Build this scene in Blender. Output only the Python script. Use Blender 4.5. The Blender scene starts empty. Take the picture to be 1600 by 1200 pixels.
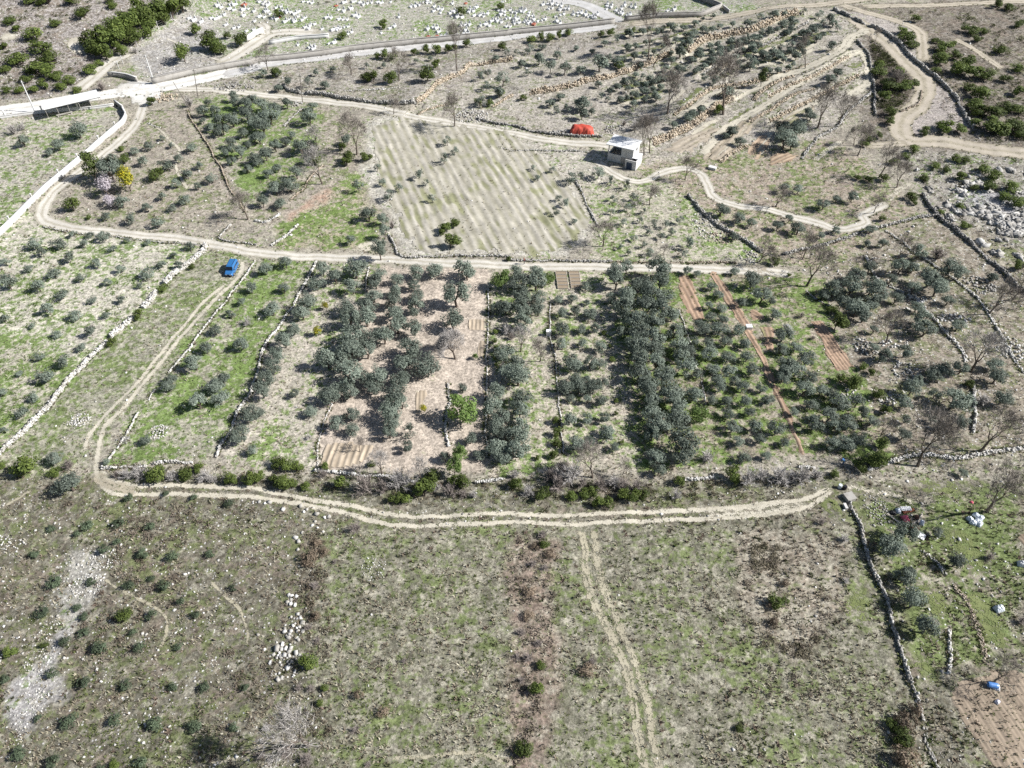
import bpy, math, random
import numpy as np
from mathutils import Vector, Matrix

# ------------------------------------------------------------------ camera, sky, sun, exposure
scene = bpy.context.scene
COL = scene.collection
CAM_H, FPX = 90.0, 1148.0
PITCH = math.radians(45.0)
cam_data = bpy.data.cameras.new("camera")
cam_data.sensor_width = 36.0
cam_data.lens = 36.0 * FPX / 1600.0
cam_data.clip_start = 1.0
cam_data.clip_end = 20000.0
cam = bpy.data.objects.new("camera", cam_data)
COL.objects.link(cam)
cam.location = (0, 0, CAM_H)
cam.rotation_euler = (math.pi / 2 - PITCH, 0, 0)
scene.camera = cam

SUN_EL = math.radians(39.0)
SUN_DIR = Vector((math.cos(SUN_EL) * 0.998, -0.05 * math.cos(SUN_EL), math.sin(SUN_EL))).normalized()
world = bpy.data.worlds.new("World")
scene.world = world
world.use_nodes = True
wn = world.node_tree
bg = wn.nodes["Background"]
sky = wn.nodes.new("ShaderNodeTexSky")
sky.sky_type = 'NISHITA'
sky.sun_disc = False
sky.sun_elevation = SUN_EL
sky.sun_rotation = math.atan2(SUN_DIR.x, SUN_DIR.y)
sky.air_density = 1.0
sky.dust_density = 1.2
wn.links.new(sky.outputs[0], bg.inputs[0])
bg.inputs[1].default_value = 0.05
sun_data = bpy.data.lights.new("sun", 'SUN')
sun_data.energy = 4.6
sun_data.angle = math.radians(0.53)
sun_data.color = (1.0, 0.985, 0.965)
sun = bpy.data.objects.new("sun", sun_data)
COL.objects.link(sun)
sun.rotation_euler = SUN_DIR.to_track_quat('Z', 'Y').to_euler()
sun.location = (200, 0, 200)
vs = scene.view_settings
vs.view_transform = 'Standard'
vs.look = 'None'
vs.exposure = 0.80
vs.gamma = 1.0
vs.use_curve_mapping = False
scene.cycles.max_bounces = 5
scene.cycles.diffuse_bounces = 2
scene.cycles.glossy_bounces = 2
scene.cycles.transmission_bounces = 3
scene.cycles.transparent_max_bounces = 6
scene.cycles.use_denoising = False

rng = np.random.default_rng(7)
random.seed(11)

# ------------------------------------------------------------------ numeric helpers
def smooth(a, b, x):
    t = np.clip((x - a) / (b - a), 0, 1)
    return t * t * (3 - 2 * t)

_NT = np.random.default_rng(3).random((256, 256))
def vnoise(x, y, s):
    """smooth value noise with cells of s metres"""
    x = np.asarray(x, float) / s + 700.3
    y = np.asarray(y, float) / s + 400.7
    xi = np.floor(x).astype(int); yi = np.floor(y).astype(int)
    fx = x - xi; fy = y - yi
    fx = fx * fx * (3 - 2 * fx); fy = fy * fy * (3 - 2 * fy)
    a = _NT[xi % 256, yi % 256]; b = _NT[(xi + 1) % 256, yi % 256]
    c = _NT[xi % 256, (yi + 1) % 256]; d = _NT[(xi + 1) % 256, (yi + 1) % 256]
    return (a * (1 - fx) + b * fx) * (1 - fy) + (c * (1 - fx) + d * fx) * fy

def inside(px, py, poly):
    poly = np.asarray(poly, float)
    n = len(poly)
    r = np.zeros(np.shape(px), bool)
    j = n - 1
    for i in range(n):
        xi, yi = poly[i]; xj, yj = poly[j]
        if yi != yj:
            c = ((yi > py) != (yj > py)) & (px < (xj - xi) * (py - yi) / (yj - yi) + xi)
            r ^= c
        j = i
    return r

def h_base(x, y):
    x = np.asarray(x, float); y = np.asarray(y, float)
    z = 0.03 * np.maximum(0, np.minimum(y, 420) - 132)
    z = z + 5.0 * np.exp(-((x - 95) / 70) ** 2 - ((y - 238) / 48) ** 2)
    u = (y - 222) * 0.75 + (-x - 128) * 0.66
    z = z + 0.16 * np.maximum(0, np.minimum(u, 160)) ** 1.05
    z = z + 0.05 * np.clip(x - 62, 0, 120)
    z = z - 0.035 * np.clip(-x - 18, 0, 60) * smooth(75, 45, y)
    z = z + 0.5 * (vnoise(x, y, 27) - 0.5)
    return z

CP, SP = math.cos(PITCH), math.sin(PITCH)
def ray(px, py):
    u = (np.asarray(px, float) - 800) / FPX
    v = (600 - np.asarray(py, float)) / FPX
    return u, CP + v * SP, -SP + v * CP         # camera ray in world axes (depth 1)

def drop(px, py, hfun, lift=0.0, n=14):
    """where the line of sight through a picture point meets the ground (raised by lift)"""
    dx, dy, dz = ray(px, py)
    z = np.zeros_like(dx) + lift
    for _ in range(n):
        t = (z - CAM_H) / dz
        z = hfun(dx * t, dy * t) + lift
    t = (z - CAM_H) / dz
    return dx * t, dy * t, t

def T(tx, ty, pts):
    """points read in the enlarged tiles (4x) of the photograph -> photograph pixels"""
    return [(tx * 400 + p[0] / 4.0, ty * 300 + p[1] / 4.0) + tuple(p[2:]) for p in pts]

def W0(pts):
    a = np.array([p[:2] for p in pts], float)
    x, y, _ = drop(a[:, 0], a[:, 1], h_base)
    return np.stack([x, y], 1)

def resample(P, step, smooth_it=True):
    P = np.asarray(P, float)
    if smooth_it and len(P) > 2:
        out = []
        Q = np.vstack([2 * P[0] - P[1], P, 2 * P[-1] - P[-2]])
        for i in range(1, len(Q) - 2):
            p0, p1, p2, p3 = Q[i - 1], Q[i], Q[i + 1], Q[i + 2]
            for t in np.linspace(0, 1, 12, endpoint=False):
                out.append(0.5 * ((2 * p1) + (-p0 + p2) * t + (2 * p0 - 5 * p1 + 4 * p2 - p3) * t * t + (-p0 + 3 * p1 - 3 * p2 + p3) * t ** 3))
        out.append(P[-1])
        P = np.array(out)
    d = np.r_[0, np.cumsum(np.hypot(*np.diff(P, axis=0).T))]
    n = max(2, int(round(d[-1] / step)) + 1)
    s = np.linspace(0, d[-1], n)
    return np.stack([np.interp(s, d, P[:, 0]), np.interp(s, d, P[:, 1])], 1)

# ------------------------------------------------------------------ terraces: steps in the ground behind the retaining walls
ORANGE_WALL = T(1, 0, [(1010, 660), (1060, 620), (1120, 540), (1200, 500), (1290, 460), (1360, 415), (1600, 385)])
ROAD_WALL = T(1, 0, [(180, 550), (240, 580), (430, 600), (560, 622), (700, 642), (860, 662), (1000, 668)])
LONG_WALL = T(2, 0, [(110, 592), (300, 560), (450, 520), (640, 478), (850, 405), (1000, 345)])
UPPER_WALL = T(2, 0, [(1100, 335), (1200, 262), (1350, 228), (1500, 200), (1600, 165)]) + T(3, 0, [(90, 122), (180, 100)])
LOWER_WALL = T(2, 0, [(880, 905), (1000, 850), (1100, 800), (1200, 735), (1300, 665), (1380, 625)])
CURVE_WALL_A = T(2, 0, [(1010, 735), (1120, 660), (1200, 600), (1310, 560), (1460, 520), (1600, 505)])
CURVE_WALL_B = T(2, 0, [(1180, 480), (1300, 400), (1400, 340), (1520, 300), (1600, 275)]) + T(3, 0, [(110, 215), (250, 150)])
CURVE_WALL_C = T(3, 0, [(0, 610), (130, 545), (250, 500), (400, 420), (500, 360)])
CURVE_WALL_D = T(3, 0, [(10, 760), (150, 690), (300, 610), (430, 545), (560, 475)])
BROWN_WALL = T(3, 0, [(210, 990), (250, 930), (330, 850), (420, 800), (480, 720), (560, 650), (650, 570)])
STEPS = [(ORANGE_WALL, 1.0, 9), (ROAD_WALL, .8, 8), (LONG_WALL, 1.1, 12), (UPPER_WALL, 1.2, 9), (LOWER_WALL, 1.1, 8),
         (CURVE_WALL_A, .9, 7), (CURVE_WALL_B, .8, 7), (CURVE_WALL_C, .9, 5), (CURVE_WALL_D, 1.0, 6)]

# ------------------------------------------------------------------ the ground grid
def axis(lo, hi, fine, f0, f1, coarse, far):
    a = np.arange(f0, f1 + 1e-6, fine)
    up = [f1]; s = fine
    while up[-1] < far:
        s = min(s * 1.06, coarse) if up[-1] < hi else s * 1.18
        up.append(up[-1] + s)
    dn = [f0]; s = fine
    while dn[-1] > lo:
        s = min(s * 1.06, coarse)
        dn.append(dn[-1] - s)
    return np.array(dn[:0:-1] + list(a) + up[1:])
half = axis(0, 215, 0.45, 0, 72, 0.9, 3000)
GX = np.r_[-half[:0:-1], half]
GY = axis(-60, 300, 0.45, 22, 132, 0.85, 3600)
XX, YY = np.meshgrid(GX, GY)
ZZ = h_base(XX, YY)
for pts, amp, dec in STEPS:
    P = resample(W0(pts), 3.0)
    m = (XX > P[:, 0].min() - 25) & (XX < P[:, 0].max() + 25) & (YY > P[:, 1].min() - 25) & (YY < P[:, 1].max() + 25)
    x, y = XX[m], YY[m]
    best = np.full(x.shape, 1e9); sgn = np.zeros(x.shape); over = np.zeros(x.shape)
    for k in range(len(P) - 1):
        a, b = P[k], P[k + 1]
        ab = b - a; L2 = ab @ ab
        tr = ((x - a[0]) * ab[0] + (y - a[1]) * ab[1]) / L2
        t = np.clip(tr, 0, 1)
        dx, dy = x - a[0] - t * ab[0], y - a[1] - t * ab[1]
        d = np.hypot(dx, dy)
        c = ab[0] * (y - a[1]) - ab[1] * (x - a[0])
        o = np.zeros_like(x)
        if k == 0: o = np.maximum(o, -tr)
        if k == len(P) - 2: o = np.maximum(o, tr - 1)
        u = d < best
        best[u] = d[u]; sgn[u] = np.sign(c[u]); over[u] = o[u] * math.sqrt(L2)
    sd = best * sgn
    w = np.exp(-(over / 5.0) ** 2) * (over < 14)
    ZZ[m] += amp * w * smooth(-0.1, 0.7, sd) * np.exp(-(np.maximum(sd, 0) / dec) ** 2)
near = smooth(330, 280, YY) * smooth(230, 200, np.abs(XX))
ZZ += near * (0.16 * (vnoise(XX, YY, 2.2) - .5) + 0.12 * (vnoise(XX + 91, YY, 0.9) - .5))

def hgt(x, y):
    x = np.asarray(x, float); y = np.asarray(y, float)
    i = np.clip(np.searchsorted(GX, x) - 1, 0, len(GX) - 2)
    j = np.clip(np.searchsorted(GY, y) - 1, 0, len(GY) - 2)
    fx = np.clip((x - GX[i]) / (GX[i + 1] - GX[i]), 0, 1); fy = np.clip((y - GY[j]) / (GY[j + 1] - GY[j]), 0, 1)
    return (ZZ[j, i] * (1 - fx) + ZZ[j, i + 1] * fx) * (1 - fy) + (ZZ[j + 1, i] * (1 - fx) + ZZ[j + 1, i + 1] * fx) * fy

def W(pts):
    return W0(pts)
def P1(px, py, lift=0.0):
    x, y, t = drop(np.array([px], float), np.array([py], float), hgt if lift else h_base, lift)
    return float(x[0]), float(y[0]), float(t[0])

# ------------------------------------------------------------------ mesh and object helpers
def mk(name, V, F, mats=(), fmat=None, col=None, sm=False, attrs=None):
    """mesh from a vertex array and an (n,k) face array; col: per-vertex rgb attribute 'col'"""
    me = bpy.data.meshes.new(name)
    V = np.asarray(V, np.float32); F = np.asarray(F, np.int32)
    n, k = F.shape
    me.vertices.add(len(V)); me.vertices.foreach_set("co", V.ravel())
    me.loops.add(n * k); me.loops.foreach_set("vertex_index", F.ravel())
    me.polygons.add(n)
    me.polygons.foreach_set("loop_start", np.arange(0, n * k, k, dtype=np.int32))
    if sm: me.polygons.foreach_set("use_smooth", np.ones(n, bool))
    for m in mats: me.materials.append(m)
    if fmat is not None: me.polygons.foreach_set("material_index", np.asarray(fmat, np.int32))
    if col is not None:
        a = me.attributes.new("col", 'FLOAT_COLOR', 'POINT')
        c = np.ones((len(V), 4), np.float32); c[:, :3] = col
        a.data.foreach_set("color", c.ravel())
    for nm, v in (attrs or {}).items():
        a = me.attributes.new(nm, 'FLOAT', 'POINT')
        a.data.foreach_set("value", np.asarray(v, np.float32))
    me.update(calc_edges=True)
    me.validate()
    return me

def link(name, data, parent=None, loc=None, rz=0.0, scale=None):
    o = bpy.data.objects.new(name, data)
    COL.objects.link(o)
    if parent is not None: o.parent = parent
    if loc is not None: o.location = loc
    if rz: o.rotation_euler = (0, 0, rz)
    if scale is not None: o.scale = scale if hasattr(scale, '__len__') else (scale,) * 3
    return o
LABELS = set()
def tag(o, label, cat, group=None):
    o["label"] = label; o["category"] = cat
    if group: o["group"] = group
    return o
def kind(o, k):
    o["kind"] = k
    return o

class MB:
    """collects boxes, prisms and tubes into one mesh (verts, polygons of any size)"""
    def __init__(s): s.v = []; s.f = []; s.m = []
    def add(s, v, f, m=0):
        b = len(s.v); s.v += [tuple(p) for p in v]; s.f += [tuple(i + b for i in q) for q in f]; s.m += [m] * len(f)
    def box(s, x0, x1, y0, y1, z0, z1, m=0, rz=0, c=(0, 0, 0), taper=(1, 1)):
        v = []
        mx, my = (x0 + x1) / 2, (y0 + y1) / 2
        for z, k in ((z0, (1, 1)), (z1, taper)):
            for x, y in ((x0, y0), (x1, y0), (x1, y1), (x0, y1)):
                x = mx + (x - mx) * k[0]; y = my + (y - my) * k[1]
                v.append((c[0] + x * math.cos(rz) - y * math.sin(rz), c[1] + x * math.sin(rz) + y * math.cos(rz), c[2] + z))
        s.add(v, [(3, 2, 1, 0), (4, 5, 6, 7), (0, 1, 5, 4), (1, 2, 6, 5), (2, 3, 7, 6), (3, 0, 4, 7)], m)
    def tube(s, a, b, r0, r1, n=6, m=0, cap=True):
        a = Vector(a); b = Vector(b); d = (b - a)
        q = d.to_track_quat('Z', 'Y')
        v = []
        for p, r in ((a, r0), (b, r1)):
            for i in range(n):
                t = 2 * math.pi * i / n
                v.append(p + q @ Vector((r * math.cos(t), r * math.sin(t), 0)))
        f = [(i, (i + 1) % n, n + (i + 1) % n, n + i) for i in range(n)]
        if cap: f += [tuple(range(n - 1, -1, -1)), tuple(range(n, 2 * n))]
        s.add(v, f, m)
    def prism(s, poly, y0, y1, m=0):
        """poly in (x,z), extruded along y"""
        n = len(poly)
        v = [(x, y0, z) for x, z in poly] + [(x, y1, z) for x, z in poly]
        s.add(v, [tuple(range(n)), tuple(range(2 * n - 1, n - 1, -1))] + [(i, n + i, n + (i + 1) % n, (i + 1) % n) for i in range(n)], m)
    def mesh(s, name, mats, bevel=0, sm=False):
        me = bpy.data.meshes.new(name)
        me.from_pydata(s.v, [], s.f)
        for m in (mats if isinstance(mats, (list, tuple)) else [mats]): me.materials.append(m)
        me.polygons.foreach_set("material_index", s.m)
        if sm: me.polygons.foreach_set("use_smooth", [True] * len(me.polygons))
        if bevel:
            import bmesh
            bm = bmesh.new(); bm.from_mesh(me)
            bmesh.ops.recalc_face_normals(bm, faces=bm.faces)
            bmesh.ops.bevel(bm, geom=[e for e in bm.edges if e.is_manifold and e.calc_face_angle(0) > .6], offset=bevel, segments=2, affect='EDGES', clamp_overlap=True)
            bm.to_mesh(me); bm.free()
        me.update()
        return me
    def build(s, name, mats, parent=None, bevel=0, sm=False, **k):
        return link(name, s.mesh(name, mats, bevel, sm), parent, **k)

ORD = ["", "first", "second", "third", "fourth", "fifth", "sixth", "seventh", "eighth", "ninth", "tenth", "eleventh", "twelfth", "thirteenth",
       "fourteenth", "fifteenth", "sixteenth", "seventeenth", "eighteenth", "nineteenth", "twentieth"]
_TENS = {2: "twenty", 3: "thirty", 4: "forty", 5: "fifty", 6: "sixty"}
_TENTH = {3: "thirtieth", 4: "fortieth", 5: "fiftieth", 6: "sixtieth"}
def nth(i):
    if i <= 20: return ORD[i]
    t, u = divmod(i, 10)
    return _TENS[t] + "-" + ORD[u] if u else _TENTH[t]

# ------------------------------------------------------------------ materials
class NT:
    """terse node building"""
    def __init__(s, name):
        s.mat = bpy.data.materials.new(name); s.mat.use_nodes = True
        s.t = s.mat.node_tree; s.t.nodes.clear()
        s.out = s.t.nodes.new("ShaderNodeOutputMaterial")
    def n(s, typ, **k):
        nd = s.t.nodes.new("ShaderNode" + typ)
        for a, v in k.items():
            setattr(nd, a, v)
        return nd
    def l(s, a, b): s.t.links.new(a, b)
    def setin(s, sock, v):
        if hasattr(v, "is_output"): s.l(v, sock)
        else: sock.default_value = v
    def math(s, op, a, b=0.0, c=None, clamp=False):
        m = s.n("Math", operation=op); m.use_clamp = clamp
        s.setin(m.inputs[0], a); s.setin(m.inputs[1], b)
        if c is not None: s.setin(m.inputs[2], c)
        return m.outputs[0]
    def mix(s, f, a, b, mode='MIX'):
        m = s.n("Mix", data_type='RGBA', blend_type=mode)
        s.setin(m.inputs[0], f)
        s.setin(m.inputs[6], a if hasattr(a, "is_output") else (*a, 1)); s.setin(m.inputs[7], b if hasattr(b, "is_output") else (*b, 1))
        return m.outputs[2]
    def ramp(s, x, a, b, lo=0.0, hi=1.0):
        m = s.n("MapRange", interpolation_type='SMOOTHSTEP')
        s.setin(m.inputs[0], x); s.setin(m.inputs[1], a); s.setin(m.inputs[2], b); s.setin(m.inputs[3], lo); s.setin(m.inputs[4], hi)
        return m.outputs[0]
    def coord(s):
        return s.n("TexCoord").outputs["Object"]
    def pos(s):
        return s.n("NewGeometry").outputs["Position"]
    def noise(s, co, scale, detail=3, rough=.6, off=None):
        nd = s.n("TexNoise")
        if off is not None:
            v = s.n("VectorMath", operation='ADD'); s.l(co, v.inputs[0]); v.inputs[1].default_value = off; co = v.outputs[0]
        s.l(co, nd.inputs["Vector"])
        nd.inputs["Scale"].default_value = scale; nd.inputs["Detail"].default_value = detail; nd.inputs["Roughness"].default_value = rough
        return nd.outputs[0]
    def attr(s, nm, col=False):
        a = s.n("Attribute", attribute_name=nm)
        return a.outputs["Color" if col else "Fac"]
    def rand(s): return s.n("ObjectInfo").outputs["Random"]
    def bright(s, c, f):
        m = s.n("VectorMath", operation='SCALE'); s.setin(m.inputs[0], c if hasattr(c, "is_output") else tuple(c)); s.setin(m.inputs[3], f)
        return m.outputs[0]
    def bump(s, hgt, strength=.5, dist=.05):
        b = s.n("Bump"); s.l(hgt, b.inputs["Height"]); b.inputs["Strength"].default_value = strength; b.inputs["Distance"].default_value = dist
        return b.outputs[0]
    def bsdf(s, c, rough=.85, normal=None, spec=.25, metal=0.0):
        p = s.n("BsdfPrincipled")
        s.setin(p.inputs["Base Color"], c if hasattr(c, "is_output") else (*c, 1))
        s.setin(p.inputs["Roughness"], rough); p.inputs["Specular IOR Level"].default_value = spec; p.inputs["Metallic"].default_value = metal
        if normal is not None: s.l(normal, p.inputs["Normal"])
        return p.outputs[0]
    def done(s, sh):
        s.l(sh, s.out.inputs[0]); return s.mat

def m_plain(name, c, rough=.8, var=.15, scale=3.0, spec=.25, bump=.0, metal=0.0, dirt=None):
    k = NT(name); co = k.pos()
    n = k.noise(co, scale, 4)
    f = k.math('MULTIPLY_ADD', n, 2 * var, 1 - var)
    r = k.math('MULTIPLY_ADD', k.rand(), var * .8, 1 - var * .4)
    col = k.bright(c, k.math('MULTIPLY', f, r))
    if dirt:
        col = k.mix(k.ramp(k.noise(co, scale * .4, 5, .7), .48, .72, 0, .8), col, dirt)
    nm = k.bump(k.noise(co, scale * 4, 3), bump, .04) if bump else None
    return k.done(k.bsdf(col, rough, nm, spec, metal))

def m_leaf(name, c1, c2, trans=.25, hue=.0, tint=None):
    """leaf: per-leaf 'col' brightness, per-tree random tone"""
    k = NT(name)
    v = k.attr("col", True)
    sep = k.n("SeparateColor"); k.l(v, sep.inputs[0])
    c = k.mix(sep.outputs[0], c1, c2)
    if tint: c = k.mix(k.ramp(sep.outputs[1], .75, .95), c, tint)
    r = k.math('MULTIPLY_ADD', k.rand(), .62, .70)
    c = k.bright(c, r)
    d = k.bsdf(c, .7, None, .3)
    t = k.n("BsdfTranslucent"); k.l(k.bright(c, 1.25), t.inputs[0])
    mx = k.n("MixShader"); mx.inputs[0].default_value = trans
    k.l(d, mx.inputs[1]); k.l(t.outputs[0], mx.inputs[2])
    return k.done(mx.outputs[0])

def m_ground():
    k = NT("ground_soil_and_grass"); co = k.pos()
    soil = k.attr("col", True)
    g, s, d, st = k.attr("green"), k.attr("straw"), k.attr("dark"), k.attr("stone")
    big = k.noise(co, .11, 3, .6)
    mid = k.noise(co, .55, 4, .65, (31, 7, 0))
    sml = k.noise(co, 1.9, 4, .7, (3, 55, 0))
    fin = k.noise(co, 5.0, 5, .8, (13, 5, 9))
    grn = k.noise(co, .8, 5, .7, (77, 12, 0))
    c = k.bright(soil, k.math('MULTIPLY_ADD', sml, .5, k.math('MULTIPLY_ADD', fin, .7, .42)))
    # straw
    sm_ = k.math('ADD', k.math('MULTIPLY', fin, .55), k.math('MULTIPLY', mid, .45))
    thr = k.math('MULTIPLY_ADD', s, -.34, .66)
    c = k.mix(k.ramp(sm_, k.math('SUBTRACT', thr, .06), k.math('ADD', thr, .06), 0, .85), c, k.mix(sml, (.28, .255, .195), (.45, .425, .35)))
    # dark low clumps
    dm = k.math('ADD', k.math('MULTIPLY', fin, .5), k.math('MULTIPLY', k.noise(co, 1.2, 3, .6, (5, 91, 3)), .5))
    thr = k.math('MULTIPLY_ADD', d, -.24, .68)
    c = k.mix(k.ramp(dm, k.math('SUBTRACT', thr, .04), k.math('ADD', thr, .08), 0, .8), c, k.mix(mid, (.075, .074, .045), (.135, .105, .08)))
    bp = k.math('MULTIPLY', k.ramp(k.noise(co, .28, 4, .65, (8, 63, 2)), .50, .62), k.ramp(d, .45, .75, 0, .75))
    c = k.mix(k.math('MULTIPLY', bp, k.ramp(fin, .3, .6, .4, 1)), c, k.mix(sml, (.15, .12, .095), (.25, .205, .165)))
    # green
    gm = k.math('ADD', k.math('MULTIPLY', grn, .55), k.math('ADD', k.math('MULTIPLY', big, .3), k.math('MULTIPLY', fin, .15)))
    thr = k.math('MULTIPLY_ADD', g, -.30, .645)
    c = k.mix(k.ramp(gm, k.math('SUBTRACT', thr, .035), k.math('ADD', thr, .055), 0, .9), c, k.mix(k.ramp(d, .3, .6, 0, .75), k.mix(k.noise(co, 2.6, 4, .7, (1, 2, 3)), (.065, .12, .02), (.175, .245, .065)), k.mix(k.noise(co, 2.6, 4, .7, (1, 2, 3)), (.085, .09, .04), (.195, .195, .115))))
    # stones
    vo = k.n("TexVoronoi"); k.l(co, vo.inputs["Vector"]); vo.inputs["Scale"].default_value = 2.6
    sepc = k.n("SeparateColor"); k.l(vo.outputs["Color"], sepc.inputs[0])
    size = k.math('MULTIPLY', k.ramp(k.math('ADD', sepc.outputs[0], k.math('MULTIPLY', st, .55)), .92, 1.25), .42)
    size = k.math('MULTIPLY', size, k.ramp(mid, .3, .6, .4, 1.2))
    c = k.mix(k.ramp(vo.outputs["Distance"], k.math('MULTIPLY', size, .75), size, 1, 0), c, k.mix(fin, (.42, .40, .37), (.68, .67, .64)))
    c = k.bright(c, k.math('MULTIPLY_ADD', big, .5, .76))
    c = k.bright(c, k.math('MULTIPLY', k.ramp(k.noise(co, 2.1, 3, .75, (6, 44, 2)), .34, .66, .64, 1.32), k.ramp(k.noise(co, .7, 3, .6, (16, 4, 2)), .3, .7, .82, 1.16)))
    b = k.math('ADD', k.math('MULTIPLY', fin, .6), sml)
    return k.done(k.bsdf(c, .95, k.bump(b, .55, .22), .1))

def m_track(name, c1, c2, grass=.35, edge=.5, lo=.70, hi=1.05, amt=.55):
    """worn limestone track: ragged, see-through edges where grass takes over"""
    k = NT(name); co = k.pos()
    e = k.attr("edge")
    a = k.noise(co, .9, 4, .7); f = k.noise(co, 5.0, 4, .75, (9, 1, 4))
    c = k.mix(k.noise(co, .35, 4, .6, (4, 4, 4)), c1, c2)
    c = k.bright(c, k.math('MULTIPLY_ADD', f, .7, k.math('MULTIPLY_ADD', k.noise(co, .22, 3, .6, (2, 8, 1)), .5, .42)))
    c = k.mix(k.ramp(k.math('ADD', e, k.math('MULTIPLY', k.math('SUBTRACT', a, .5), .8)), lo, hi, amt, 0), c, k.mix(f, (.20, .18, .115), (.36, .32, .235)))
    c = k.mix(k.ramp(k.noise(co, 3.2, 4, .7, (40, 3, 1)), .62 - grass * .15, .72, 0, grass), c, (.20, .19, .09))
    keep = k.math('ADD', e, k.math('MULTIPLY', k.math('SUBTRACT', k.math('ADD', k.math('MULTIPLY', a, .5), k.math('MULTIPLY', f, .5)), .5), 4.6 * edge))
    al = k.ramp(keep, .30, .52)
    d = k.bsdf(c, .95, k.bump(f, .4, .08), .1)
    tr = k.n("BsdfTransparent")
    mx = k.n("MixShader"); k.l(al, mx.inputs[0]); k.l(tr.outputs[0], mx.inputs[1]); k.l(d, mx.inputs[2])
    return k.done(mx.outputs[0])

def m_col(name, rough=.9, trans=0.0, gain=1.0, scale=2.0):
    """colour from the mesh's own 'col' attribute"""
    k = NT(name)
    c = k.bright(k.attr("col", True), k.math('MULTIPLY_ADD', k.noise(k.pos(), scale, 3), .6 * gain, .7 * gain))
    d = k.bsdf(c, rough, None, .15)
    if trans:
        t = k.n("BsdfTranslucent"); k.l(c, t.inputs[0])
        mx = k.n("MixShader"); mx.inputs[0].default_value = trans
        k.l(d, mx.inputs[1]); k.l(t.outputs[0], mx.inputs[2]); d = mx.outputs[0]
    return k.done(d)

def m_stone(name, c1, c2, scale=2.5):
    k = NT(name); co = k.pos()
    sp = k.n('SeparateColor'); k.l(k.attr('col', True), sp.inputs[0])
    c = k.mix(k.math('MULTIPLY_ADD', k.noise(co, scale, 4, .7), .5, k.math('MULTIPLY_ADD', sp.outputs[0], .9, -.2), clamp=True), c1, c2)
    c = k.bright(c, k.math('MULTIPLY_ADD', k.noise(co, scale * 6, 3), .6, k.math('MULTIPLY_ADD', sp.outputs[1], .4, .48)))
    return k.done(k.bsdf(c, .92, k.bump(k.noise(co, scale * 5, 4), .5, .05), .15))

M = {}
M['ground'] = m_ground()
M['track'] = m_track("limestone_track", (.46, .43, .375), (.57, .54, .48), .4, .6)
M['rut'] = m_track("worn_wheel_rut", (.41, .375, .295), (.53, .49, .405), .45, .8, .25, .5, .5)
M['faint'] = m_track("faint_grassy_rut", (.31, .28, .20), (.41, .375, .285), .5, .8, .25, .5, .4)
M['dirt'] = m_track("brown_dirt_track", (.36, .315, .25), (.47, .42, .35), .35, .9)
M['greenband'] = m_track("grassy_band", (.12, .15, .05), (.20, .215, .10), .3, 1.3, .2, .3, 0)
M['whiteroad'] = m_track("white_gravel_road", (.56, .54, .50), (.66, .645, .61), .14, .4, amt=.3)
M['asphalt'] = m_track("pale_old_asphalt", (.42, .41, .40), (.52, .51, .49), .1, .2, amt=.2)
M['field'] = m_col("tilled_field_soil", .97, 0, 1.0, 1.3)
M['stone'] = m_stone("grey_limestone", (.24, .225, .20), (.52, .505, .475))
M['stone_pale'] = m_stone("pale_limestone", (.34, .32, .28), (.66, .645, .615))
M['stone_tan'] = m_stone("tan_limestone", (.33, .26, .18), (.56, .49, .395))
M['stone_brown'] = m_stone("brown_fieldstone", (.26, .21, .16), (.44, .38, .31))
M['stone_dark'] = m_stone("dark_weathered_stone", (.18, .17, .155), (.42, .405, .38))  # darkest of the stone tones, used for the dark walls and heaps
M['concrete'] = m_plain("grey_concrete", (.36, .34, .31), .9, .2, 1.2, bump=.2, dirt=(.22, .2, .17))
M['whitewall'] = m_plain("whitewashed_concrete", (.58, .57, .55), .85, .16, .8, bump=.15, dirt=(.42, .39, .345))
M['paint'] = m_plain("white_sheet_metal", (.72, .72, .715), .45, .1, .6, spec=.5, dirt=(.60, .585, .56))
M['marble'] = m_plain("white_grave_stone", (.56, .56, .555), .6, .3, 1.2, spec=.3, dirt=(.36, .35, .33))
M['redstone'] = m_plain("red_brick", (.34, .12, .08), .85, .25, 4)
M['grass'] = m_col("grass_blades", .9, .25, 1.0, 1.2)
M['bark'] = m_plain("grey_bark", (.13, .105, .085), .95, .3, 6, bump=.4)
M['twig'] = m_plain("bare_twigs", (.25, .222, .195), .95, .25, 2)
M['twig_pale'] = m_plain("pale_bare_twigs", (.40, .375, .35), .95, .2, 2)
M['twig_purple'] = m_plain("purplish_bare_twigs", (.25, .215, .192), .95, .2, 2)
M['olive'] = m_leaf("olive_leaf", (.076, .099, .077), (.25, .286, .230), .2)
M['sapling'] = m_leaf("dark_sapling_leaf", (.045, .066, .038), (.13, .165, .098), .2)
M['evergreen'] = m_leaf("dark_evergreen_leaf", (.04, .066, .016), (.15, .19, .042), .22)
M['spring'] = m_leaf("fresh_spring_leaf", (.085, .14, .035), (.21, .29, .09), .35)
M['yellow'] = m_leaf("yellow_flowering_leaf", (.12, .13, .02), (.36, .345, .04), .3, tint=(.48, .41, .03))
M['blossom'] = m_leaf("lilac_blossom", (.33, .295, .315), (.60, .55, .58), .3)
M['white_blossom'] = m_leaf("white_blossom", (.45, .45, .42), (.75, .75, .72), .3)
M['cypress'] = m_leaf("cypress_leaf", (.03, .045, .014), (.10, .13, .032), .12)
M['brownleaf'] = m_leaf("dry_brown_leaf", (.13, .10, .07), (.30, .235, .17), .2)

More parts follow.
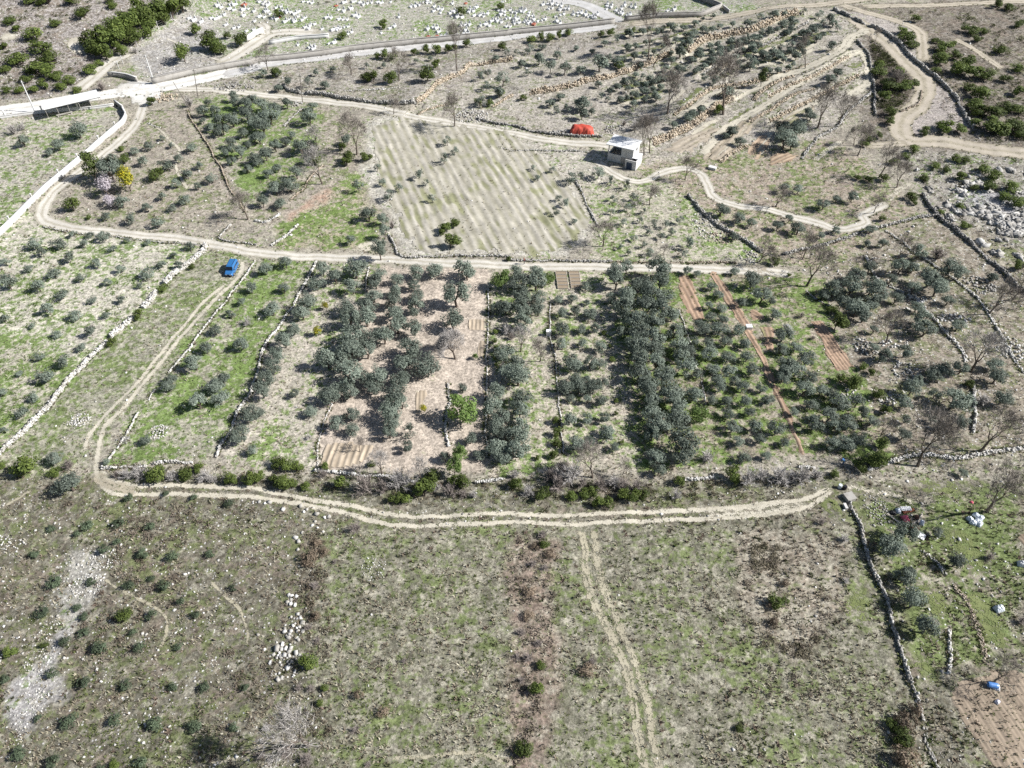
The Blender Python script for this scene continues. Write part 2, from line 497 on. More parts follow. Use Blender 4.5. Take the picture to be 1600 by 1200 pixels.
# ------------------------------------------------------------------ what grows where on the ground
#        soil colour          green straw dark stone
ZONES = [
 ([(-500, 740), (2100, 740), (2100, 1600), (-500, 1600)], (.158, .148, .104), .42, .42, .68, .25),
 ([(500, 825), (1340, 820), (1500, 1600), (440, 1600)], (.16, .152, .10), .43, .44, .50, .06),
 ([(0, 735), (480, 790), (480, 1600), (-500, 1600), (-500, 760)], (.16, .148, .105), .44, .40, .74, .38),
 ([(800, 840), (870, 850), (850, 1600), (780, 1600)], (.25, .19, .14), .30, .40, .70, .1),
 ([(1150, 830), (1310, 840), (1330, 940), (1240, 1030), (1160, 960)], (.24, .195, .14), .25, .55, .62, .1),
 ([(100, 970), (125, 965), (105, 1010), (85, 1040), (98, 1085), (60, 1100), (35, 1130), (40, 1155), (15, 1150), (0, 1130), (0, 1100), (30, 1060), (60, 1030), (80, 1000)], (.33, .31, .27), .2, .3, .3, .6),
 ([(115, 850), (165, 860), (160, 930), (100, 985), (80, 950)], (.33, .31, .25), .35, .3, .3, .75),
 ([(1340, 790), (1600, 750), (1600, 1010), (1480, 1050), (1440, 1080), (1390, 920)], (.26, .225, .16), .62, .42, .45, .3),
 ([(0, 300), (60, 352), (320, 380), (318, 395), (258, 442), (225, 480), (175, 528), (105, 600), (33, 680), (-80, 780), (-300, 500)], (.48, .44, .335), .47, .16, .06, .10),
 ([(0, 520), (70, 530), (120, 590), (33, 680), (-80, 780), (-200, 600)], (.44, .40, .295), .56, .3, .12, .1),
 ([(320, 390), (395, 395), (370, 440), (270, 560), (225, 625), (180, 660), (150, 720), (60, 740), (-60, 760), (33, 683), (150, 556), (258, 445)], (.275, .265, .18), .50, .52, .45, .2),
 ([(400, 405), (495, 405), (475, 450), (415, 545), (375, 640), (340, 715), (165, 720), (200, 650), (260, 580), (300, 520)], (.34, .315, .225), .57, .5, .25, .15),
 ([(495, 410), (590, 415), (520, 600), (490, 735), (345, 715), (380, 640), (420, 545), (480, 450)], (.44, .39, .30), .42, .45, .15, .1),
 ([(590, 415), (762, 415), (764, 742), (500, 735), (495, 690), (520, 600)], (.43, .362, .272), .07, .14, .10, .05),
 ([(762, 415), (960, 415), (1000, 735), (764, 742)], (.43, .375, .28), .45, .45, .12, .1),
 ([(960, 415), (1110, 415), (1240, 710), (1000, 740)], (.31, .26, .185), .56, .4, .3, .08),
 ([(1110, 420), (1290, 430), (1300, 480), (1350, 600), (1400, 722), (1240, 715)], (.31, .255, .18), .54, .42, .35, .15),
 ([(1290, 425), (1450, 330), (1620, 400), (1640, 720), (1400, 727), (1350, 600)], (.27, .225, .165), .40, .45, .6, .5),
 ([(1320, 10), (1640, -10), (1640, 245), (1350, 225), (1340, 60)], (.25, .22, .175), .26, .3, .85, .15),
 (T(3, 0, [(960, 480), (1060, 520), (1160, 600), (1210, 700), (1250, 780), (1020, 805), (940, 870), (820, 850), (800, 740), (950, 640)]), (.37, .325, .27), .12, .3, .35, .3),
 (T(3, 0, [(480, 85), (600, 70), (800, 125), (940, 185), (970, 300), (960, 410), (880, 390), (780, 290), (640, 190)]), (.36, .32, .265), .15, .3, .35, .2),
 ([(1400, 235), (1640, 240), (1640, 400), (1460, 335)], (.30, .27, .215), .34, .35, .38, .62),
 ([(1480, 300), (1530, 295), (1640, 300), (1640, 372), (1560, 350)], (.36, .345, .315), .25, .2, .4, .9),
 ([(650, 170), (800, 100), (1320, 12), (1350, 70), (1362, 140), (1300, 210), (1100, 292), (1000, 270), (960, 215), (820, 205), (700, 180)], (.40, .36, .29), .36, .4, .55, .25),
 ([(420, 108), (1000, 34), (1330, 2), (800, 100), (650, 165), (440, 135), (290, 138)], (.37, .335, .275), .36, .4, .65, .3),
 ([(980, 260), (1300, 215), (1440, 330), (1290, 425), (1180, 405), (1060, 300)], (.335, .27, .20), .46, .4, .45, .25),
 ([(575, 190), (620, 176), (800, 198), (850, 240), (900, 290), (925, 360), (890, 402), (630, 398), (600, 330), (565, 270)], (.43, .40, .32), .26, .4, .15, .1),
 ([(905, 270), (960, 280), (1050, 290), (1180, 392), (1180, 410), (930, 408)], (.41, .37, .275), .44, .4, .15, .15),
 ([(780, 205), (960, 240), (950, 290), (880, 280), (830, 235)], (.43, .39, .31), .35, .4, .15, .15),
 ([(430, 300), (570, 270), (600, 395), (430, 388)], (.34, .295, .195), .56, .4, .15, .1),
 ([(425, 305), (500, 270), (520, 305), (455, 345)], (.37, .255, .175), .15, .35, .2, .1),
 ([(200, 190), (300, 150), (500, 165), (560, 190), (565, 270), (500, 300), (430, 350), (300, 352), (80, 338), (110, 300)], (.32, .275, .21), .40, .4, .5, .25),
 ([(300, 150), (500, 165), (500, 260), (385, 320)], (.33, .30, .22), .56, .35, .25, .1),
 ([(-200, 195), (0, 190), (195, 165), (190, 190), (0, 345), (-300, 420)], (.40, .365, .285), .46, .4, .2, .15),
 ([(-300, -40), (290, -40), (200, 85), (110, 145), (0, 160), (-300, 180)], (.34, .305, .265), .28, .35, .8, .5),
 ([(300, -60), (1180, -60), (1180, 25), (960, 32), (230, 128), (200, 90)], (.34, .32, .25), .46, .4, .3, .85),
 ([(200, 85), (290, 20), (330, 30), (350, 100), (235, 125)], (.38, .355, .305), .25, .35, .6, .8),
]
wx = XX + 2.2 * (vnoise(XX, YY, 3.5) - .5) + 1.2 * (vnoise(XX + 40, YY, 1.1) - .5)
wy = YY + 2.2 * (vnoise(XX + 130, YY, 3.5) - .5) + 1.2 * (vnoise(XX, YY + 77, 1.1) - .5)
soil = np.zeros(XX.shape + (3,)); soil[:] = (.30, .265, .20)
par = np.zeros(XX.shape + (4,)); par[:] = (.32, .4, .4, .2)
for poly, c, g, s, d, st in ZONES:
    P = W0(poly)
    bx = (wx > P[:, 0].min()) & (wx < P[:, 0].max()) & (wy > P[:, 1].min()) & (wy < P[:, 1].max())
    ii = np.where(bx)
    m = inside(wx[ii], wy[ii], P)
    jj = (ii[0][m], ii[1][m])
    soil[jj] = c; par[jj] = (g, s, d, st)
def blur(a, n=2):
    for _ in range(n):
        a = (a + np.roll(a, 1, 0) + np.roll(a, -1, 0) + np.roll(a, 1, 1) + np.roll(a, -1, 1)) / 5
    return a
soil = blur(soil) * np.array([.97, .985, 1.08]); par = blur(par)
ny, nx = XX.shape
idx = np.arange(ny * nx).reshape(ny, nx)
F = np.stack([idx[:-1, :-1], idx[:-1, 1:], idx[1:, 1:], idx[1:, :-1]], -1).reshape(-1, 4)
me = mk("ground", np.stack([XX, YY, ZZ], -1).reshape(-1, 3), F, [M['ground']], col=soil.reshape(-1, 3), sm=True,
        attrs=dict(green=par[..., 0].ravel(), straw=par[..., 1].ravel(), dark=par[..., 2].ravel(), stone=par[..., 3].ravel()))
kind(link("ground", me), "structure")
def zone_at(x, y):
    i = np.clip(np.searchsorted(GX, x) - 1, 0, nx - 1); j = np.clip(np.searchsorted(GY, y) - 1, 0, ny - 1)
    return soil[j, i], par[j, i]

# ------------------------------------------------------------------ roads, tracks, ruts: ribbons laid on the ground
LAYN = [0]
ROADS = []
def ribbon(name, pts, width, mat, step=.6, op=None):
    P = resample(W(pts), step)
    wob = .3 if width < 1.3 else .5
    P = P + wob * (np.stack([vnoise(P[:, 0], P[:, 1], 4.0) + .5 * vnoise(P[:, 0], P[:, 1] + 31, 1.5), vnoise(P[:, 0] + 71, P[:, 1], 4.0) + .5 * vnoise(P[:, 0] + 17, P[:, 1], 1.5)], 1) - .75)
    t = np.gradient(P, axis=0); t /= np.linalg.norm(t, axis=1)[:, None] + 1e-9
    nrm = np.stack([-t[:, 1], t[:, 0]], 1)
    wv = width * (1 + .22 * (vnoise(P[:, 0] * 1.0, P[:, 1], 5) - .5))
    rut = mat is M['rut'] or mat is M['dirt']
    op = op or (.72 if mat is M['rut'] else .92 if mat is M['dirt'] else 1.0)
    if width < 1.3: sec, ed = np.array([-1.0, -.5, -.2, .2, .5, 1.0]), np.array([-.5, .45, 1, 1, .45, -.5])
    else:
        eo, ei = .5 + .8 / width, max(.3, .5 - .7 / width)
        sec, ed = np.array([-eo, -.5, -ei, -.2, 0, .2, ei, .5, eo]), np.array([-.7, .4, 1.0, 1.15, .68, 1.15, 1.0, .4, -.7])
    Q = P[:, None, :] + nrm[:, None, :] * (sec[None, :, None] * wv[:, None, None])
    z = hgt(Q[..., 0], Q[..., 1]) + .03 + .004 * (LAYN[0] % 9)
    LAYN[0] += 1
    E = np.tile(ed, (len(P), 1)) * op
    tp = np.minimum(np.arange(len(P)), np.arange(len(P))[::-1]) / (max(1.6, width * .8) / step)
    E = np.minimum(E, (tp * 1.3 - .3)[:, None] - .9 * np.abs(sec)[None, :] * (tp < 1.6)[:, None])
    n = len(P); k = len(sec)
    I = np.arange(n * k).reshape(n, k)
    F = np.stack([I[:-1, :-1], I[1:, :-1], I[1:, 1:], I[:-1, 1:]], -1).reshape(-1, 4)
    me = mk(name, np.concatenate([Q, z[..., None]], -1).reshape(-1, 3), F[:, ::-1], [mat], attrs=dict(edge=E.ravel()), sm=True)
    ROADS.append((P, width))
    return kind(link(name, me), "structure")

ribbon("dirt_road", T(0, 0, [(890, 640), (870, 740), (785, 845), (650, 965), (470, 1090), (350, 1190)]) + T(0, 1, [(275, 95), (270, 150), (330, 195), (480, 228), (800, 262), (1100, 292), (1400, 340), (1600, 373)])
       + T(1, 1, [(300, 403), (700, 415), (1100, 438)]) + T(2, 1, [(0, 462), (600, 470), (1000, 476), (1300, 488), (1600, 497)]) + T(3, 1, [(220, 520)]), 3.2, M['track'])
ribbon("dirt_road", T(0, 0, [(1060, 555), (1400, 568), (1600, 588)]) + T(1, 0, [(300, 622), (500, 642), (700, 664), (950, 722), (1200, 765), (1600, 832)]) + T(2, 0, [(200, 872), (400, 893), (560, 905), (680, 930)]), 3.4, M['track'])
ribbon("dirt_track", T(2, 0, [(520, 985), (600, 1060), (700, 1118), (820, 1130), (950, 1075), (1080, 1050), (1170, 1080), (1215, 1140)]) + T(2, 1, [(1240, 10), (1300, 55), (1440, 90)]) + T(3, 1, [(0, 112), (130, 150), (330, 202), (440, 232), (560, 220), (612, 190), (590, 150), (650, 118), (760, 50)]), 2.6, M['track'])
ribbon("gravel_road", [(-40, 187)] + T(0, 0, [(0, 695), (250, 658), (480, 618), (650, 592), (900, 562), (1080, 532), (1350, 475), (1600, 428)]), 6.2, M['whiteroad'])
ribbon("gravel_yard", T(0, 0, [(640, 545), (760, 545), (900, 570), (920, 640), (890, 700)]), 9.0, M['whiteroad'])
ribbon("dirt_track", T(0, 0, [(440, 600), (520, 540), (600, 470), (680, 400), (780, 345), (850, 300)]), 5.0, M['track'])
ribbon("paved_road", T(0, 0, [(1350, 478), (1600, 424)]) + T(1, 0, [(0, 410), (300, 372), (900, 306), (1600, 234)]) + T(2, 0, [(0, 230), (400, 192), (700, 155)]), 4.6, M['asphalt'])
ribbon("dirt_road", T(2, 0, [(700, 155), (950, 132), (1200, 126), (1450, 92), (1600, 62)]) + T(3, 0, [(0, 62), (300, 32), (560, 2)]) + [(1420, -16)], 4.2, M['dirt'])
ribbon("cemetery_lane", [(850, -12)] + T(2, 0, [(280, 0), (440, 25), (540, 70), (620, 110), (700, 152)]), 5.2, M['asphalt'])
ribbon("cemetery_track", T(0, 0, [(1330, 425), (1500, 330), (1600, 265)]) + T(1, 0, [(50, 235), (130, 205), (300, 200), (450, 205)]), 5.5, M['track'])
ribbon("cemetery_track", T(1, 0, [(60, 235), (60, 180), (20, 130)]), 3.5, M['track'])
ribbon("hillside_track", T(3, 0, [(480, 88), (650, 200), (780, 300), (880, 400), (955, 480), (985, 560), (940, 660), (850, 730), (830, 820), (900, 880), (1100, 885), (1350, 930), (1600, 962)]) + [(1640, 243)], 5.4, M['dirt'])
ribbon("hillside_track", T(3, 0, [(420, 20), (600, 75), (800, 130), (940, 190), (970, 280), (965, 400)]), 3.6, M['dirt'])
ribbon("hillside_track", T(3, 0, [(560, 40), (1000, 35), (1350, 18), (1560, 10)]) + [(1650, 0)], 3.5, M['dirt'])
ribbon("hillside_track", T(3, 0, [(900, 885), (760, 908), (580, 915)]), 3.0, M['dirt'])
ribbon("terrace_track", T(3, 0, [(0, 520), (120, 480), (230, 440), (400, 362), (485, 295), (510, 245), (600, 195), (650, 178)]), 3.2, M['rut'])
ribbon("terrace_track", T(2, 0, [(1180, 985), (1300, 835), (1450, 742), (1600, 652)]) + T(3, 0, [(130, 560), (300, 465), (450, 385), (545, 330), (590, 322), (625, 400), (635, 490), (600, 548), (480, 608)]), 2.6, M['rut'])
ribbon("terrace_track", T(2, 0, [(1240, 1000), (1340, 900), (1460, 820), (1600, 700)]), 1.2, M['dirt'])
ribbon("terrace_track", T(2, 0, [(1010, 760), (1130, 690), (1260, 600), (1400, 580), (1600, 560)]), 1.6, M['rut'])
ZT = lambda pts: [(960 + a / 3.636, 20 + b / 3.636) for a, b in pts]
for _p, _w in [([(340, 590), (560, 530), (720, 480), (880, 400), (1060, 340), (1200, 270), (1310, 190)], 1.1), ([(780, 440), (900, 385), (1060, 325), (1190, 260), (1300, 180)], .9),
               ([(850, 540), (960, 460), (1100, 390), (1200, 340)], 1.0), ([(960, 610), (1080, 545), (1190, 490)], 1.1), ([(500, 820), (600, 690), (740, 600)], 1.0), ([(560, 830), (700, 700), (770, 640)], .9),
               ([(820, 820), (860, 720), (920, 640)], 1.2), ([(1130, 850), (1200, 790), (1300, 720)], 1.0), ([(420, 230), (480, 190), (540, 160), (680, 130), (820, 90), (960, 50)], 1.0), ([(700, 230), (850, 160), (960, 100)], 1.2), ([(540, 370), (600, 330), (660, 275)], 1.6),
               ([(0, 330), (120, 280), (330, 220), (430, 190)], 1.2), ([(300, 250), (420, 240), (560, 230)], 1.2), ([(560, 220), (700, 200), (900, 120)], 1.0), ([(860, 300), (1000, 270), (1150, 200)], .9), ([(430, 700), (520, 640), (600, 600)], 1.0), ([(200, 560), (300, 540), (400, 440)], 1.0)]:
    ribbon("terrace_path", ZT(_p), _w * 1.35, M['rut'], .6, 1.0)
for _p, _w in [([(840, 540), (900, 500), (980, 450)], 1.8), ([(1250, 290), (1290, 250), (1330, 205)], 2.4), ([(350, 560), (420, 510), (500, 440)], 2.0), ([(1330, 340), (1380, 290), (1390, 270)], 2.6), ([(640, 640), (720, 580), (800, 540)], 1.2), ([(1070, 170), (1150, 130), (1240, 110)], 2.6), ([(920, 150), (980, 130)], 2.2), ([(1170, 900), (1230, 890), (1290, 880)], 2.2), ([(1160, 860), (1165, 800), (1220, 770)], 1.6), ([(480, 830), (500, 780)], 2.0), ([(350, 250), (420, 200)], 2.6)]:
    ribbon("grassy_band", ZT(_p), _w, M['greenband'], .6, .55)
TERRACE_ROWS = [[(20, 120), (240, 90), (420, 60), (560, 20)], [(20, 200), (200, 170), (400, 120), (560, 90)], [(0, 270), (160, 240), (340, 190), (440, 150)], [(440, 270), (600, 210), (760, 160), (900, 110), (1040, 60)],
  [(470, 320), (640, 265), (800, 215), (960, 155), (1120, 90)], [(560, 390), (700, 325), (860, 275), (1000, 225), (1150, 150)], [(20, 420), (200, 400), (330, 350)], [(20, 500), (180, 475), (280, 440)]]
for _k, _p in enumerate(TERRACE_ROWS):
    ribbon("terrace_path", ZT([(a + 6, b + 20) for a, b in _p]), 1.5, M['rut'], .6, .8)
    ribbon("grassy_band", ZT([(a, b + 4) for a, b in _p]), 1.6, M['greenband'], .6, .5)
# wheel ruts of the green lane and of the long track below the grove
ribbon("wheel_rut", T(0, 1, [(1430, 560), (1280, 685), (1120, 870), (960, 1062), (860, 1190)]) + T(0, 2, [(700, 150), (600, 262), (545, 335), (535, 440)]), .75, M['rut'], .4)
ribbon("wheel_rut", T(0, 1, [(1520, 420), (1490, 530), (1360, 655), (1180, 852), (1000, 1070), (900, 1190)]) + T(0, 2, [(740, 185), (660, 265), (622, 380), (602, 480), (610, 580), (655, 655), (740, 688), (900, 690), (1200, 692), (1600, 710)])
       + T(1, 2, [(200, 742), (450, 785), (640, 835), (830, 880), (1000, 886), (1300, 876)]) + T(2, 2, [(0, 866), (350, 880), (700, 861), (1250, 838), (1600, 812)]) + T(3, 2, [(230, 770), (420, 655)]), .85, M['rut'], .4)
ribbon("wheel_rut", T(0, 2, [(610, 560), (660, 600), (740, 622), (900, 638), (1200, 636), (1600, 658)]) + T(1, 2, [(120, 680), (330, 725), (470, 745), (600, 768), (750, 800), (900, 820), (1150, 826), (1600, 806)])
       + T(2, 2, [(0, 816), (300, 826), (700, 806), (1200, 785), (1600, 746)]) + T(3, 2, [(200, 728), (420, 642)]), .85, M['rut'], .4)
for _p, _w, _m, _o in [(T(3, 2, [(440, 640), (620, 660), (800, 700), (960, 770)]), 1.2, 'rut', .45), (T(3, 1, [(740, 62), (780, 20)]) + [(1405, 296), (1430, 285)], 1.6, 'rut', .5),
        (T(3, 2, [(1060, 860), (1140, 920), (1230, 1000), (1290, 1110), (1300, 1190)]), 3.0, 'greenband', .62), (T(3, 3, [(1190, 60), (1290, 170), (1390, 320), (1425, 470)]), 3.2, 'greenband', .62), (T(3, 3, [(960, 30), (1030, 150), (1080, 290)]), 2.6, 'greenband', .5),
        (T(3, 3, [(880, 470), (960, 560), (960, 660)]), 3.0, 'greenband', .55), (T(3, 2, [(900, 640), (1000, 650), (1250, 640)]), 2.6, 'greenband', .45), (T(3, 2, [(330, 680), (380, 760), (420, 860)]), 2.6, 'greenband', .5), (T(3, 3, [(600, 60), (560, 200), (640, 320)]), 3.0, 'greenband', .45)]:
    ribbon("faint_track" if _m == 'rut' else "grassy_band", _p, _w, M[_m], .5, _o * (.9 if _m == 'greenband' else 1))
ribbon("track_verge", T(0, 2, [(590, 540), (640, 620), (760, 655), (900, 660)]), 1.7, M['dirt'], .4, .6)
ribbon("track_verge", T(2, 2, [(1180, 810), (1400, 790), (1600, 780)]) + T(3, 2, [(100, 765), (230, 740)]), 2.0, M['rut'], .4, .5)
ribbon("wheel_rut", T(2, 2, [(430, 885), (450, 1000), (455, 1190)]) + T(2, 3, [(480, 60), (560, 262), (660, 470), (740, 700), (795, 980), (840, 1200)]) + [(1035, 1290), (1070, 1560)], 1.3, M['faint'], .4, .52)
ribbon("wheel_rut", T(2, 2, [(500, 890), (520, 1000), (540, 1190)]) + T(2, 3, [(580, 100), (640, 232), (720, 420), (800, 650), (860, 850), (920, 1200)]) + [(1062, 1290), (1105, 1560)], 1.25, M['faint'], .4, .52)
ribbon("footpath", T(0, 2, [(0, 790), (100, 720), (240, 640)]), .5, M['faint'], .4, .6)
ribbon("footpath", T(0, 3, [(630, 0), (760, 90), (900, 170), (1010, 230), (1045, 300), (1010, 440), (940, 470)]), .45, M['faint'], .4, .6)
ribbon("footpath", T(0, 3, [(1300, 20), (1400, 130), (1490, 210), (1540, 320), (1550, 470)]), .4, M['faint'], .4, .6)
ribbon("footpath", T(0, 3, [(1250, 1195), (1400, 1165), (1600, 1130)]) , .5, M['faint'], .4, .6)
ribbon("footpath", T(1, 3, [(800, 1140), (1050, 1130), (1250, 1110), (1420, 1115), (1600, 1180)]), .5, M['faint'], .4, .6)
ribbon("footpath", T(0, 0, [(920, 770), (1010, 820), (1060, 880), (1120, 940), (1100, 1040), (1180, 1190)]), .7, M['rut'], .5)
ribbon("footpath", T(0, 0, [(1030, 230), (1180, 300), (1290, 350), (1390, 380)]), .9, M['track'], .5)
ribbon("footpath", T(3, 0, [(1140, 235), (1280, 300), (1400, 390), (1480, 440)]), 2.2, M['dirt'], .5)
ribbon("bare_slope", T(0, 0, [(415, 215), (480, 270), (540, 330), (575, 365)]), 6.0, M['track'], .6)
ribbon("bare_slope", T(0, 0, [(0, 195), (50, 225), (100, 275)]), 5.0, M['track'], .6)
ribbon("worn_ground", T(1, 1, [(600, 385), (680, 350), (740, 330), (760, 390)]), 3.4, M['rut'], .5)
ribbon("worn_ground", T(2, 1, [(1430, 500), (1520, 480), (1600, 500)]) + T(3, 1, [(60, 490)]), 4.0, M['dirt'], .5)
ribbon("worn_ground", T(0, 1, [(90, 290), (150, 250), (220, 240)]), 4.0, M['track'], .5)

# ------------------------------------------------------------------ tilled plots: ridges and furrows as relief
def plot(name, poly, d0, d1, spacing, height, c_hi, c_lo, res=.16, wob=.25, green=0.0, lengthres=.5, rag=.4):
    P = W(poly)
    D = W([d0, d1]); u = D[1] - D[0]; u /= np.linalg.norm(u)
    v = np.array([-u[1], u[0]])
    c = P.mean(0)
    a = (P - c) @ u; b = (P - c) @ v
    A = np.arange(a.min() - .5, a.max() + .5, lengthres); B = np.arange(b.min() - .5, b.max() + .5, res)
    AA, BB = np.meshgrid(A, B)
    x = c[0] + AA * u[0] + BB * v[0]; y = c[1] + AA * u[1] + BB * v[1]
    ph = BB / spacing + wob * (vnoise(x, y, 4) - .5)
    rowv = _NT[np.floor(ph).astype(int) % 256, 7]
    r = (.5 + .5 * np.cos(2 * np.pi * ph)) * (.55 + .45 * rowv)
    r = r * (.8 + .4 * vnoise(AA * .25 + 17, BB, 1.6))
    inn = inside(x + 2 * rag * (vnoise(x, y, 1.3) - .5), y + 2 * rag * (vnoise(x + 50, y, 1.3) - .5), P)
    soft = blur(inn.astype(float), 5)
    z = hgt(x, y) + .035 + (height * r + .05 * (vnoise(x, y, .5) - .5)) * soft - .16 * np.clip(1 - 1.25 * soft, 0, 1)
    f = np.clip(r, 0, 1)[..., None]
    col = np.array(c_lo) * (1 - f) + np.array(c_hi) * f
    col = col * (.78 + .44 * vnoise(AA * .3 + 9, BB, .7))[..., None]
    if green:
        g = vnoise(x + 33, y, 7) * .35 + vnoise(x + 5, y, 2.5) * .3 + vnoise(AA * .35, BB + 21, .9) * .35 + .2 * (.5 - r)
        g = .75 * smooth(.92 - green, 1.12 - green, g)[..., None]
        col = col * (1 - g) + g * np.array((.20, .205, .10)) * (.7 + .6 * vnoise(AA * .4, BB, .8))[..., None]
    n0, n1 = x.shape
    I = np.arange(n0 * n1).reshape(n0, n1)
    q = inn[:-1, :-1] & inn[1:, :-1] & inn[1:, 1:] & inn[:-1, 1:]
    F = np.stack([I[:-1, :-1], I[:-1, 1:], I[1:, 1:], I[1:, :-1]], -1)[q]
    used = np.unique(F); remap = -np.ones(n0 * n1, int); remap[used] = np.arange(len(used))
    V = np.stack([x, y, z], -1).reshape(-1, 3)[used]
    me = mk(name, V, remap[F], [M['field']], col=col.reshape(-1, 3)[used], sm=True)
    return kind(link(name, me), "structure")
TAN, TAN2 = (.46, .385, .295), (.36, .295, .22)
RED, RED2 = (.39, .285, .205), (.29, .20, .14)
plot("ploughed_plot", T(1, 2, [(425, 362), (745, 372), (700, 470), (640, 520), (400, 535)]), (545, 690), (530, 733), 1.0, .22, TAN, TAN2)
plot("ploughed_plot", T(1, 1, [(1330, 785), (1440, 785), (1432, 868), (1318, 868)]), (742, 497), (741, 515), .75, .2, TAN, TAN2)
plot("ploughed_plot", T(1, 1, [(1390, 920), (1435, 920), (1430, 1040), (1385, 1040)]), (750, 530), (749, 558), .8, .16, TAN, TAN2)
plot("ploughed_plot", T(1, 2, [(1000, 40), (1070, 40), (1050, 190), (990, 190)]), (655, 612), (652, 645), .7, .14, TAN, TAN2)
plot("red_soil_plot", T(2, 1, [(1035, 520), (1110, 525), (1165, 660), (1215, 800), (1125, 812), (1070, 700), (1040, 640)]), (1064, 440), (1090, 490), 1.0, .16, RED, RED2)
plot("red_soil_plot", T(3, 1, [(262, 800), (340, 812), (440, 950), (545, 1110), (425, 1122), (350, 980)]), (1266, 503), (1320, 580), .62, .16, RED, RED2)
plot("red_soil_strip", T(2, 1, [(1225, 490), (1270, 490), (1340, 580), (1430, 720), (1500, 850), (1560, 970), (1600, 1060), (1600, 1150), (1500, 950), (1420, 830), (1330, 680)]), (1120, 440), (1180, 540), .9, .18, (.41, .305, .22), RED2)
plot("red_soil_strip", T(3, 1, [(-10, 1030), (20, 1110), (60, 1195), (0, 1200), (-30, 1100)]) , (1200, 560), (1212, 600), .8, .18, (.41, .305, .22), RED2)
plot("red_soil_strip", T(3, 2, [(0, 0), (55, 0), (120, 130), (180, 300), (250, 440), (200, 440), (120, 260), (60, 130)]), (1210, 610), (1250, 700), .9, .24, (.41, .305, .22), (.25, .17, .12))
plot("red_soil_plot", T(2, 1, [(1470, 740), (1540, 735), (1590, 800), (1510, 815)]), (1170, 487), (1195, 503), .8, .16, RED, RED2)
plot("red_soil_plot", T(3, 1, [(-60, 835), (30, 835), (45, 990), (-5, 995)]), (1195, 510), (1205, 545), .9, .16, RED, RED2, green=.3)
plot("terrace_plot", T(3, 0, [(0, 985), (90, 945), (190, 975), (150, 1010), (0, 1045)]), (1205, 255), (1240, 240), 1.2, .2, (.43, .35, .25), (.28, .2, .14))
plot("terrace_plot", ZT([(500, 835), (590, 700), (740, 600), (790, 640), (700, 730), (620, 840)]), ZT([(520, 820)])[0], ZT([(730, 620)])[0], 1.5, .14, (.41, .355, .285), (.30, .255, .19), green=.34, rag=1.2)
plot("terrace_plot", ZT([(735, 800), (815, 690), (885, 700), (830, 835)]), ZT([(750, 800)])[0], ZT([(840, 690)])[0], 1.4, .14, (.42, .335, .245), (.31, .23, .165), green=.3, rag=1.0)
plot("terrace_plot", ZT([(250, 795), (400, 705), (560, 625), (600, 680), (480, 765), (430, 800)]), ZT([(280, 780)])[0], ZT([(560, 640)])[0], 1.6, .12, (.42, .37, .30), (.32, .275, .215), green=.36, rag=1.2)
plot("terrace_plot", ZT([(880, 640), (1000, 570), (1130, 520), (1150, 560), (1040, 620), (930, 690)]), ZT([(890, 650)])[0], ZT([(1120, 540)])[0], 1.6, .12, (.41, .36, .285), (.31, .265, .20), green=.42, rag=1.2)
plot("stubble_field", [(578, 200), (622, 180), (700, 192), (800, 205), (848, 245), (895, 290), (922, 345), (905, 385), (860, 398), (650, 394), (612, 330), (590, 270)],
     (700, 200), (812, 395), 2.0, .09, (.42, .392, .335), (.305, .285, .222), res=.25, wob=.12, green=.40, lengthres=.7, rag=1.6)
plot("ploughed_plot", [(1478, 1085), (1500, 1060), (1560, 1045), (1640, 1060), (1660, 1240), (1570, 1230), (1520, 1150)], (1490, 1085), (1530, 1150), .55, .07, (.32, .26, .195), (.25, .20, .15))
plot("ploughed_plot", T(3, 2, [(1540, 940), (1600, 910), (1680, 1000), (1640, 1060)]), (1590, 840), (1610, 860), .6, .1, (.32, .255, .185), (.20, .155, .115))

# ------------------------------------------------------------------ stones and walls
CUBE = np.array([(-1, -1, -1), (1, -1, -1), (1, 1, -1), (-1, 1, -1), (-1, -1, 1), (1, -1, 1), (1, 1, 1), (-1, 1, 1)], float) * .5
CUBF = np.array([(3, 2, 1, 0), (4, 5, 6, 7), (0, 1, 5, 4), (1, 2, 6, 5), (2, 3, 7, 6), (3, 0, 4, 7)])
STC = [None]
def stones(pos, size, yaw, jit=.22, tilt=.25):
    """pos (n,3), size (n,3), yaw (n,): irregular blocks -> V, F"""
    n = len(pos)
    v = np.repeat(CUBE[None], n, 0) + rng.uniform(-jit, jit, (n, 8, 3)) * .6
    v[:, 4:, :2] *= rng.uniform(.55, .95, (n, 1, 1))
    v *= size[:, None, :]
    a = rng.normal(0, tilt, n)
    y, z = v[..., 1].copy(), v[..., 2].copy()
    v[..., 1] = y * np.cos(a)[:, None] - z * np.sin(a)[:, None]; v[..., 2] = y * np.sin(a)[:, None] + z * np.cos(a)[:, None]
    x, y = v[..., 0].copy(), v[..., 1].copy()
    c, s = np.cos(yaw)[:, None], np.sin(yaw)[:, None]
    v[..., 0] = x * c - y * s; v[..., 1] = x * s + y * c
    v += pos[:, None, :]
    F = (CUBF[None] + (np.arange(n) * 8)[:, None, None]).reshape(-1, 4)
    STC[0] = np.repeat(rng.random((n, 3)), 8, 0)
    return v.reshape(-1, 3), F

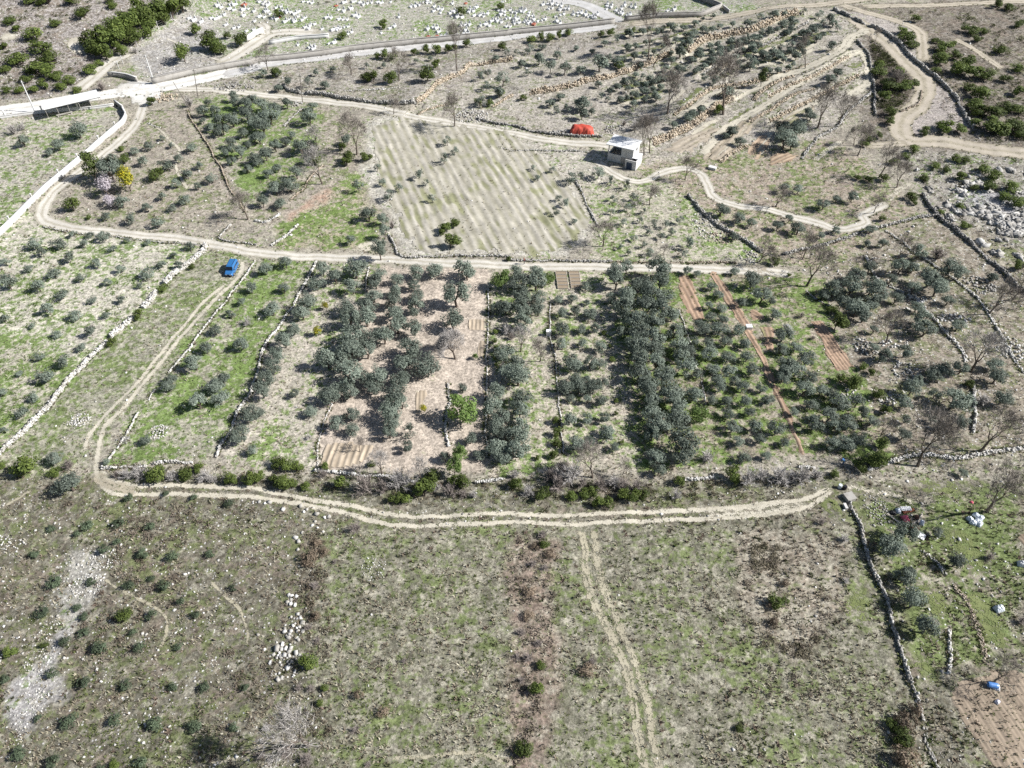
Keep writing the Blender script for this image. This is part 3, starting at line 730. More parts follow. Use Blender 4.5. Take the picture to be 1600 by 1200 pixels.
WALLS = []
def stone_wall(label, pts, h=.7, w=.55, mat='stone', s=.38, ruin=.12, name="dry_stone_wall", px=True, group="dry stone walls", cat="stone wall"):
    s = s * .74; h = h * .85; w = w * .72; ruin = ruin * 1.5 + .05
    P = resample(W(pts) if px else np.array(pts), s * .95)
    P = P + (np.stack([vnoise(P[:, 0], P[:, 1], 3.0), vnoise(P[:, 0] + 71, P[:, 1], 3.0)], 1) - .5) * .5
    t = np.gradient(P, axis=0); t /= np.linalg.norm(t, axis=1)[:, None] + 1e-9
    yaw = np.arctan2(t[:, 1], t[:, 0])
    pos, siz, ya = [], [], []
    lay = max(1, int(round(h / (s * .62))))
    rows = max(1, int(round(w / (s * .8))))
    hv = vnoise(P[:, 0], P[:, 1], 2.5)
    for k in range(lay):
        for r in range(rows):
            keep = (rng.random(len(P)) > ruin * (.4 + k)) & ((k == 0) | (hv > .25 * k / max(1, lay - 1) + ruin - .12))
            off = (r - (rows - 1) / 2) * w / rows + rng.normal(0, .05, len(P))
            q = P + np.stack([-t[:, 1], t[:, 0]], 1) * off[:, None] + t * rng.uniform(-.12, .12, (len(P), 1)) * s
            z = hgt(q[:, 0], q[:, 1]) + (k + .42) * s * .62
            sz = np.stack([s * rng.uniform(.75, 1.45, len(P)), s * rng.uniform(.7, 1.25, len(P)), s * rng.uniform(.6, 1.0, len(P))], 1)
            pos.append(np.c_[q, z][keep]); siz.append(sz[keep]); ya.append((yaw + rng.normal(0, .35, len(P)))[keep])
    V, F = stones(np.concatenate(pos), np.concatenate(siz), np.concatenate(ya))
    c = P[len(P) // 2]; base = np.array([c[0], c[1], float(hgt(c[0], c[1]))])
    e = link(name, None, loc=base)
    me = mk("stonework", V - base, F, [M[mat]], col=STC[0])
    kind(link("stonework", me, e), "stuff")
    tag(e, label, cat, group); e['kind'] = 'thing'
    WALLS.append((P, w))
    return e

stone_wall("tan stone retaining wall curving up from the dirt road between terraces", ORANGE_WALL, 1.2, .8, 'stone_tan', .5, .05)
stone_wall("grey retaining wall along upper edge of the dirt road above olive orchard", ROAD_WALL, 1.0, .7, 'stone', .45, .08)
stone_wall("long tan rubble retaining wall above the red tarpaulin", LONG_WALL, 1.2, 1.3, 'stone_tan', .5, .08)
stone_wall("pale orange retaining wall on the topmost terrace by the cemetery corner", UPPER_WALL, 1.4, 1.5, 'stone_tan', .55, .05)
stone_wall("grey rubble retaining wall rising beside the white hut", LOWER_WALL, 1.2, 2.0, 'stone_tan', .45, .15)
stone_wall("low terrace wall behind the two tall bare trees near the hut", CURVE_WALL_A, .8, .9, 'stone_tan', .4, .2)
stone_wall("low terrace wall below the topmost orange retaining wall", CURVE_WALL_B, .7, .5, 'stone', .4, .2)
stone_wall("crumbled terrace wall between the two looping terrace tracks", CURVE_WALL_C, .8, 1.0, 'stone_tan', .4, .3)
stone_wall("crumbled terrace wall under the hairpin of the terrace track", CURVE_WALL_D, .8, 1.0, 'stone_tan', .4, .3)
stone_wall("pale broken stone bank dropping from hairpin to the terraced vegetable bed", BROWN_WALL, .7, .9, 'stone', .45, .25)
stone_wall("long dark dry stone wall running down the scrub hill beside dirt track", T(3, 0, [(410, 60), (600, 152), (720, 200), (830, 290), (900, 370), (1010, 460), (1080, 520), (1160, 600), (1210, 690), (1280, 800)]), 1.0, .7, 'stone', .5, .05)
stone_wall("dark mossy wall on the outer side of the terrace hairpin", T(3, 0, [(560, 260), (620, 340), (650, 480), (660, 600), (670, 720)]), .8, .6, 'stone_dark', .45, .1)
stone_wall("short stone edge crossing the bare dirt slope", T(3, 0, [(960, 570), (940, 650), (830, 700)]), .6, .6, 'stone_brown', .45, .2)
stone_wall("grey wall running diagonally from the white rocks past the green strip", T(3, 1, [(960, 20), (1060, 150), (1200, 270), (1300, 360), (1450, 490), (1520, 560), (1600, 620)]) + [(1640, 480)], .9, .7, 'stone_dark', .42, .08)
stone_wall("low grey wall joining the dirt track to the diagonal wall", T(3, 1, [(100, 390), (280, 350), (430, 310), (620, 240), (740, 210), (900, 170), (1050, 150)]), .7, .6, 'stone', .4, .12)
stone_wall("pale broken wall winding down through the bare trees near frame edge", T(3, 1, [(740, 240), (820, 300), (900, 370), (1030, 450), (1180, 560), (1300, 660), (1360, 740), (1430, 850), (1470, 910), (1530, 1030), (1600, 1130)]), .6, .6, 'stone_pale', .4, .28)
stone_wall("pale rubble wall below the dense olive clump", T(3, 1, [(610, 400), (680, 540), (800, 610), (930, 680), (1040, 800), (1120, 900), (1220, 1000), (1240, 1060)]), .6, .8, 'stone_pale', .42, .25)
stone_wall("straight white stone wall segment above the rubble bank", T(3, 2, [(1270, 0), (1290, 150), (1280, 300)]), .6, .5, 'stone_pale', .4, .12)
stone_wall("wide white rubble wall under the two leaning bare trees", T(3, 2, [(620, 540), (830, 462), (1000, 450), (1180, 462), (1400, 430), (1600, 400)]) + [(1640, 690)], .6, 1.0, 'stone_pale', .36, .25)
stone_wall("long grey wall dividing the grassland from the small olive field", T(3, 2, [(505, 740), (560, 860), (600, 1000), (650, 1170)]) + T(3, 3, [(720, 120), (790, 330), (830, 480), (880, 640), (935, 770), (970, 900)]), .8, .42, 'stone', .34, .14)
stone_wall("broken wall continuing below the overgrown bushes", T(3, 3, [(975, 940), (1000, 1060), (1060, 1200)]) + [(1475, 1260)], .6, .6, 'stone', .36, .25)
stone_wall("short pale stone row between the two small olive trees and ploughed plot", T(3, 3, [(1130, 340), (1140, 480), (1130, 610)]), .4, .5, 'stone_pale', .35, .3)
stone_wall("loose pale stone row on the slope beside the green strip", T(3, 3, [(1150, 60), (1230, 150), (1280, 250), (1330, 400), (1370, 540)]), .35, .8, 'stone_brown', .3, .5)
stone_wall("pale stone row descending from the rubbish heap", T(3, 2, [(960, 1040), (1040, 1110), (1100, 1190)]), .35, .7, 'stone_pale', .3, .45)
ZT3 = lambda pts: [(960 + a / 3.636, 20 + b / 3.636) for a, b in pts]
stone_wall("pale rubble bank along the middle of the curved terraces", ZT3([(760, 625), (880, 570), (1000, 485), (1130, 450)]), .8, 1.4, 'stone_tan', .42, .3)
stone_wall("short rubble bank above the small terraced beds", ZT3([(600, 850), (680, 790), (760, 755)]), .7, 1.4, 'stone_tan', .42, .3)
stone_wall("short pale rubble bank between two small terrace olive rows", ZT3([(540, 370), (600, 325), (655, 275)]), .7, 1.2, 'stone_tan', .42, .25)
stone_wall("rubble bank under the slim dark pine on terrace edge", ZT3([(790, 500), (860, 440), (930, 400), (1010, 378)]), .9, 1.4, 'stone_tan', .42, .25)
stone_wall("thin pale terrace edge above the looping terrace track", ZT3([(560, 500), (680, 440), (820, 395), (960, 345), (1100, 300)]), .5, .5, 'stone_tan', .4, .3)
# walls in and round the grove
stone_wall("broad white dry wall between pale olive field and the grassy lane", T(0, 1, [(1285, 335), (1262, 385), (1150, 470), (1030, 572)]), 1.0, 1.0, 'stone_pale', .45, .03)
stone_wall("short white wall between two dark bushes on the lane", T(0, 1, [(975, 625), (940, 680), (900, 725)]), 1.0, 1.0, 'stone_pale', .45, .05)
stone_wall("short white wall above the lowest dark bush on the lane", T(0, 1, [(828, 800), (760, 860), (700, 915)]), 1.0, .9, 'stone_pale', .45, .05)
stone_wall("long straight pale wall descending to the lower frame edge past the field", T(0, 1, [(670, 945), (600, 1010), (420, 1195)]) + T(0, 2, [(280, 170), (130, 320), (0, 440)]) + [(-40, 745)], .9, .7, 'stone_pale', .4, .03)
stone_wall("low white kerb wall along the grassy lane below the blue van", T(0, 1, [(1595, 432), (1500, 570), (1350, 760), (1240, 900), (1100, 1080), (1060, 1130)]), .45, .4, 'stone_pale', .36, .08)
stone_wall("low wall end beside the bend of the lane", T(0, 2, [(975, 35), (930, 100)]) , .4, .4, 'stone_pale', .36, .1)
stone_wall("thin white wall ending at a dark heap near track bend", T(0, 2, [(865, 185), (820, 260), (770, 340), (735, 395), (685, 465)]), .45, .4, 'stone_pale', .36, .08)
stone_wall("low white wall along the foot of the grove, leftmost stretch", T(0, 2, [(640, 527), (850, 520), (930, 515)]), .5, .45, 'stone_pale', .36, .12)
stone_wall("low white wall along the foot of the grove, second stretch from left", T(0, 2, [(965, 498), (1080, 495), (1195, 497)]), .5, .45, 'stone_pale', .36, .12)
stone_wall("low white wall below the furrowed plot", T(1, 2, [(360, 545), (500, 550), (640, 572), (760, 578), (870, 582), (980, 605), (1100, 602)]), .55, .5, 'stone_pale', .36, .12)
stone_wall("white wall fragment under the silvery olive column", T(1, 2, [(1375, 615), (1450, 618), (1550, 598)]), .5, .5, 'stone_pale', .36, .1)
stone_wall("white wall fragment left of the dark juniper bush", T(2, 2, [(1085, 606), (1170, 602), (1265, 585)]), .5, .5, 'stone_pale', .36, .1)
stone_wall("white wall fragment at the foot of the red soil strip", T(3, 2, [(185, 522), (285, 526)]), .45, .45, 'stone_pale', .36, .1)
stone_wall("white dividing wall slanting down from the dirt road through olives", T(1, 1, [(380, 432), (300, 590), (200, 762), (130, 860), (60, 950), (10, 1130)]) + T(0, 2, [(1560, 60), (1495, 170), (1450, 270), (1390, 380), (1348, 455)]), .5, .45, 'stone_pale', .36, .15)
stone_wall("short white stone line near the roadside poplar", T(1, 1, [(712, 470), (690, 550), (685, 620)]), .35, .35, 'stone_pale', .32, .2)
stone_wall("straight white dividing wall beside the fig tree plot", T(1, 1, [(1455, 605), (1456, 830), (1442, 1000), (1437, 1200)]) + T(1, 2, [(1440, 120), (1440, 300), (1450, 460)]), .45, .4, 'stone_pale', .34, .2)
stone_wall("short double stone line left of the bright green tree", T(1, 2, [(1203, 0), (1215, 100), (1185, 180), (1190, 300), (1210, 395)]), .4, .45, 'stone_pale', .34, .2)
stone_wall("thin stone line along left edge of furrowed plot", T(1, 2, [(470, 130), (400, 330), (380, 440), (375, 515)]), .35, .35, 'stone_pale', .32, .3)
stone_wall("thin stone line through the small-tree columns below the white box", T(2, 1, [(245, 690), (238, 880), (262, 1000), (280, 1190)]) + T(2, 2, [(292, 100), (308, 220), (322, 440)]), .35, .3, 'stone_pale', .32, .2)
stone_wall("thin stone line on far side of the densest olive column", T(2, 1, [(1045, 740), (1090, 880), (1130, 1000), (1180, 1190)]) + T(2, 2, [(1210, 130)]), .35, .35, 'stone_pale', .34, .25)
stone_wall("thin stone edge left of the small red ridged plot", T(3, 1, [(240, 620), (300, 670), (380, 720)]), .35, .35, 'stone_pale', .34, .25)
# walls north of the road
stone_wall("rough dark wall diagonal across field toward the bare shrub", T(2, 1, [(1105, 25), (1200, 140), (1300, 220), (1420, 290), (1560, 380)]), .8, .8, 'stone', .42, .1)
stone_wall("pale stone line splitting stubble field from green rows", T(2, 0, [(400, 1130), (430, 1195)]) + T(2, 1, [(440, 10), (490, 120), (540, 215)]), .5, .5, 'stone', .4, .2)
stone_wall("low wall along stubble field beside the dirt road", T(1, 1, [(830, 270), (870, 340), (920, 408), (1200, 402), (1560, 405)]) + T(2, 1, [(0, 430), (300, 432), (620, 438)]), .5, .45, 'stone', .36, .15)
stone_wall("low roadside wall under the green rows", T(2, 1, [(640, 440), (1000, 445), (1400, 442)]), .45, .4, 'stone_brown', .36, .2)
stone_wall("bent low wall enclosing the green corner above dirt road", T(0, 1, [(1440, 205), (1380, 275), (1395, 300), (1600, 330)]), .5, .45, 'stone', .4, .1)
stone_wall("short pale wall in green field above the road, lower one", T(1, 1, [(105, 335), (140, 310), (200, 265), (262, 208)]), .5, .5, 'stone_pale', .4, .1)
stone_wall("short pale wall in green field above the road, upper bent one", T(1, 1, [(0, 180), (60, 190), (100, 170), (150, 140)]), .5, .5, 'stone_pale', .4, .1)
stone_wall("thin wall running down from the orchard into brown patch", T(1, 0, [(410, 1040), (350, 1100), (300, 1180)]) + T(1, 1, [(260, 10), (215, 50)]), .5, .45, 'stone_brown', .4, .1)
stone_wall("dark fence-line wall between two olive orchards", T(0, 0, [(1170, 690), (1210, 770), (1300, 910), (1380, 1050), (1440, 1190)]) + T(0, 1, [(1490, 40), (1530, 130)]), .6, .4, 'stone_brown', .36, .15)
stone_wall("short pale wall stub beside the orchard stone heap", T(1, 0, [(180, 790), (230, 730), (290, 680)]), .5, .5, 'stone', .4, .2)
stone_wall("pale low wall below the orange retaining wall", T(1, 0, [(1010, 720), (1060, 690), (1190, 655)]), .5, .6, 'stone_tan', .42, .2)
stone_wall("dark roadside wall approaching the red tarpaulin", T(1, 0, [(1390, 745), (1500, 775), (1600, 790)]) + T(2, 0, [(150, 825), (330, 850), (560, 855)]), .7, .6, 'stone_dark', .45, .1)
stone_wall("short pale wall on terrace rising toward long tan wall", T(1, 0, [(1480, 670), (1540, 630), (1600, 600)]), .6, .7, 'stone_tan', .45, .15)
stone_wall("thin pale wall under the wispy terrace shrubs", T(1, 0, [(560, 585), (700, 575), (890, 558)]), .4, .5, 'stone_pale', .4, .25)
stone_wall("low wall bordering the field below the road near the hut", T(1, 0, [(1530, 925), (1600, 940)]) + T(2, 0, [(0, 945), (200, 940), (500, 950)]), .45, .5, 'stone', .4, .3)
stone_wall("wire fence-foot of stones under left field's road edge", T(0, 1, [(270, 225), (450, 255), (700, 282), (1000, 312), (1250, 335)]), .35, .35, 'stone', .34, .25)
stone_wall("short stone edging below junction between road and orchard", T(0, 0, [(920, 770), (960, 790), (1000, 800)]), .3, .4, 'stone_pale', .34, .3)

# heaps of stones
def heap(label, cx, cy, rx, ry, n, s, mat='stone_pale', name="stone_heap", mound=.5, parts=False, pts=None):
    x, y, _ = P1(cx, cy)
    base = np.array([x, y, float(hgt(x, y))])
    e = link(name, None, loc=base)
    if pts is not None:
        q = W(pts); k = len(q)
        r = np.ones(k) * .6
    else:
        k = n
        a = rng.uniform(0, 2 * math.pi, k); r = np.sqrt(rng.random(k))
        q = np.stack([x + np.cos(a) * r * rx, y + np.sin(a) * r * ry], 1)
    s = s * (.68 if parts else .58)
    if not parts and pts is None: k0 = k
    sz = s * rng.uniform(.5, 1.4, (k, 1)) * rng.uniform(.7, 1.2, (k, 3)) * np.array([1.15, 1, .75])
    z = hgt(q[:, 0], q[:, 1]) + sz[:, 2] * .15 + .6 * mound * (1 - r) * rng.uniform(.3, 1, k)
    ya = rng.uniform(0, 6.28, k)
    if parts:
        for i in range(k):
            V, F = stones(np.zeros((1, 3)), sz[i:i + 1], ya[i:i + 1], .3)
            link("stone", mk("stone", V, F, [M[mat]], col=STC[0]), e, loc=(q[i, 0] - base[0], q[i, 1] - base[1], z[i] - base[2]))
    else:
        V, F = stones(np.c_[q, z], sz, ya, .3)
        kind(link("rubble", mk("rubble", V - base, F, [M[mat]], col=STC[0]), e), "stuff")
    tag(e, label, "stone heap", "heaps of stones")
    return e
Z4 = lambda pts: [(400 + a / 6.667, 900 + b / 6.667) for a, b in pts]
heap("line of large white stones tumbled along the scrub in the lower grassland", 455, 985, 4, 12, 0, .62, 'stone_pale', mound=.1, parts=True, pts=Z4([
    (460, 105), (345, 200), (375, 205), (420, 215), (330, 275), (365, 250), (325, 300), (365, 290), (405, 305), (350, 345), (435, 400), (465, 435), (485, 490), (370, 435), (430, 450), (410, 500),
    (455, 535), (425, 545), (300, 545), (300, 580), (365, 575), (435, 580), (490, 578), (350, 610), (320, 620), (375, 625), (455, 615), (415, 655), (445, 670), (405, 700), (355, 715), (275, 710),
    (305, 515), (310, 755), (265, 765), (365, 755), (220, 760), (245, 800), (295, 810), (345, 785), (185, 820), (215, 855), (260, 840), (345, 830), (325, 855), (415, 805), (290, 870), (250, 900),
    (265, 930), (145, 905), (330, 895), (350, 920), (375, 900), (330, 960), (360, 945), (205, 1025), (245, 1015), (270, 1060), (230, 1080), (395, 1035), (380, 1050), (300, 830), (235, 830), (390, 520), (340, 640)]))
Z5 = lambda pts: T(1, 2, pts)
heap("few white boulders in a line below the track bend", 480, 810, 3, 8, 0, .75, 'stone_pale', mound=0, parts=True, pts=Z5([
    (300, 800), (290, 850), (320, 785), (280, 765), (380, 815), (370, 860), (350, 885), (420, 925), (385, 900), (265, 985), (262, 1035), (290, 930), (430, 835), (455, 828), (85, 740), (55, 745), (20, 735), (170, 785), (245, 960), (600, 960)]))
heap("pale rubble heap at the road junction beside round bush", 258, 153, 3.4, 3.0, 130, .5, 'stone_tan', mound=.9)
heap("white stone heap on the terrace above the dirt road", 738, 182, 4.6, 4.2, 190, .5, 'stone_pale', mound=1.0)
heap("grey stone heap in the middle of the grassy lane", 123, 657, 1.9, 1.6, 110, .3, 'stone_pale', mound=.5)
heap("white stone heap in the strip left of the furrows", 248, 675, 1.7, 1.6, 100, .3, 'stone_pale', mound=.7)
heap("dark stone heap at end of the thin white wall", 192, 687, 1.1, 1.1, 60, .32, 'stone_dark', mound=.5)
heap("sprinkle of white stones in the grassland right of the boulders", 583, 888, 1.9, 2.0, 90, .22, 'stone_pale', mound=.1)
heap("white stones spilled beside lower scrub path", 163, 875, 2.4, 1.6, 100, .3, 'stone_pale', mound=.2)
heap("small white stone patch by the left frame edge", 12, 850, 3, .9, 60, .3, 'stone_pale', mound=.1)
heap("white boulders under the pale rubble wall by the dense olives", 1433, 466, 1.6, 1.8, 26, .8, 'stone_pale', mound=.7)
heap("white boulders beside the small bare tree", 1395, 537, 2.6, 1.2, 34, .6, 'stone_pale', mound=.5)
heap("dark grey stone heap below small bare tree", 1352, 545, 2.0, 3.0, 60, .5, 'stone', mound=.6)
heap("white stone scatter under wall of bare trees", 1415, 580, 2.6, 2.6, 60, .5, 'stone_pale', mound=.5)
heap("grey stone heap between the two leaning bare trees", 1532, 445, 3.4, 3.2, 90, .55, 'stone', mound=.7)
heap("white stones right of the lone olive by the wall", 1490, 497, 3.0, 1.6, 50, .6, 'stone_pale', mound=.4)
heap("white rubble patch at the right frame edge below bare tree", 1578, 545, 3.0, 3.4, 110, .5, 'stone_pale', mound=.5)
heap("pale rubble beside the green bush and wall", 1385, 625, 1.4, 2.4, 50, .45, 'stone_pale', mound=.4)
heap("white stone cluster among the grey-green olives", 1330, 618, 1.6, 1.8, 50, .42, 'stone_pale', mound=.4)
heap("purplish grey stone spread above the rubbish heap", 1370, 795, 1.8, 3.0, 110, .28, 'stone', mound=.2)
heap("grey stones piled by orchard wall stub", 463, 163, 1.8, 1.8, 40, .55, 'stone', mound=.6)
heap("dark stone heap along the upper dirt road", 365, 136, 6.0, 3.0, 120, .55, 'stone_dark', mound=.7)
heap("white stones beside the hut's far corner", 960, 202, 2.8, 2.2, 70, .5, 'stone', mound=.6)
heap("pale stone spread next to the rough diagonal wall", 1105, 352, 3.4, 5.5, 160, .45, 'stone_pale', mound=.3)
heap("brown stone heap where the rough wall meets roadside", 1130, 372, 4.0, 2.2, 90, .5, 'stone_brown', mound=.4)
heap("pale stone pile at end of rough wall by road", 1172, 402, 2.2, 2.6, 60, .5, 'stone', mound=.5)
heap("white stone drift at bottom left path", 70, 1010, 2.2, 4.0, 110, .26, 'stone_pale', mound=.1)
heap("white stone drift lower down the left path", 45, 1110, 2.4, 4.0, 110, .24, 'stone_pale', mound=.1)
heap("white stone scatter high on the left scrub slope", 135, 918, 2.4, 1.8, 130, .26, 'stone_pale', mound=.1)

# ------------------------------------------------------------------ karst outcrop: pale rock slabs, too many to count
K = []
KZ = W([(1485, 295), (1530, 285), (1600, 300), (1640, 310), (1640, 372), (1560, 352), (1500, 325)])
KW = W([(1420, 250), (1640, 250), (1640, 400), (1560, 420), (1470, 330)])
q = np.stack([rng.uniform(KW[:, 0].min(), KW[:, 0].max(), 26000), rng.uniform(KW[:, 1].min(), KW[:, 1].max(), 26000)], 1)
inn = inside(q[:, 0], q[:, 1], KZ); wide = inside(q[:, 0], q[:, 1], KW)
nz = vnoise(q[:, 0], q[:, 1], 4.0)
nz2 = nz * .6 + .4 * vnoise(q[:, 0] + 9, q[:, 1], 1.3)
q = q[(inn & (nz2 > .49)) | (wide & (nz2 > .66))]
n = len(q)
sz = (.2 + .95 * rng.random((n, 1)) ** 3) * rng.uniform(.5, 1.4, (n, 3)) * np.array([1.4, .9, .6])
V, F = stones(np.c_[q, hgt(q[:, 0], q[:, 1]) + .08], sz, rng.uniform(0, 6.28, n), .5, .5)
kind(link("rubble_outcrop", mk("rubble_outcrop", V, F, [M['stone']], col=STC[0])), "stuff")
# loose stones strewn everywhere
n = 52000
py = rng.uniform(-30, 1240, n); px = rng.uniform(-60, 1660, n)
x, y, _ = drop(px, py, h_base)
_, zp = zone_at(x, y)
keep = rng.random(n) < np.clip((zp[:, 3] - .04) * 1.0, .01, .7) * (vnoise(x, y, 3.2) > .42) 
x, y = x[keep], y[keep]; n = len(x)
sc = .09 + .26 * rng.random(n) ** 4
sz = sc[:, None] * rng.uniform(.7, 1.3, (n, 3)) * np.array([1.1, 1, .7]) * (1 + np.clip((y - 60) / 200, 0, .8))[:, None]
V, F = stones(np.c_[x, y, hgt(x, y) + .02], sz, rng.uniform(0, 6, n), .3)
kind(link("loose_stone_rubble", mk("loose_stone_rubble", V, F, [M['stone_pale']], col=STC[0])), "stuff")
print("loose stones", n)

# ------------------------------------------------------------------ masonry walls
def masonry(name, label, pts, h, w, mat, cap=None, posts=None, ph=.9, sm=False, smooth_it=False, post_mat='whitewall'):
    P = resample(W(pts), 1.5, smooth_it)
    t = np.gradient(P, axis=0); t /= np.linalg.norm(t, axis=1)[:, None]
    nr = np.stack([-t[:, 1], t[:, 0]], 1)
    zc = blur1(hgt(P[:, 0], P[:, 1]))
    c = P[len(P) // 2]; base = np.array([c[0], c[1], zc[len(P) // 2]])
    e = link(name, None, loc=base)
    def strip(nm, hw, z0, z1, m):
        n = len(P)
        V = []
        for off, zz in ((-hw, z0), (-hw, z1), (hw, z1), (hw, z0)):
            q = P + nr * off
            V.append(np.c_[q, zc + zz] - base)
        V = np.concatenate(V)
        F = []
        for k in range(4):
            a = k * n; b = ((k + 1) % 4) * n
            i = np.arange(n - 1)
            F.append(np.stack([a + i, a + i + 1, b + i + 1, b + i], 1))
        F.append(np.array([[0, n, 2 * n, 3 * n], [4 * n - 1, 3 * n - 1, 2 * n - 1, n - 1]]))
        link(nm, mk(nm, V, np.concatenate(F), [m]), e)
    strip("wall_face", w / 2, -.4, h, M[mat])
    strip("coping", w / 2 + .06, h + .002, h + .10, M[cap or mat])
    for k, pp in enumerate(posts or []):
        x, y, _ = P1(*pp)
        i = int(np.argmin(np.hypot(P[:, 0] - x, P[:, 1] - y)))
        b = MB(); b.box(-.14, .14, -.14, .14, 0, ph, taper=(.9, .9)); b.box(-.24, .24, -.24, .24, ph, ph + .16, taper=(.5, .5))
        b.build("post", M[post_mat], e, loc=(P[i, 0] - base[0], P[i, 1] - base[1], zc[i] + h + .1 - base[2]))
    WALLS.append((P, w))
    e['kind'] = 'thing'
    return tag(e, label, "wall")
def blur1(a):
    b = a.copy()
    for _ in range(3):
        b[1:-1] = (b[:-2] + b[1:-1] + b[2:]) / 3
    return b
masonry("boundary_wall", "tall white boundary wall with capped posts beside the curving gravel road",
        T(0, 0, [(770, 690), (795, 735), (775, 775), (700, 840), (560, 960), (420, 1080), (290, 1190)]) + T(0, 1, [(150, 130), (40, 240), (-60, 330)]), 1.3, .3, 'whitewall',
        posts=T(0, 0, [(735, 810), (620, 905), (500, 1015), (370, 1120)]) + T(0, 1, [(220, 70), (75, 195)]), ph=.75)
masonry("boundary_wall", "short dark-sided wall stub joining the white boundary wall at the junction", T(0, 0, [(722, 650), (748, 668), (775, 688)]), 1.1, .3, 'concrete', cap='whitewall')
masonry("parapet_wall", "low white parapet along the gravel road by the long canopy", [(-50, 196)] + T(0, 0, [(0, 742), (220, 712), (400, 695), (560, 684), (715, 664)]), .7, .4, 'whitewall',
        posts=T(0, 0, [(40, 735), (265, 708), (500, 688)]), ph=1.0)
masonry("cemetery_wall", "long grey concrete wall between cemetery and the paved road",
        T(0, 0, [(955, 528), (1200, 468), (1600, 400)]) + T(1, 0, [(0, 392), (400, 350), (600, 318), (1000, 276), (1600, 218)]) + T(2, 0, [(0, 216), (350, 182), (640, 148)]), 1.7, .4, 'concrete')
masonry("cemetery_wall", "grey cemetery wall past the lane entrance with a kinked far corner",
        T(2, 0, [(700, 134), (900, 112), (1185, 106), (1310, 52), (1180, 6)]) + [(1080, -6)], 1.5, .4, 'concrete')
masonry("cemetery_wall", "short pale spur wall leaving the cemetery corner toward the track", T(2, 0, [(1316, 50), (1355, 84)]), .9, .3, 'concrete', cap='whitewall')
masonry("entrance_wall", "low dark wall with white coping across the white gravel yard", T(0, 0, [(680, 482), (715, 478), (800, 490), (862, 512)]), 1.3, .4, 'concrete', cap='whitewall')
masonry("retaining_wall", "pale concrete retaining wall beside the lower cemetery track", T(1, 0, [(85, 280), (250, 250), (460, 235)]), 1.2, .4, 'whitewall')
masonry("retaining_wall", "short white retaining wall under the graves at the cemetery track mouth", T(0, 0, [(1545, 262), (1600, 225)]) + T(1, 0, [(48, 205)]), 1.6, .4, 'whitewall')
# fence posts along the upper-left edge of the cemetery
e = None
for k, (a, b) in enumerate([(745, 432), (770, 398), (860, 292), (890, 255), (925, 225), (968, 200), (990, 180), (1040, 155), (1078, 125), (1110, 95), (1145, 72), (1180, 40), (1210, 20)]):
    p = T(0, 0, [(a, b)])[0]
    x, y, _ = P1(*p); z = float(hgt(x, y))
    if e is None:
        e = link("post_fence", None, loc=(x, y, z)); o0 = Vector((x, y, z))
        tag(e, "row of slim white fence posts climbing along the cemetery's upper-left edge", "fence")
        pb = MB(); pb.box(-.09, .09, -.09, .09, -.2, 2.1, taper=(.8, .8)); pb.box(-.09, .09, -.09, .35, 2.05, 2.2); pm = pb.mesh("post", M['whitewall'])
        prev = None
    link("post", pm, e, loc=Vector((x, y, z)) - o0)
    if prev is not None:
        wb = MB()
        for hh in (.7, 1.3, 1.9):
            wb.tube(prev + Vector((0, 0, hh)) - o0, Vector((x, y, z + hh)) - o0, .012, .012, 3)
        link("wire", wb.mesh("wire", M['concrete']), e)
    prev = Vector((x, y, z))

# ------------------------------------------------------------------ foliage makers
def leaf_quads(c, size, r, up=.35, aspect=.5, out=None):
    """c (n,3) centres; leaf-shaped quads facing outward-ish with random turn -> V, F"""
    n = len(c)
    nrm = r.normal(0, 1, (n, 3)); nrm[:, 2] += up
    if out is not None: nrm = nrm * .55 + out * 1.0
    nrm /= np.linalg.norm(nrm, axis=1)[:, None]
    a = r.normal(0, 1, (n, 3)); t = np.cross(nrm, a); t /= np.linalg.norm(t, axis=1)[:, None]
    b = np.cross(nrm, t)
    L = (size * r.uniform(.6, 1.35, n))[:, None]
    V = np.stack([c - t * L, c - b * L * aspect, c + t * L, c + b * L * aspect], 1).reshape(-1, 3)
    F = np.arange(4 * n).reshape(n, 4)
    return V, F

def crown_points(n, seed, rad=(.5, .5, .38), cz=.56, lobes=16, lobe_r=.2, fill=.35, flat=.2):
    r = np.random.default_rng(seed)
    L = []
    while len(L) < lobes:
        p = r.normal(0, 1, 3); p /= np.linalg.norm(p)
        if p[2] < -.55: continue
        k = r.uniform(.55, .95)
        L.append(np.array([p[0] * (rad[0] - lobe_r * .6) * k, p[1] * (rad[1] - lobe_r * .6) * k, p[2] * (rad[2] - lobe_r * .5) * k]))
    L = np.array(L); R = lobe_r * r.uniform(.65, 1.25, lobes)
    k = r.integers(0, lobes, n)
    d = r.normal(0, 1, (n, 3)); d /= np.linalg.norm(d, axis=1)[:, None]
    rr = np.where(r.random(n) < fill, r.random(n) ** .5, r.uniform(.78, 1.06, n))
    p = L[k] + d * (R[k] * rr)[:, None] * np.array([1, 1, 1 - flat])
    # ragged sprays that break the outline
    m = r.random(n) < .06
    p[m] *= 1 + .16 * r.random((m.sum(), 1))
    p[:, 2] += cz
    p = p[p[:, 2] > .06]
    tone = r.uniform(.6, 1.0, lobes)[k[:len(p)]] if len(p) == n else r.uniform(.3, 1, len(p))
    return p, tone, r

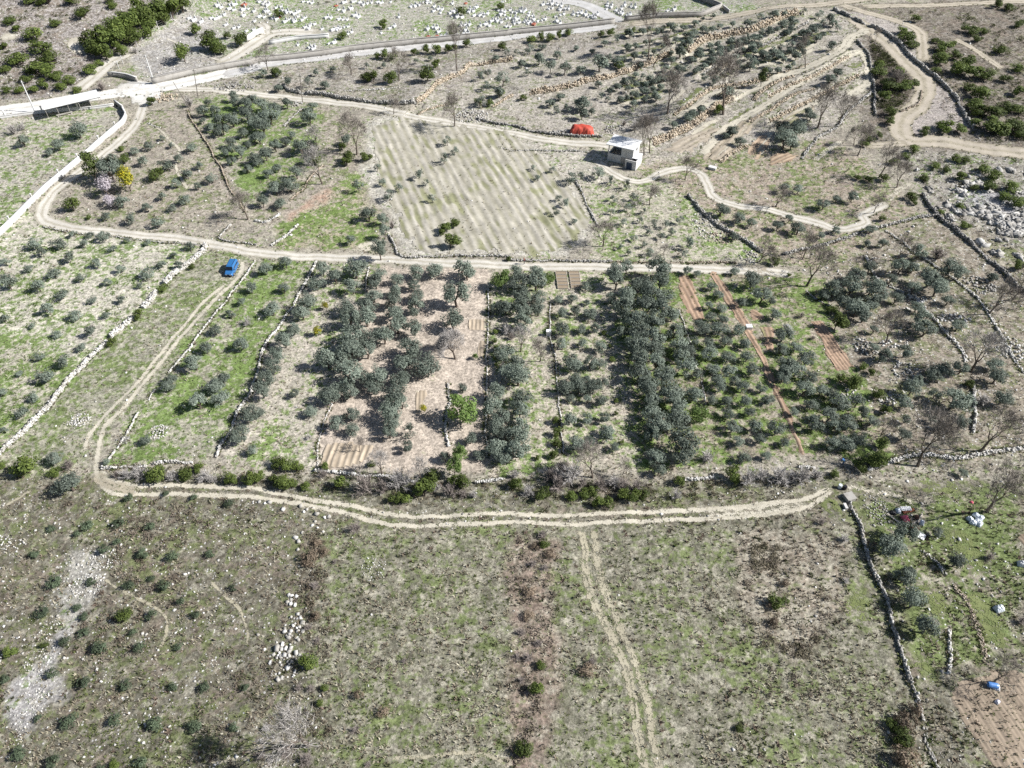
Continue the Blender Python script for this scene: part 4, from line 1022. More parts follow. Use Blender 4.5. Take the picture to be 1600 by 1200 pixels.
def crown_mesh(name, mat, n, seed, leaf=.05, **k):
    p, tone, r = crown_points(n, seed, **k)
    ov = p - np.array([0, 0, k.get('cz', .56) - .12]); ov /= np.linalg.norm(ov, axis=1)[:, None] + 1e-9
    V, F = leaf_quads(p, np.full(len(p), leaf), r, .25, .55, ov)
    c0 = np.clip(tone * r.uniform(.25, 1.05, len(p)), 0, 1)
    c1 = r.random(len(p))
    col = np.repeat(np.stack([c0, c1, c0], 1), 4, 0)
    return mk(name, V, F, [mat], col=col)

def trunk_mesh(name, seed, h=.36, r0=.045, limbs=4, reach=.3, mat=None):
    r = random.Random(seed)
    b = MB()
    top = Vector((r.uniform(-.04, .04), r.uniform(-.04, .04), h * .55))
    b.tube((0, 0, -.04), top, r0, r0 * .8, 7)
    for i in range(limbs):
        a = 2 * math.pi * (i + r.random() * .5) / limbs
        q = top + Vector((math.cos(a) * reach * .5, math.sin(a) * reach * .5, h * .45))
        b.tube(top - Vector((0, 0, .02)), q, r0 * .6, r0 * .38, 5)
        b.tube(q, q + Vector((math.cos(a + .4) * reach * .5, math.sin(a + .4) * reach * .5, h * .45)), r0 * .38, r0 * .15, 4)
    return b.mesh(name, mat or M['bark'])

def bare_tree_mesh(seed, h=1.0, spread=.36, r0=.036, levels=5, trunk=.28, up=.5, lean=(0, 0), fork=(2, 3)):
    """returns trunk mesh data (limbs) and twig mesh data; unit height"""
    r = random.Random(seed)
    tb, wv, wf = MB(), [], []
    def twig(p, d, L):
        a = d.cross(Vector((r.random() - .5, r.random() - .5, r.random() - .5))).normalized() * .0034
        k = len(wv); wv.extend([p - a, p + a, p + d * L]); wf.append((k, k + 1, k + 2))
    def grow(p, d, L, rad, lev):
        q = p
        n = 2
        for s in range(n):
            dd = (d + Vector((r.gauss(0, .13), r.gauss(0, .13), r.gauss(0, .08)))).normalized()
            q2 = q + dd * L / n
            tb.tube(q, q2, rad, rad * .84, 5 if lev < 2 else 3, cap=False)
            q = q2; d = dd; rad *= .84
            if lev >= 2:
                for _ in range(2):
                    e = (d + Vector((r.gauss(0, .7), r.gauss(0, .7), r.gauss(.1, .5)))).normalized()
                    twig(q, e, r.uniform(.06, .13))
        if lev >= levels:
            for _ in range(7):
                e = (d + Vector((r.gauss(0, .55), r.gauss(0, .55), r.gauss(.12, .4)))).normalized()
                L2 = r.uniform(.08, .19)
                twig(q, e, L2)
                q3 = q + e * L2 * .5
                twig(q3, (e + Vector((r.gauss(0, .6), r.gauss(0, .6), r.gauss(0, .4)))).normalized(), L2 * .7)
            return
        k = r.randint(*fork) if lev else fork[1]
        a0 = r.random() * 6.28
        for i in range(k):
            a = a0 + 6.28 * i / k + r.gauss(0, .3)
            tilt = spread * r.uniform(.7, 1.5)
            q4 = d.to_track_quat('Z', 'Y')
            e = (q4 @ Vector((math.cos(a) * tilt, math.sin(a) * tilt, 1))).normalized()
            e = (e + Vector((0, 0, up * .25))).normalized()
            grow(q, e, L * r.uniform(.66, .9), rad * .68, lev + 1)
    grow(Vector((0, 0, -.02)), Vector((lean[0], lean[1], 1)).normalized(), trunk * h, r0, 0)
    return tb, wv, wf

OLIVE = []
for i in range(9):
    r = random.Random(50 + i)
    k = dict(rad=(.5, r.uniform(.44, .5), r.uniform(.36, .44)), cz=r.uniform(.5, .58), lobes=r.randint(15, 24), lobe_r=r.uniform(.135, .185))
    OLIVE.append((trunk_mesh("trunk", i, .42), crown_mesh("crown", M['olive'], 2000, 100 + i, .033, **k), crown_mesh("crown", M['olive'], 700, 300 + i, .06, **k)))
YOUNG = []
for i in range(6):
    k = dict(rad=(.5, .5, .44), cz=.52, lobes=9, lobe_r=.2, fill=.5)
    YOUNG.append((trunk_mesh("trunk", 40 + i, .5, .03, 3), crown_mesh("crown", M['olive'], 620, 200 + i, .055, **k), None))
SPARSE = []
for i in range(5):
    k = dict(rad=(.5, .5, .44), cz=.55, lobes=11, lobe_r=.17, fill=.6)
    SPARSE.append((trunk_mesh("trunk", 70 + i, .5, .03, 4), crown_mesh("crown", M['olive'], 420, 250 + i, .05, **k), None))
def bushes(mat, n0, cnt, seed, leaf=.05, **kw):
    out = []
    for i in range(cnt):
        k = dict(rad=(.5, .46, .42), cz=.36, lobes=12, lobe_r=.2, fill=.3); k.update(kw)
        out.append((trunk_mesh("stem", seed + i, .3, .03, 4), crown_mesh("foliage", mat, n0, seed + i, leaf, **k), None))
    return out
BUSH = bushes(M['evergreen'], 1300, 4, 500, .042) + bushes(M['evergreen'], 1000, 4, 508, .045, lobes=7, lobe_r=.22, rad=(.55, .42, .4), fill=.4)
SAP = bushes(M['sapling'], 520, 5, 580, .06, rad=(.5, .5, .42), cz=.4, lobes=9, fill=.5)
SPRING = bushes(M['spring'], 1900, 2, 520, .036, rad=(.5, .46, .5), cz=.6)
YELLOW = bushes(M['yellow'], 1500, 2, 530, .042, rad=(.46, .42, .55), cz=.6)
ALMOND = bushes(M['blossom'], 1300, 2, 540, .034, rad=(.5, .46, .46), cz=.55, fill=.6)
WHITEB = bushes(M['white_blossom'], 500, 1, 550, .05)
CYP = bushes(M['cypress'], 1600, 3, 560, .04, rad=(.36, .36, .6), cz=.58, lobe_r=.2)
BROWN = bushes(M['brownleaf'], 700, 3, 570, .04, fill=.8, rad=(.5, .5, .34), cz=.3)

def bare_proto(seed, mat, **k):
    tb, wv, wf = bare_tree_mesh(seed, **k)
    t = tb.mesh("trunk", M['bark'])
    w = bpy.data.meshes.new("crown"); w.from_pydata([tuple(v) for v in wv], [], wf); w.materials.append(mat); w.update()
    return (t, w, None)
BARE = [bare_proto(600 + i, M['twig'], spread=.62, levels=5, trunk=.27, up=.35) for i in range(5)]
TALLBARE = [bare_proto(620 + i, M['twig'], spread=.36, trunk=.36, levels=5, up=.8) for i in range(3)]
PALEBARE = [bare_proto(630 + i, M['twig_pale'], spread=.5, trunk=.24, levels=5) for i in range(3)]
FIG = [bare_proto(640, M['twig_pale'], spread=.68, trunk=.2, levels=5, r0=.036, up=.35, fork=(2, 4))]
def bare_bush(seed, mat):
    """many thin stems fanning from the ground"""
    r = random.Random(seed)
    tb, wv, wf = MB(), [], []
    for i in range(46):
        a = r.random() * 6.28; t = abs(r.gauss(0, .75))
        d = Vector((math.cos(a) * t, math.sin(a) * t, 1)).normalized()
        L = r.uniform(.3, .55)
        tb.tube((0, 0, 0), d * L * .6, .009, .005, 3, cap=False)
        for j in range(16):
            s = r.uniform(.25, 1); p = d * L * s
            e = (d + Vector((r.gauss(0, .7), r.gauss(0, .7), r.gauss(0, .5)))).normalized()
            k = len(wv); q = e.cross(Vector((0, 0, 1))).normalized() * .0075
            wv.extend([p - q, p + q, p + e * r.uniform(.08, .2)]); wf.append((k, k + 1, k + 2))
    t_ = tb.mesh("stem", mat)
    w = bpy.data.meshes.new("branches"); w.from_pydata([tuple(v) for v in wv], [], wf); w.materials.append(mat); w.update()
    return (t_, w, None)
BBUSH = [bare_bush(650 + i, M['twig_purple']) for i in range(3)]
GBUSH = [bare_bush(660 + i, M['twig_pale']) for i in range(3)]

# ------------------------------------------------------------------ placing plants
COUNT = {}
def plant(name, protos, x, y, size, hs=1.0, part=("trunk", "crown"), rz=None, lean=0.0, low=False):
    e = link(name, None, loc=(x, y, float(hgt(x, y)) - .02), scale=(size * random.uniform(.84, 1.16), size * random.uniform(.84, 1.16), size * hs * random.uniform(.9, 1.15)))
    e.rotation_euler = (random.gauss(0, lean), random.gauss(0, lean), random.random() * 6.28 if rz is None else rz)
    t, c, c2 = random.choice(protos)
    link(part[0], t, e)
    link(part[1], c2 if (low and c2) else c, e)
    return e

def rows_of(items, gap):
    """items sorted into picture rows: [(row, place in row)]"""
    order = sorted(range(len(items)), key=lambda i: items[i][1])
    rows, cur, ref = [], [], None
    for i in order:
        yv = items[i][1]
        if ref is None or yv - ref <= gap:
            cur.append(i)
            ref = yv if ref is None else ref
        else:
            rows.append(cur); cur = [i]; ref = yv
    if cur: rows.append(cur)
    where = {}
    for a, rw in enumerate(rows):
        for b, i in enumerate(sorted(rw, key=lambda i: items[i][0])):
            where[i] = (a + 1, b + 1, len(rw))
    return where, len(rows)

PLANTED = []
def grove(name, look, place, cat, group, items, protos, gap, lift=.5, hs=1.0, part=("trunk", "crown"), wk=1.0, far="top", lean=0.03, minw=0.0):
    """items: (px, py, width in enlarged pixels) of each crown as seen; one thing each, told apart by row and place"""
    items = [i for i in items if -30 < i[0] < 1640]
    where, nr = rows_of(items, gap)
    ws = sorted(i[2] for i in items); med = ws[len(ws) // 2]
    for i, it in enumerate(items):
        px, py, w = it[:3]
        _, _, t = P1(px, py)
        size = max(minw, w / 4.0 * t / FPX * wk * 1.04 * random.uniform(.88, 1.14))
        x, y, _ = P1(px, py, size * hs * lift)
        e = plant(name, protos, x, y, size, hs * random.uniform(.9, 1.1), part, lean=lean, low=size * FPX / t < 14)
        a, b, n = where[i]
        sz = "large " if w > 1.3 * med else ("small " if w < .72 * med else "")
        rowt = f", {nth(a)} row down" if nr > 1 else ""
        lab = f"{sz}{look} {place}{rowt}" + (f", {nth(b)} from left" if n > 1 else "")
        if len(lab.split()) > 16: lab = lab.replace(sz, '', 1)
        if len(lab.split()) > 16: print('LONG', lab)
        tag(e, lab, cat, group)
        PLANTED.append((x, y, size))

OL = ("olive_tree", "tree")
# left pale field
grove("young_olive_tree", "silvery young olive", "in the pale walled field", "tree", "olives in the pale field",
  T(0, 1, [(215, 315, 95), (360, 325, 95), (455, 260, 55), (560, 270, 55), (650, 275, 80), (790, 300, 60), (920, 315, 55), (525, 325, 65), (695, 350, 60), (265, 380, 75), (430, 410, 85), (600, 445, 75), (750, 480, 65),
    (925, 505, 90), (1005, 450, 75), (35, 440, 65), (175, 475, 65), (335, 505, 85), (505, 530, 75), (670, 560, 75), (50, 575, 110), (240, 590, 95), (385, 640, 80), (570, 670, 70), (755, 670, 65), (870, 585, 50), (300, 730, 95),
    (465, 770, 90), (660, 765, 65), (25, 795, 90), (195, 835, 55), (350, 885, 75), (565, 875, 80), (500, 970, 75), (405, 1060, 95), (245, 1025, 60), (285, 1150, 130), (110, 1135, 65), (1185, 340, 65), (1115, 455, 65), (1085, 395, 55)])
  + T(0, 2, [(135, 180, 95), (210, 80, 65), (25, 285, 65), (15, 50, 70)]), YOUNG, 14, hs=.8, wk=1.0, far="the road")
# orchards upper left
grove("young_olive_tree", "grey-green olive", "in orchard beside the yellow tree", "tree", "olives of the open orchard",
  T(0, 0, [(835, 940, 58), (905, 1005, 80), (930, 910, 65), (1010, 860, 55), (1075, 905, 50), (1195, 920, 75), (1120, 985, 70), (1035, 1030, 95), (1245, 1030, 70), (1170, 1085, 85), (1095, 1145, 75), (1320, 1110, 70), (1235, 1165, 60)])
  + T(0, 1, [(1010, 30, 60), (1150, 40, 95), (1070, 95, 75), (920, 95, 70), (820, 170, 75), (985, 185, 80), (660, 150, 60), (760, 60, 90)]), YOUNG, 12, far="the road", hs=.85)
grove("olive_tree", "olive", "in green orchard right of fence-line wall", "tree", "olives of the green orchard",
  T(0, 0, [(1265, 700, 85), (1320, 790, 75), (1345, 690, 75), (1380, 750, 110), (1360, 830, 65), (1265, 750, 65), (1480, 640, 90), (1560, 640, 100), (1540, 710, 110), (1450, 740, 110), (1390, 800, 100), (1520, 830, 75), (1440, 890, 85),
    (1415, 945, 75), (1500, 950, 80), (1550, 900, 65), (1590, 865, 75), (1445, 1005, 65), (1590, 990, 85), (1590, 770, 85), (1460, 605, 65), (1300, 640, 60), (1545, 1050, 65)])
  + T(1, 0, [(30, 650, 110), (80, 720, 130), (40, 790, 120), (190, 640, 80), (120, 690, 100), (20, 860, 90), (180, 880, 70), (120, 910, 80), (60, 960, 90), (330, 730, 110), (280, 920, 110), (220, 840, 65), (70, 1080, 80), (10, 1010, 75),
    (130, 1050, 75), (210, 1150, 110), (120, 1170, 90), (340, 900, 95), (570, 870, 80), (350, 655, 70), (250, 1080, 80), (320, 1000, 80)])
  + T(1, 1, [(40, 60, 90), (150, 70, 80)]), OLIVE, 12, far="the upper road", hs=.9)
grove("olive_tree", "olive", "beside the gravel road behind the white wall", "tree", "trees behind the white wall",
  T(0, 0, [(480, 800, 145), (140, 880, 85), (365, 905, 85), (305, 950, 55)]), OLIVE, 60, hs=.9)
grove("sparse_olive_tree", "small olive", "in stubble field below upper road", "tree", "stubble field saplings",
  T(1, 0, [(1195, 880, 70), (1240, 940, 75), (1175, 995, 60), (1015, 1085, 65), (1060, 1140, 55), (890, 1170, 65), (785, 1135, 55), (755, 1050, 55), (640, 1165, 85)]) + T(1, 1, [(1100, 40, 60), (830, 20, 70)]), SPARSE, 9, far="the upper road")
# strip between lane and dividing wall
grove("olive_tree", "olive", "in strip between lane and slanting wall", "tree", "olives of the lane strip",
  T(0, 1, [(1570, 600, 90), (1510, 685, 60), (1440, 760, 70), (1345, 860, 90), (1510, 945, 100), (1285, 975, 90), (1210, 1065, 135), (1065, 1165, 85), (1395, 1170, 115)])
  + T(0, 2, [(1050, 10, 100), (1235, 115, 120), (1370, 85, 120), (1490, 320, 115), (1580, 415, 75), (910, 350, 60), (660, 485, 55)]) + T(1, 1, [(185, 440, 85), (170, 600, 95), (100, 730, 120), (60, 480, 80)]), OLIVE, 18, far="the road", hs=.9)
# along and right of the slanting wall
grove("olive_tree", "olive", "hugging the slanting white wall", "tree", "olives along the slanting wall",
  T(1, 1, [(415, 480, 115), (490, 530, 110), (375, 570, 105), (320, 690, 120), (285, 755, 115), (230, 850, 110), (175, 930, 110), (130, 1010, 115), (105, 1090, 115), (60, 1160, 125)])
  + T(0, 2, [(1555, 185, 125), (1340, 10, 100)]) + T(1, 2, [(35, 40, 140), (20, 180, 75), (340, 170, 85), (240, 60, 70)]), OLIVE, 15, far="the road", hs=.95)
# big grove
grove("olive_tree", "olive", "in the big grove left of the fig tree", "tree", "olives of the big grove",
  T(1, 1, [(620, 480, 130), (600, 590, 130), (745, 560, 120), (775, 515, 90), (735, 650, 100), (700, 720, 120), (560, 720, 120), (590, 790, 170), (690, 790, 130), (600, 890, 190), (690, 910, 150), (580, 990, 190), (690, 990, 150), (440, 1040, 160), (540, 1070, 120), (590, 1140, 160),
    (880, 540, 95), (1000, 490, 120), (985, 575, 105), (870, 610, 95), (1000, 640, 95), (860, 680, 110), (1000, 720, 115), (870, 760, 125), (880, 830, 135), (990, 850, 135), (800, 905, 110), (950, 980, 160), (920, 1080, 170), (1050, 1070, 155), (760, 1150, 135), (900, 1170, 130), (680, 1160, 110),
    (1120, 480, 130), (1250, 635, 190), (1230, 800, 150), (1320, 500, 110)])
  + T(1, 2, [(450, 70, 150), (580, 40, 130), (500, 20, 110), (590, 190, 95), (500, 250, 95), (600, 285, 95), (870, 60, 150), (840, 165, 150), (910, 120, 110), (850, 225, 140), (830, 295, 115), (950, 390, 75), (730, 20, 110), (1340, 340, 95), (1395, 440, 75), (1180, 455, 90), (1290, 30, 90)]),
  OLIVE, 16, far="the road", hs=.95)
grove("pale_olive_tree", "pale wispy olive", "in the tan soil of the big grove", "tree", "pale olives",
  T(1, 1, [(1290, 470, 140)]) + T(1, 2, [(960, 300, 120)]), SPARSE, 16, far="the road", hs=1.1)
grove("olive_tree", "silvery olive", "in column right of fig tree's wall", "tree", "silvery olive column",
  T(1, 1, [(1560, 720, 135), (1560, 1000, 145), (1580, 1130, 150), (1490, 730, 80)]) + T(2, 1, [(40, 560, 140), (150, 560, 135), (60, 650, 145), (160, 660, 130), (60, 740, 145), (60, 810, 135), (165, 735, 100), (20, 500, 100), (150, 500, 90), (20, 1080, 140), (40, 1150, 150)])
  + T(1, 2, [(1500, 60, 135), (1480, 140, 135), (1530, 205, 155), (1500, 285, 125), (1565, 325, 125), (1510, 395, 135), (1540, 440, 130)]) + T(2, 2, [(50, 170, 145), (40, 260, 145), (30, 335, 150), (40, 410, 135), (60, 90, 120)]), OLIVE, 16, far="the road", hs=.95)
grove("olive_tree", "small olive", "in narrow rows below the raised beds", "tree", "olives of the narrow rows",
  T(2, 1, [(460, 590, 85), (295, 670, 70), (375, 665, 70), (470, 690, 55), (320, 750, 80), (395, 745, 80), (490, 755, 95), (310, 855, 95), (430, 855, 80), (520, 855, 80), (315, 955, 95), (440, 945, 80), (550, 965, 115), (380, 1060, 130), (490, 1070, 115), (550, 1075, 90), (400, 1165, 140), (480, 1175, 100), (560, 1190, 90)])
  + T(2, 2, [(330, 20, 110), (420, 20, 120), (510, 20, 130), (365, 90, 75), (470, 95, 85), (560, 105, 95), (360, 225, 95), (470, 215, 85), (580, 210, 95), (590, 300, 125), (400, 370, 135), (480, 360, 90), (640, 390, 85)]), OLIVE, 12, far="the raised beds", hs=.85)
grove("olive_tree", "tall olive", "in the grove's densest double column", "tree", "olives of the dense column",
  T(2, 1, [(650, 510, 145), (720, 470, 95), (650, 560, 115), (920, 480, 135), (850, 560, 135), (780, 575, 115), (930, 560, 135), (720, 640, 135), (880, 640, 135), (960, 650, 125), (700, 720, 145), (830, 720, 145), (940, 740, 135), (760, 800, 155), (880, 800, 145), (1000, 770, 105), (800, 880, 155),
    (900, 900, 145), (1020, 860, 115), (790, 950, 155), (890, 980, 155), (1040, 940, 125), (800, 1050, 155), (900, 1060, 135), (800, 1130, 145), (950, 1140, 155), (1050, 1030, 110), (1090, 1090, 125), (1095, 1000, 110), (620, 660, 90), (690, 870, 90)])
  + T(2, 2, [(860, 20, 155), (880, 90, 135), (1000, 60, 145), (870, 180, 135), (920, 250, 155), (880, 305, 125), (1040, 220, 135), (1020, 130, 145), (1140, 50, 125), (1070, 370, 175), (1060, 440, 140), (900, 450, 125), (920, 540, 75), (960, 30, 120)]), OLIVE, 15, far="the road", hs=1.05)
grove("olive_tree", "medium olive", "in loose rows left of red strip", "tree", "olives of the loose rows",
  T(2, 1, [(1100, 490, 75), (1155, 510, 55), (1250, 590, 75), (1290, 640, 75), (1230, 710, 75), (1310, 720, 85), (1240, 780, 85), (1320, 790, 85), (1180, 850, 105), (1300, 855, 95), (1415, 860, 95), (1230, 945, 95), (1335, 940, 95), (1455, 945, 85), (1230, 1015, 105), (1350, 1030, 95), (1470, 1030, 105),
    (1260, 1100, 95), (1360, 1120, 95), (1500, 1110, 85), (1400, 1180, 105), (1290, 1180, 95), (1160, 1140, 85), (1140, 930, 75)])
  + T(2, 2, [(1340, 100, 85), (1460, 110, 105), (1350, 180, 95), (1480, 180, 85), (1380, 270, 95), (1520, 265, 95), (1410, 360, 95), (1550, 350, 85), (1450, 460, 95), (1590, 100, 65), (1590, 450, 75), (1300, 20, 85), (1440, 20, 105), (1250, 100, 80), (1560, 30, 80)]), OLIVE, 13, far="the road", hs=.85)
grove("olive_tree", "olive", "right of the long red soil strip", "tree", "olives beyond the red strip",
  T(2, 1, [(1395, 490, 75), (1500, 555, 115), (1560, 650, 110), (1440, 690, 70)]) + T(3, 1, [(100, 890, 115), (40, 760, 95), (80, 980, 95), (170, 970, 95), (240, 1040, 125), (120, 1080, 125), (180, 1110, 125), (100, 1150, 135), (270, 1150, 105), (20, 680, 70)])
  + T(3, 2, [(230, 30, 125), (330, 40, 105), (450, 110, 145), (270, 130, 105), (400, 60, 95), (560, 110, 125), (600, 180, 105), (380, 200, 115), (290, 250, 115), (420, 250, 115), (500, 250, 115), (400, 370, 105), (500, 365, 125), (570, 350, 115), (50, 280, 115), (20, 90, 65), (160, 175, 65), (650, 230, 85), (100, 370, 60)]),
  OLIVE, 15, far="the road", hs=.9)
grove("olive_tree", "grey-green olive", "on stony ground among bare trees", "tree", "olives of the stony ground",
  T(3, 1, [(620, 320, 60), (720, 320, 65), (560, 520, 135), (640, 470, 95), (420, 600, 145), (520, 600, 125), (650, 590, 135), (680, 640, 135), (560, 720, 155), (600, 770, 115), (640, 700, 125), (830, 470, 115), (910, 465, 95), (1020, 530, 165), (1060, 600, 125), (950, 370, 110), (1140, 470, 125), (1200, 510, 105),
    (1410, 525, 85), (770, 540, 95), (910, 600, 115), (800, 665, 95), (1125, 680, 85), (935, 715, 105), (970, 790, 155), (985, 850, 135), (1190, 830, 95), (660, 970, 75), (735, 1020, 115), (860, 995, 115), (1210, 1100, 105), (1100, 1120, 115), (1030, 1140, 115), (1420, 1080, 125), (1440, 1150, 135), (940, 1180, 95), (660, 860, 80), (470, 690, 110), (350, 640, 90)])
  + T(3, 2, [(850, 110, 115), (900, 30, 125), (1050, 60, 105), (1180, 90, 175), (1470, 85, 125), (860, 220, 75), (850, 315, 95), (1210, 240, 115), (1030, 220, 75), (1220, 555, 65)]), OLIVE, 16, far="the top", hs=.9)
grove("olive_tree", "olive", "in grassy field beyond long grey wall", "tree", "olives beyond the grey wall",
  T(3, 2, [(860, 920, 150), (790, 1015, 140), (1060, 930, 65), (1180, 1110, 100), (890, 1175, 105)]) + T(3, 3, [(850, 10, 130), (910, 160, 145), (995, 320, 130)]), OLIVE, 20, far="the rubbish heap", hs=.95, wk=1.1)
# field above the road with green rows
grove("sparse_olive_tree", "sparse little olive", "in the green rows above the road", "tree", "olives of the green rows",
  T(2, 1, [(930, 275, 60), (830, 330, 60), (1000, 250, 60), (1110, 320, 85), (1080, 390, 55), (760, 290, 55), (700, 190, 60), (800, 170, 60), (890, 200, 70), (960, 200, 60), (1050, 180, 60), (620, 120, 60), (720, 100, 60), (820, 120, 55), (640, 40, 60), (760, 30, 60), (330, 60, 80), (270, 120, 60), (390, 180, 60), (290, 40, 60), (860, 250, 60), (680, 340, 55), (730, 380, 55), (860, 380, 60)])
  + T(2, 0, [(370, 1110, 100), (430, 1100, 70), (540, 1080, 80), (620, 1130, 70), (720, 1160, 70), (160, 1110, 50), (250, 1060, 50), (130, 1050, 50)]), SPARSE, 10, far="the hut", hs=.85)
grove("sparse_olive_tree", "sparse olive", "on brown ground around winding track", "tree", "olives by the winding track",
  T(2, 1, [(1310, 110, 110), (1420, 160, 110), (1380, 270, 80), (1500, 190, 80)]) + T(3, 1, [(350, 70, 95), (530, 30, 85), (190, 230, 90), (60, 210, 80), (130, 170, 60), (430, 40, 70), (330, 270, 60), (430, 235, 70), (640, 230, 80)]) + T(3, 0, [(110, 870, 130), (190, 810, 120), (100, 800, 100), (150, 900, 90), (390, 500, 75), (430, 455, 60), (270, 720, 80), (100, 1180, 80), (190, 1180, 80)])
  + T(2, 0, [(1430, 880, 90), (1380, 820, 80), (1340, 840, 60), (1010, 775, 70), (1180, 690, 60), (1100, 730, 70), (1130, 740, 60)]), OLIVE, 14, far="the top", hs=.85)
# terraces
grove("terrace_olive", "small olive", "on the upper terraces", "tree", "olives of the terraces",
  T(2, 0, [(110, 310, 65), (170, 370, 85), (285, 345, 65), (240, 410, 110), (330, 430, 95), (430, 440, 65), (550, 400, 110), (600, 360, 75), (660, 375, 85), (720, 300, 65), (580, 270, 55), (660, 240, 65), (740, 215, 55), (820, 200, 65), (760, 355, 45), (1015, 200, 65), (1075, 170, 55), (1120, 220, 65), (1025, 250, 55),
    (1000, 380, 65), (1050, 330, 90), (1100, 300, 70), (1150, 150, 55), (1200, 230, 60), (1170, 330, 65), (1240, 400, 55), (1260, 360, 60), (1300, 340, 55), (1100, 420, 55), (1040, 430, 60), (920, 490, 60), (960, 430, 55), (870, 520, 55), (820, 480, 55), (750, 510, 60), (690, 520, 55), (720, 560, 60), (770, 590, 55), (680, 620, 60), (620, 570, 60),
    (540, 530, 55), (600, 620, 55), (560, 600, 60), (820, 570, 60), (880, 560, 60), (940, 540, 55), (830, 620, 55), (760, 650, 60), (900, 610, 55), (440, 650, 110), (440, 715, 90), (350, 680, 65), (300, 600, 75), (280, 690, 60), (240, 640, 65), (500, 700, 55), (1150, 350, 60), (1200, 480, 70), (1270, 500, 60), (1340, 600, 90), (1290, 440, 60),
    (1350, 270, 50), (1370, 300, 60), (1460, 230, 60), (1500, 300, 60), (1560, 200, 55), (1440, 310, 55), (1560, 330, 60), (1380, 150, 50), (1470, 145, 60), (1550, 110, 60), (1300, 160, 50), (950, 170, 50), (880, 260, 50), (500, 320, 50), (400, 300, 50), (60, 400, 60), (100, 450, 60), (30, 330, 55), (900, 200, 50), (190, 290, 50)])
  + T(3, 0, [(45, 85, 60), (105, 70, 50), (225, 75, 50), (150, 180, 70), (120, 200, 60), (320, 95, 70), (390, 120, 80), (350, 145, 60), (410, 145, 60), (280, 185, 80), (245, 215, 80), (220, 240, 60), (310, 175, 60), (345, 215, 60), (75, 305, 70), (140, 290, 75), (30, 340, 60), (180, 350, 60), (100, 375, 50), (160, 400, 45), (60, 440, 60), (130, 430, 60), (5, 460, 50), (220, 325, 60), (400, 290, 75), (440, 175, 60), (20, 90, 60), (380, 505, 50), (10, 200, 50), (60, 330, 50)])
  + T(1, 0, [(375, 455, 55), (480, 435, 45), (330, 520, 75), (430, 530, 75), (690, 410, 45), (800, 410, 45), (1000, 380, 45), (1090, 365, 45), (1060, 430, 65), (1520, 580, 80), (1400, 640, 80), (1540, 500, 110), (1450, 460, 60), (140, 550, 75), (200, 510, 65), (130, 450, 75), (40, 460, 65), (1500, 350, 60), (1570, 330, 60), (1400, 480, 60), (1440, 540, 70)]),
  [(a, c, None) for a, b, c in OLIVE] + SPARSE, 9, far="the top", hs=.9, lift=.45, wk=.9)
TROWS = []
for _p in TERRACE_ROWS:
    R_ = resample(np.array(_p, float), 58)
    TROWS += [(960 + (a + random.gauss(0, 7)) / 3.636, 20 + (b + random.gauss(0, 5)) / 3.636, random.uniform(38, 58)) for a, b in R_ if random.random() < .85]
grove("terrace_olive", "dark olive", "in curved terrace rows above the hut", "tree", "olives of the curved rows",
  [(960 + a / 3.636, 20 + b / 3.636, w) for a, b, w in [(470, 230, 55), (540, 190, 55), (590, 185, 55), (660, 170, 65), (700, 195, 60), (740, 160, 60), (800, 140, 55), (880, 95, 60), (960, 68, 55), (390, 320, 50), (510, 300, 50), (460, 330, 50), (550, 290, 55), (640, 235, 60), (790, 280, 60), (850, 240, 55), (900, 222, 55), (870, 345, 55), (760, 250, 50), (700, 300, 50), (820, 190, 50),
   (620, 270, 50), (340, 420, 60), (260, 420, 55), (200, 380, 55), (120, 350, 55), (60, 390, 60), (180, 450, 55), (100, 470, 50), (240, 480, 55), (30, 300, 50), (150, 300, 55), (1230, 380, 55), (1270, 335, 55), (440, 590, 60), (490, 550, 50), (660, 680, 80), (1100, 560, 60), (1040, 640, 90), (960, 700, 80)]] + TROWS,
  [(a, c, None) for a, b, c in OLIVE], 8, far="the top", hs=.9, lift=.45)
# young trees on the lower grassland
grove("sapling", "young dark-green sapling", "in lower-left scrub grassland", "sapling", "saplings of the grassland",
  T(0, 2, [(1030, 690, 62), (805, 710, 62), (1205, 710, 62), (1430, 745, 72), (740, 870, 75), (540, 885, 75), (315, 905, 58), (940, 890, 75), (480, 935, 52), (650, 1035, 85), (890, 1060, 85), (1075, 1075, 85), (1310, 1060, 62), (205, 1065, 65), (730, 985, 55)])
  + T(0, 3, [(335, 35, 95), (565, 35, 62), (800, 60, 85), (1030, 60, 75), (945, 15, 52), (480, 195, 68), (260, 220, 80), (525, 250, 62), (950, 245, 75), (520, 355, 75), (400, 410, 85), (620, 440, 115), (870, 445, 85), (1115, 440, 62), (830, 350, 52), (325, 610, 75), (30, 645, 75), (520, 680, 95), (785, 685, 85), (1080, 690, 62),
    (1275, 695, 75), (1525, 705, 75), (425, 910, 105), (715, 900, 95), (965, 925, 105), (1215, 935, 95), (1460, 945, 62), (235, 890, 65), (110, 1110, 95), (330, 1160, 120), (630, 1185, 62), (880, 1165, 75), (1465, 70, 52), (1130, 160, 62), (1220, 245, 62)]), SAP, 14, far="the track", hs=.8, lift=.4, part=("stem", "foliage"))

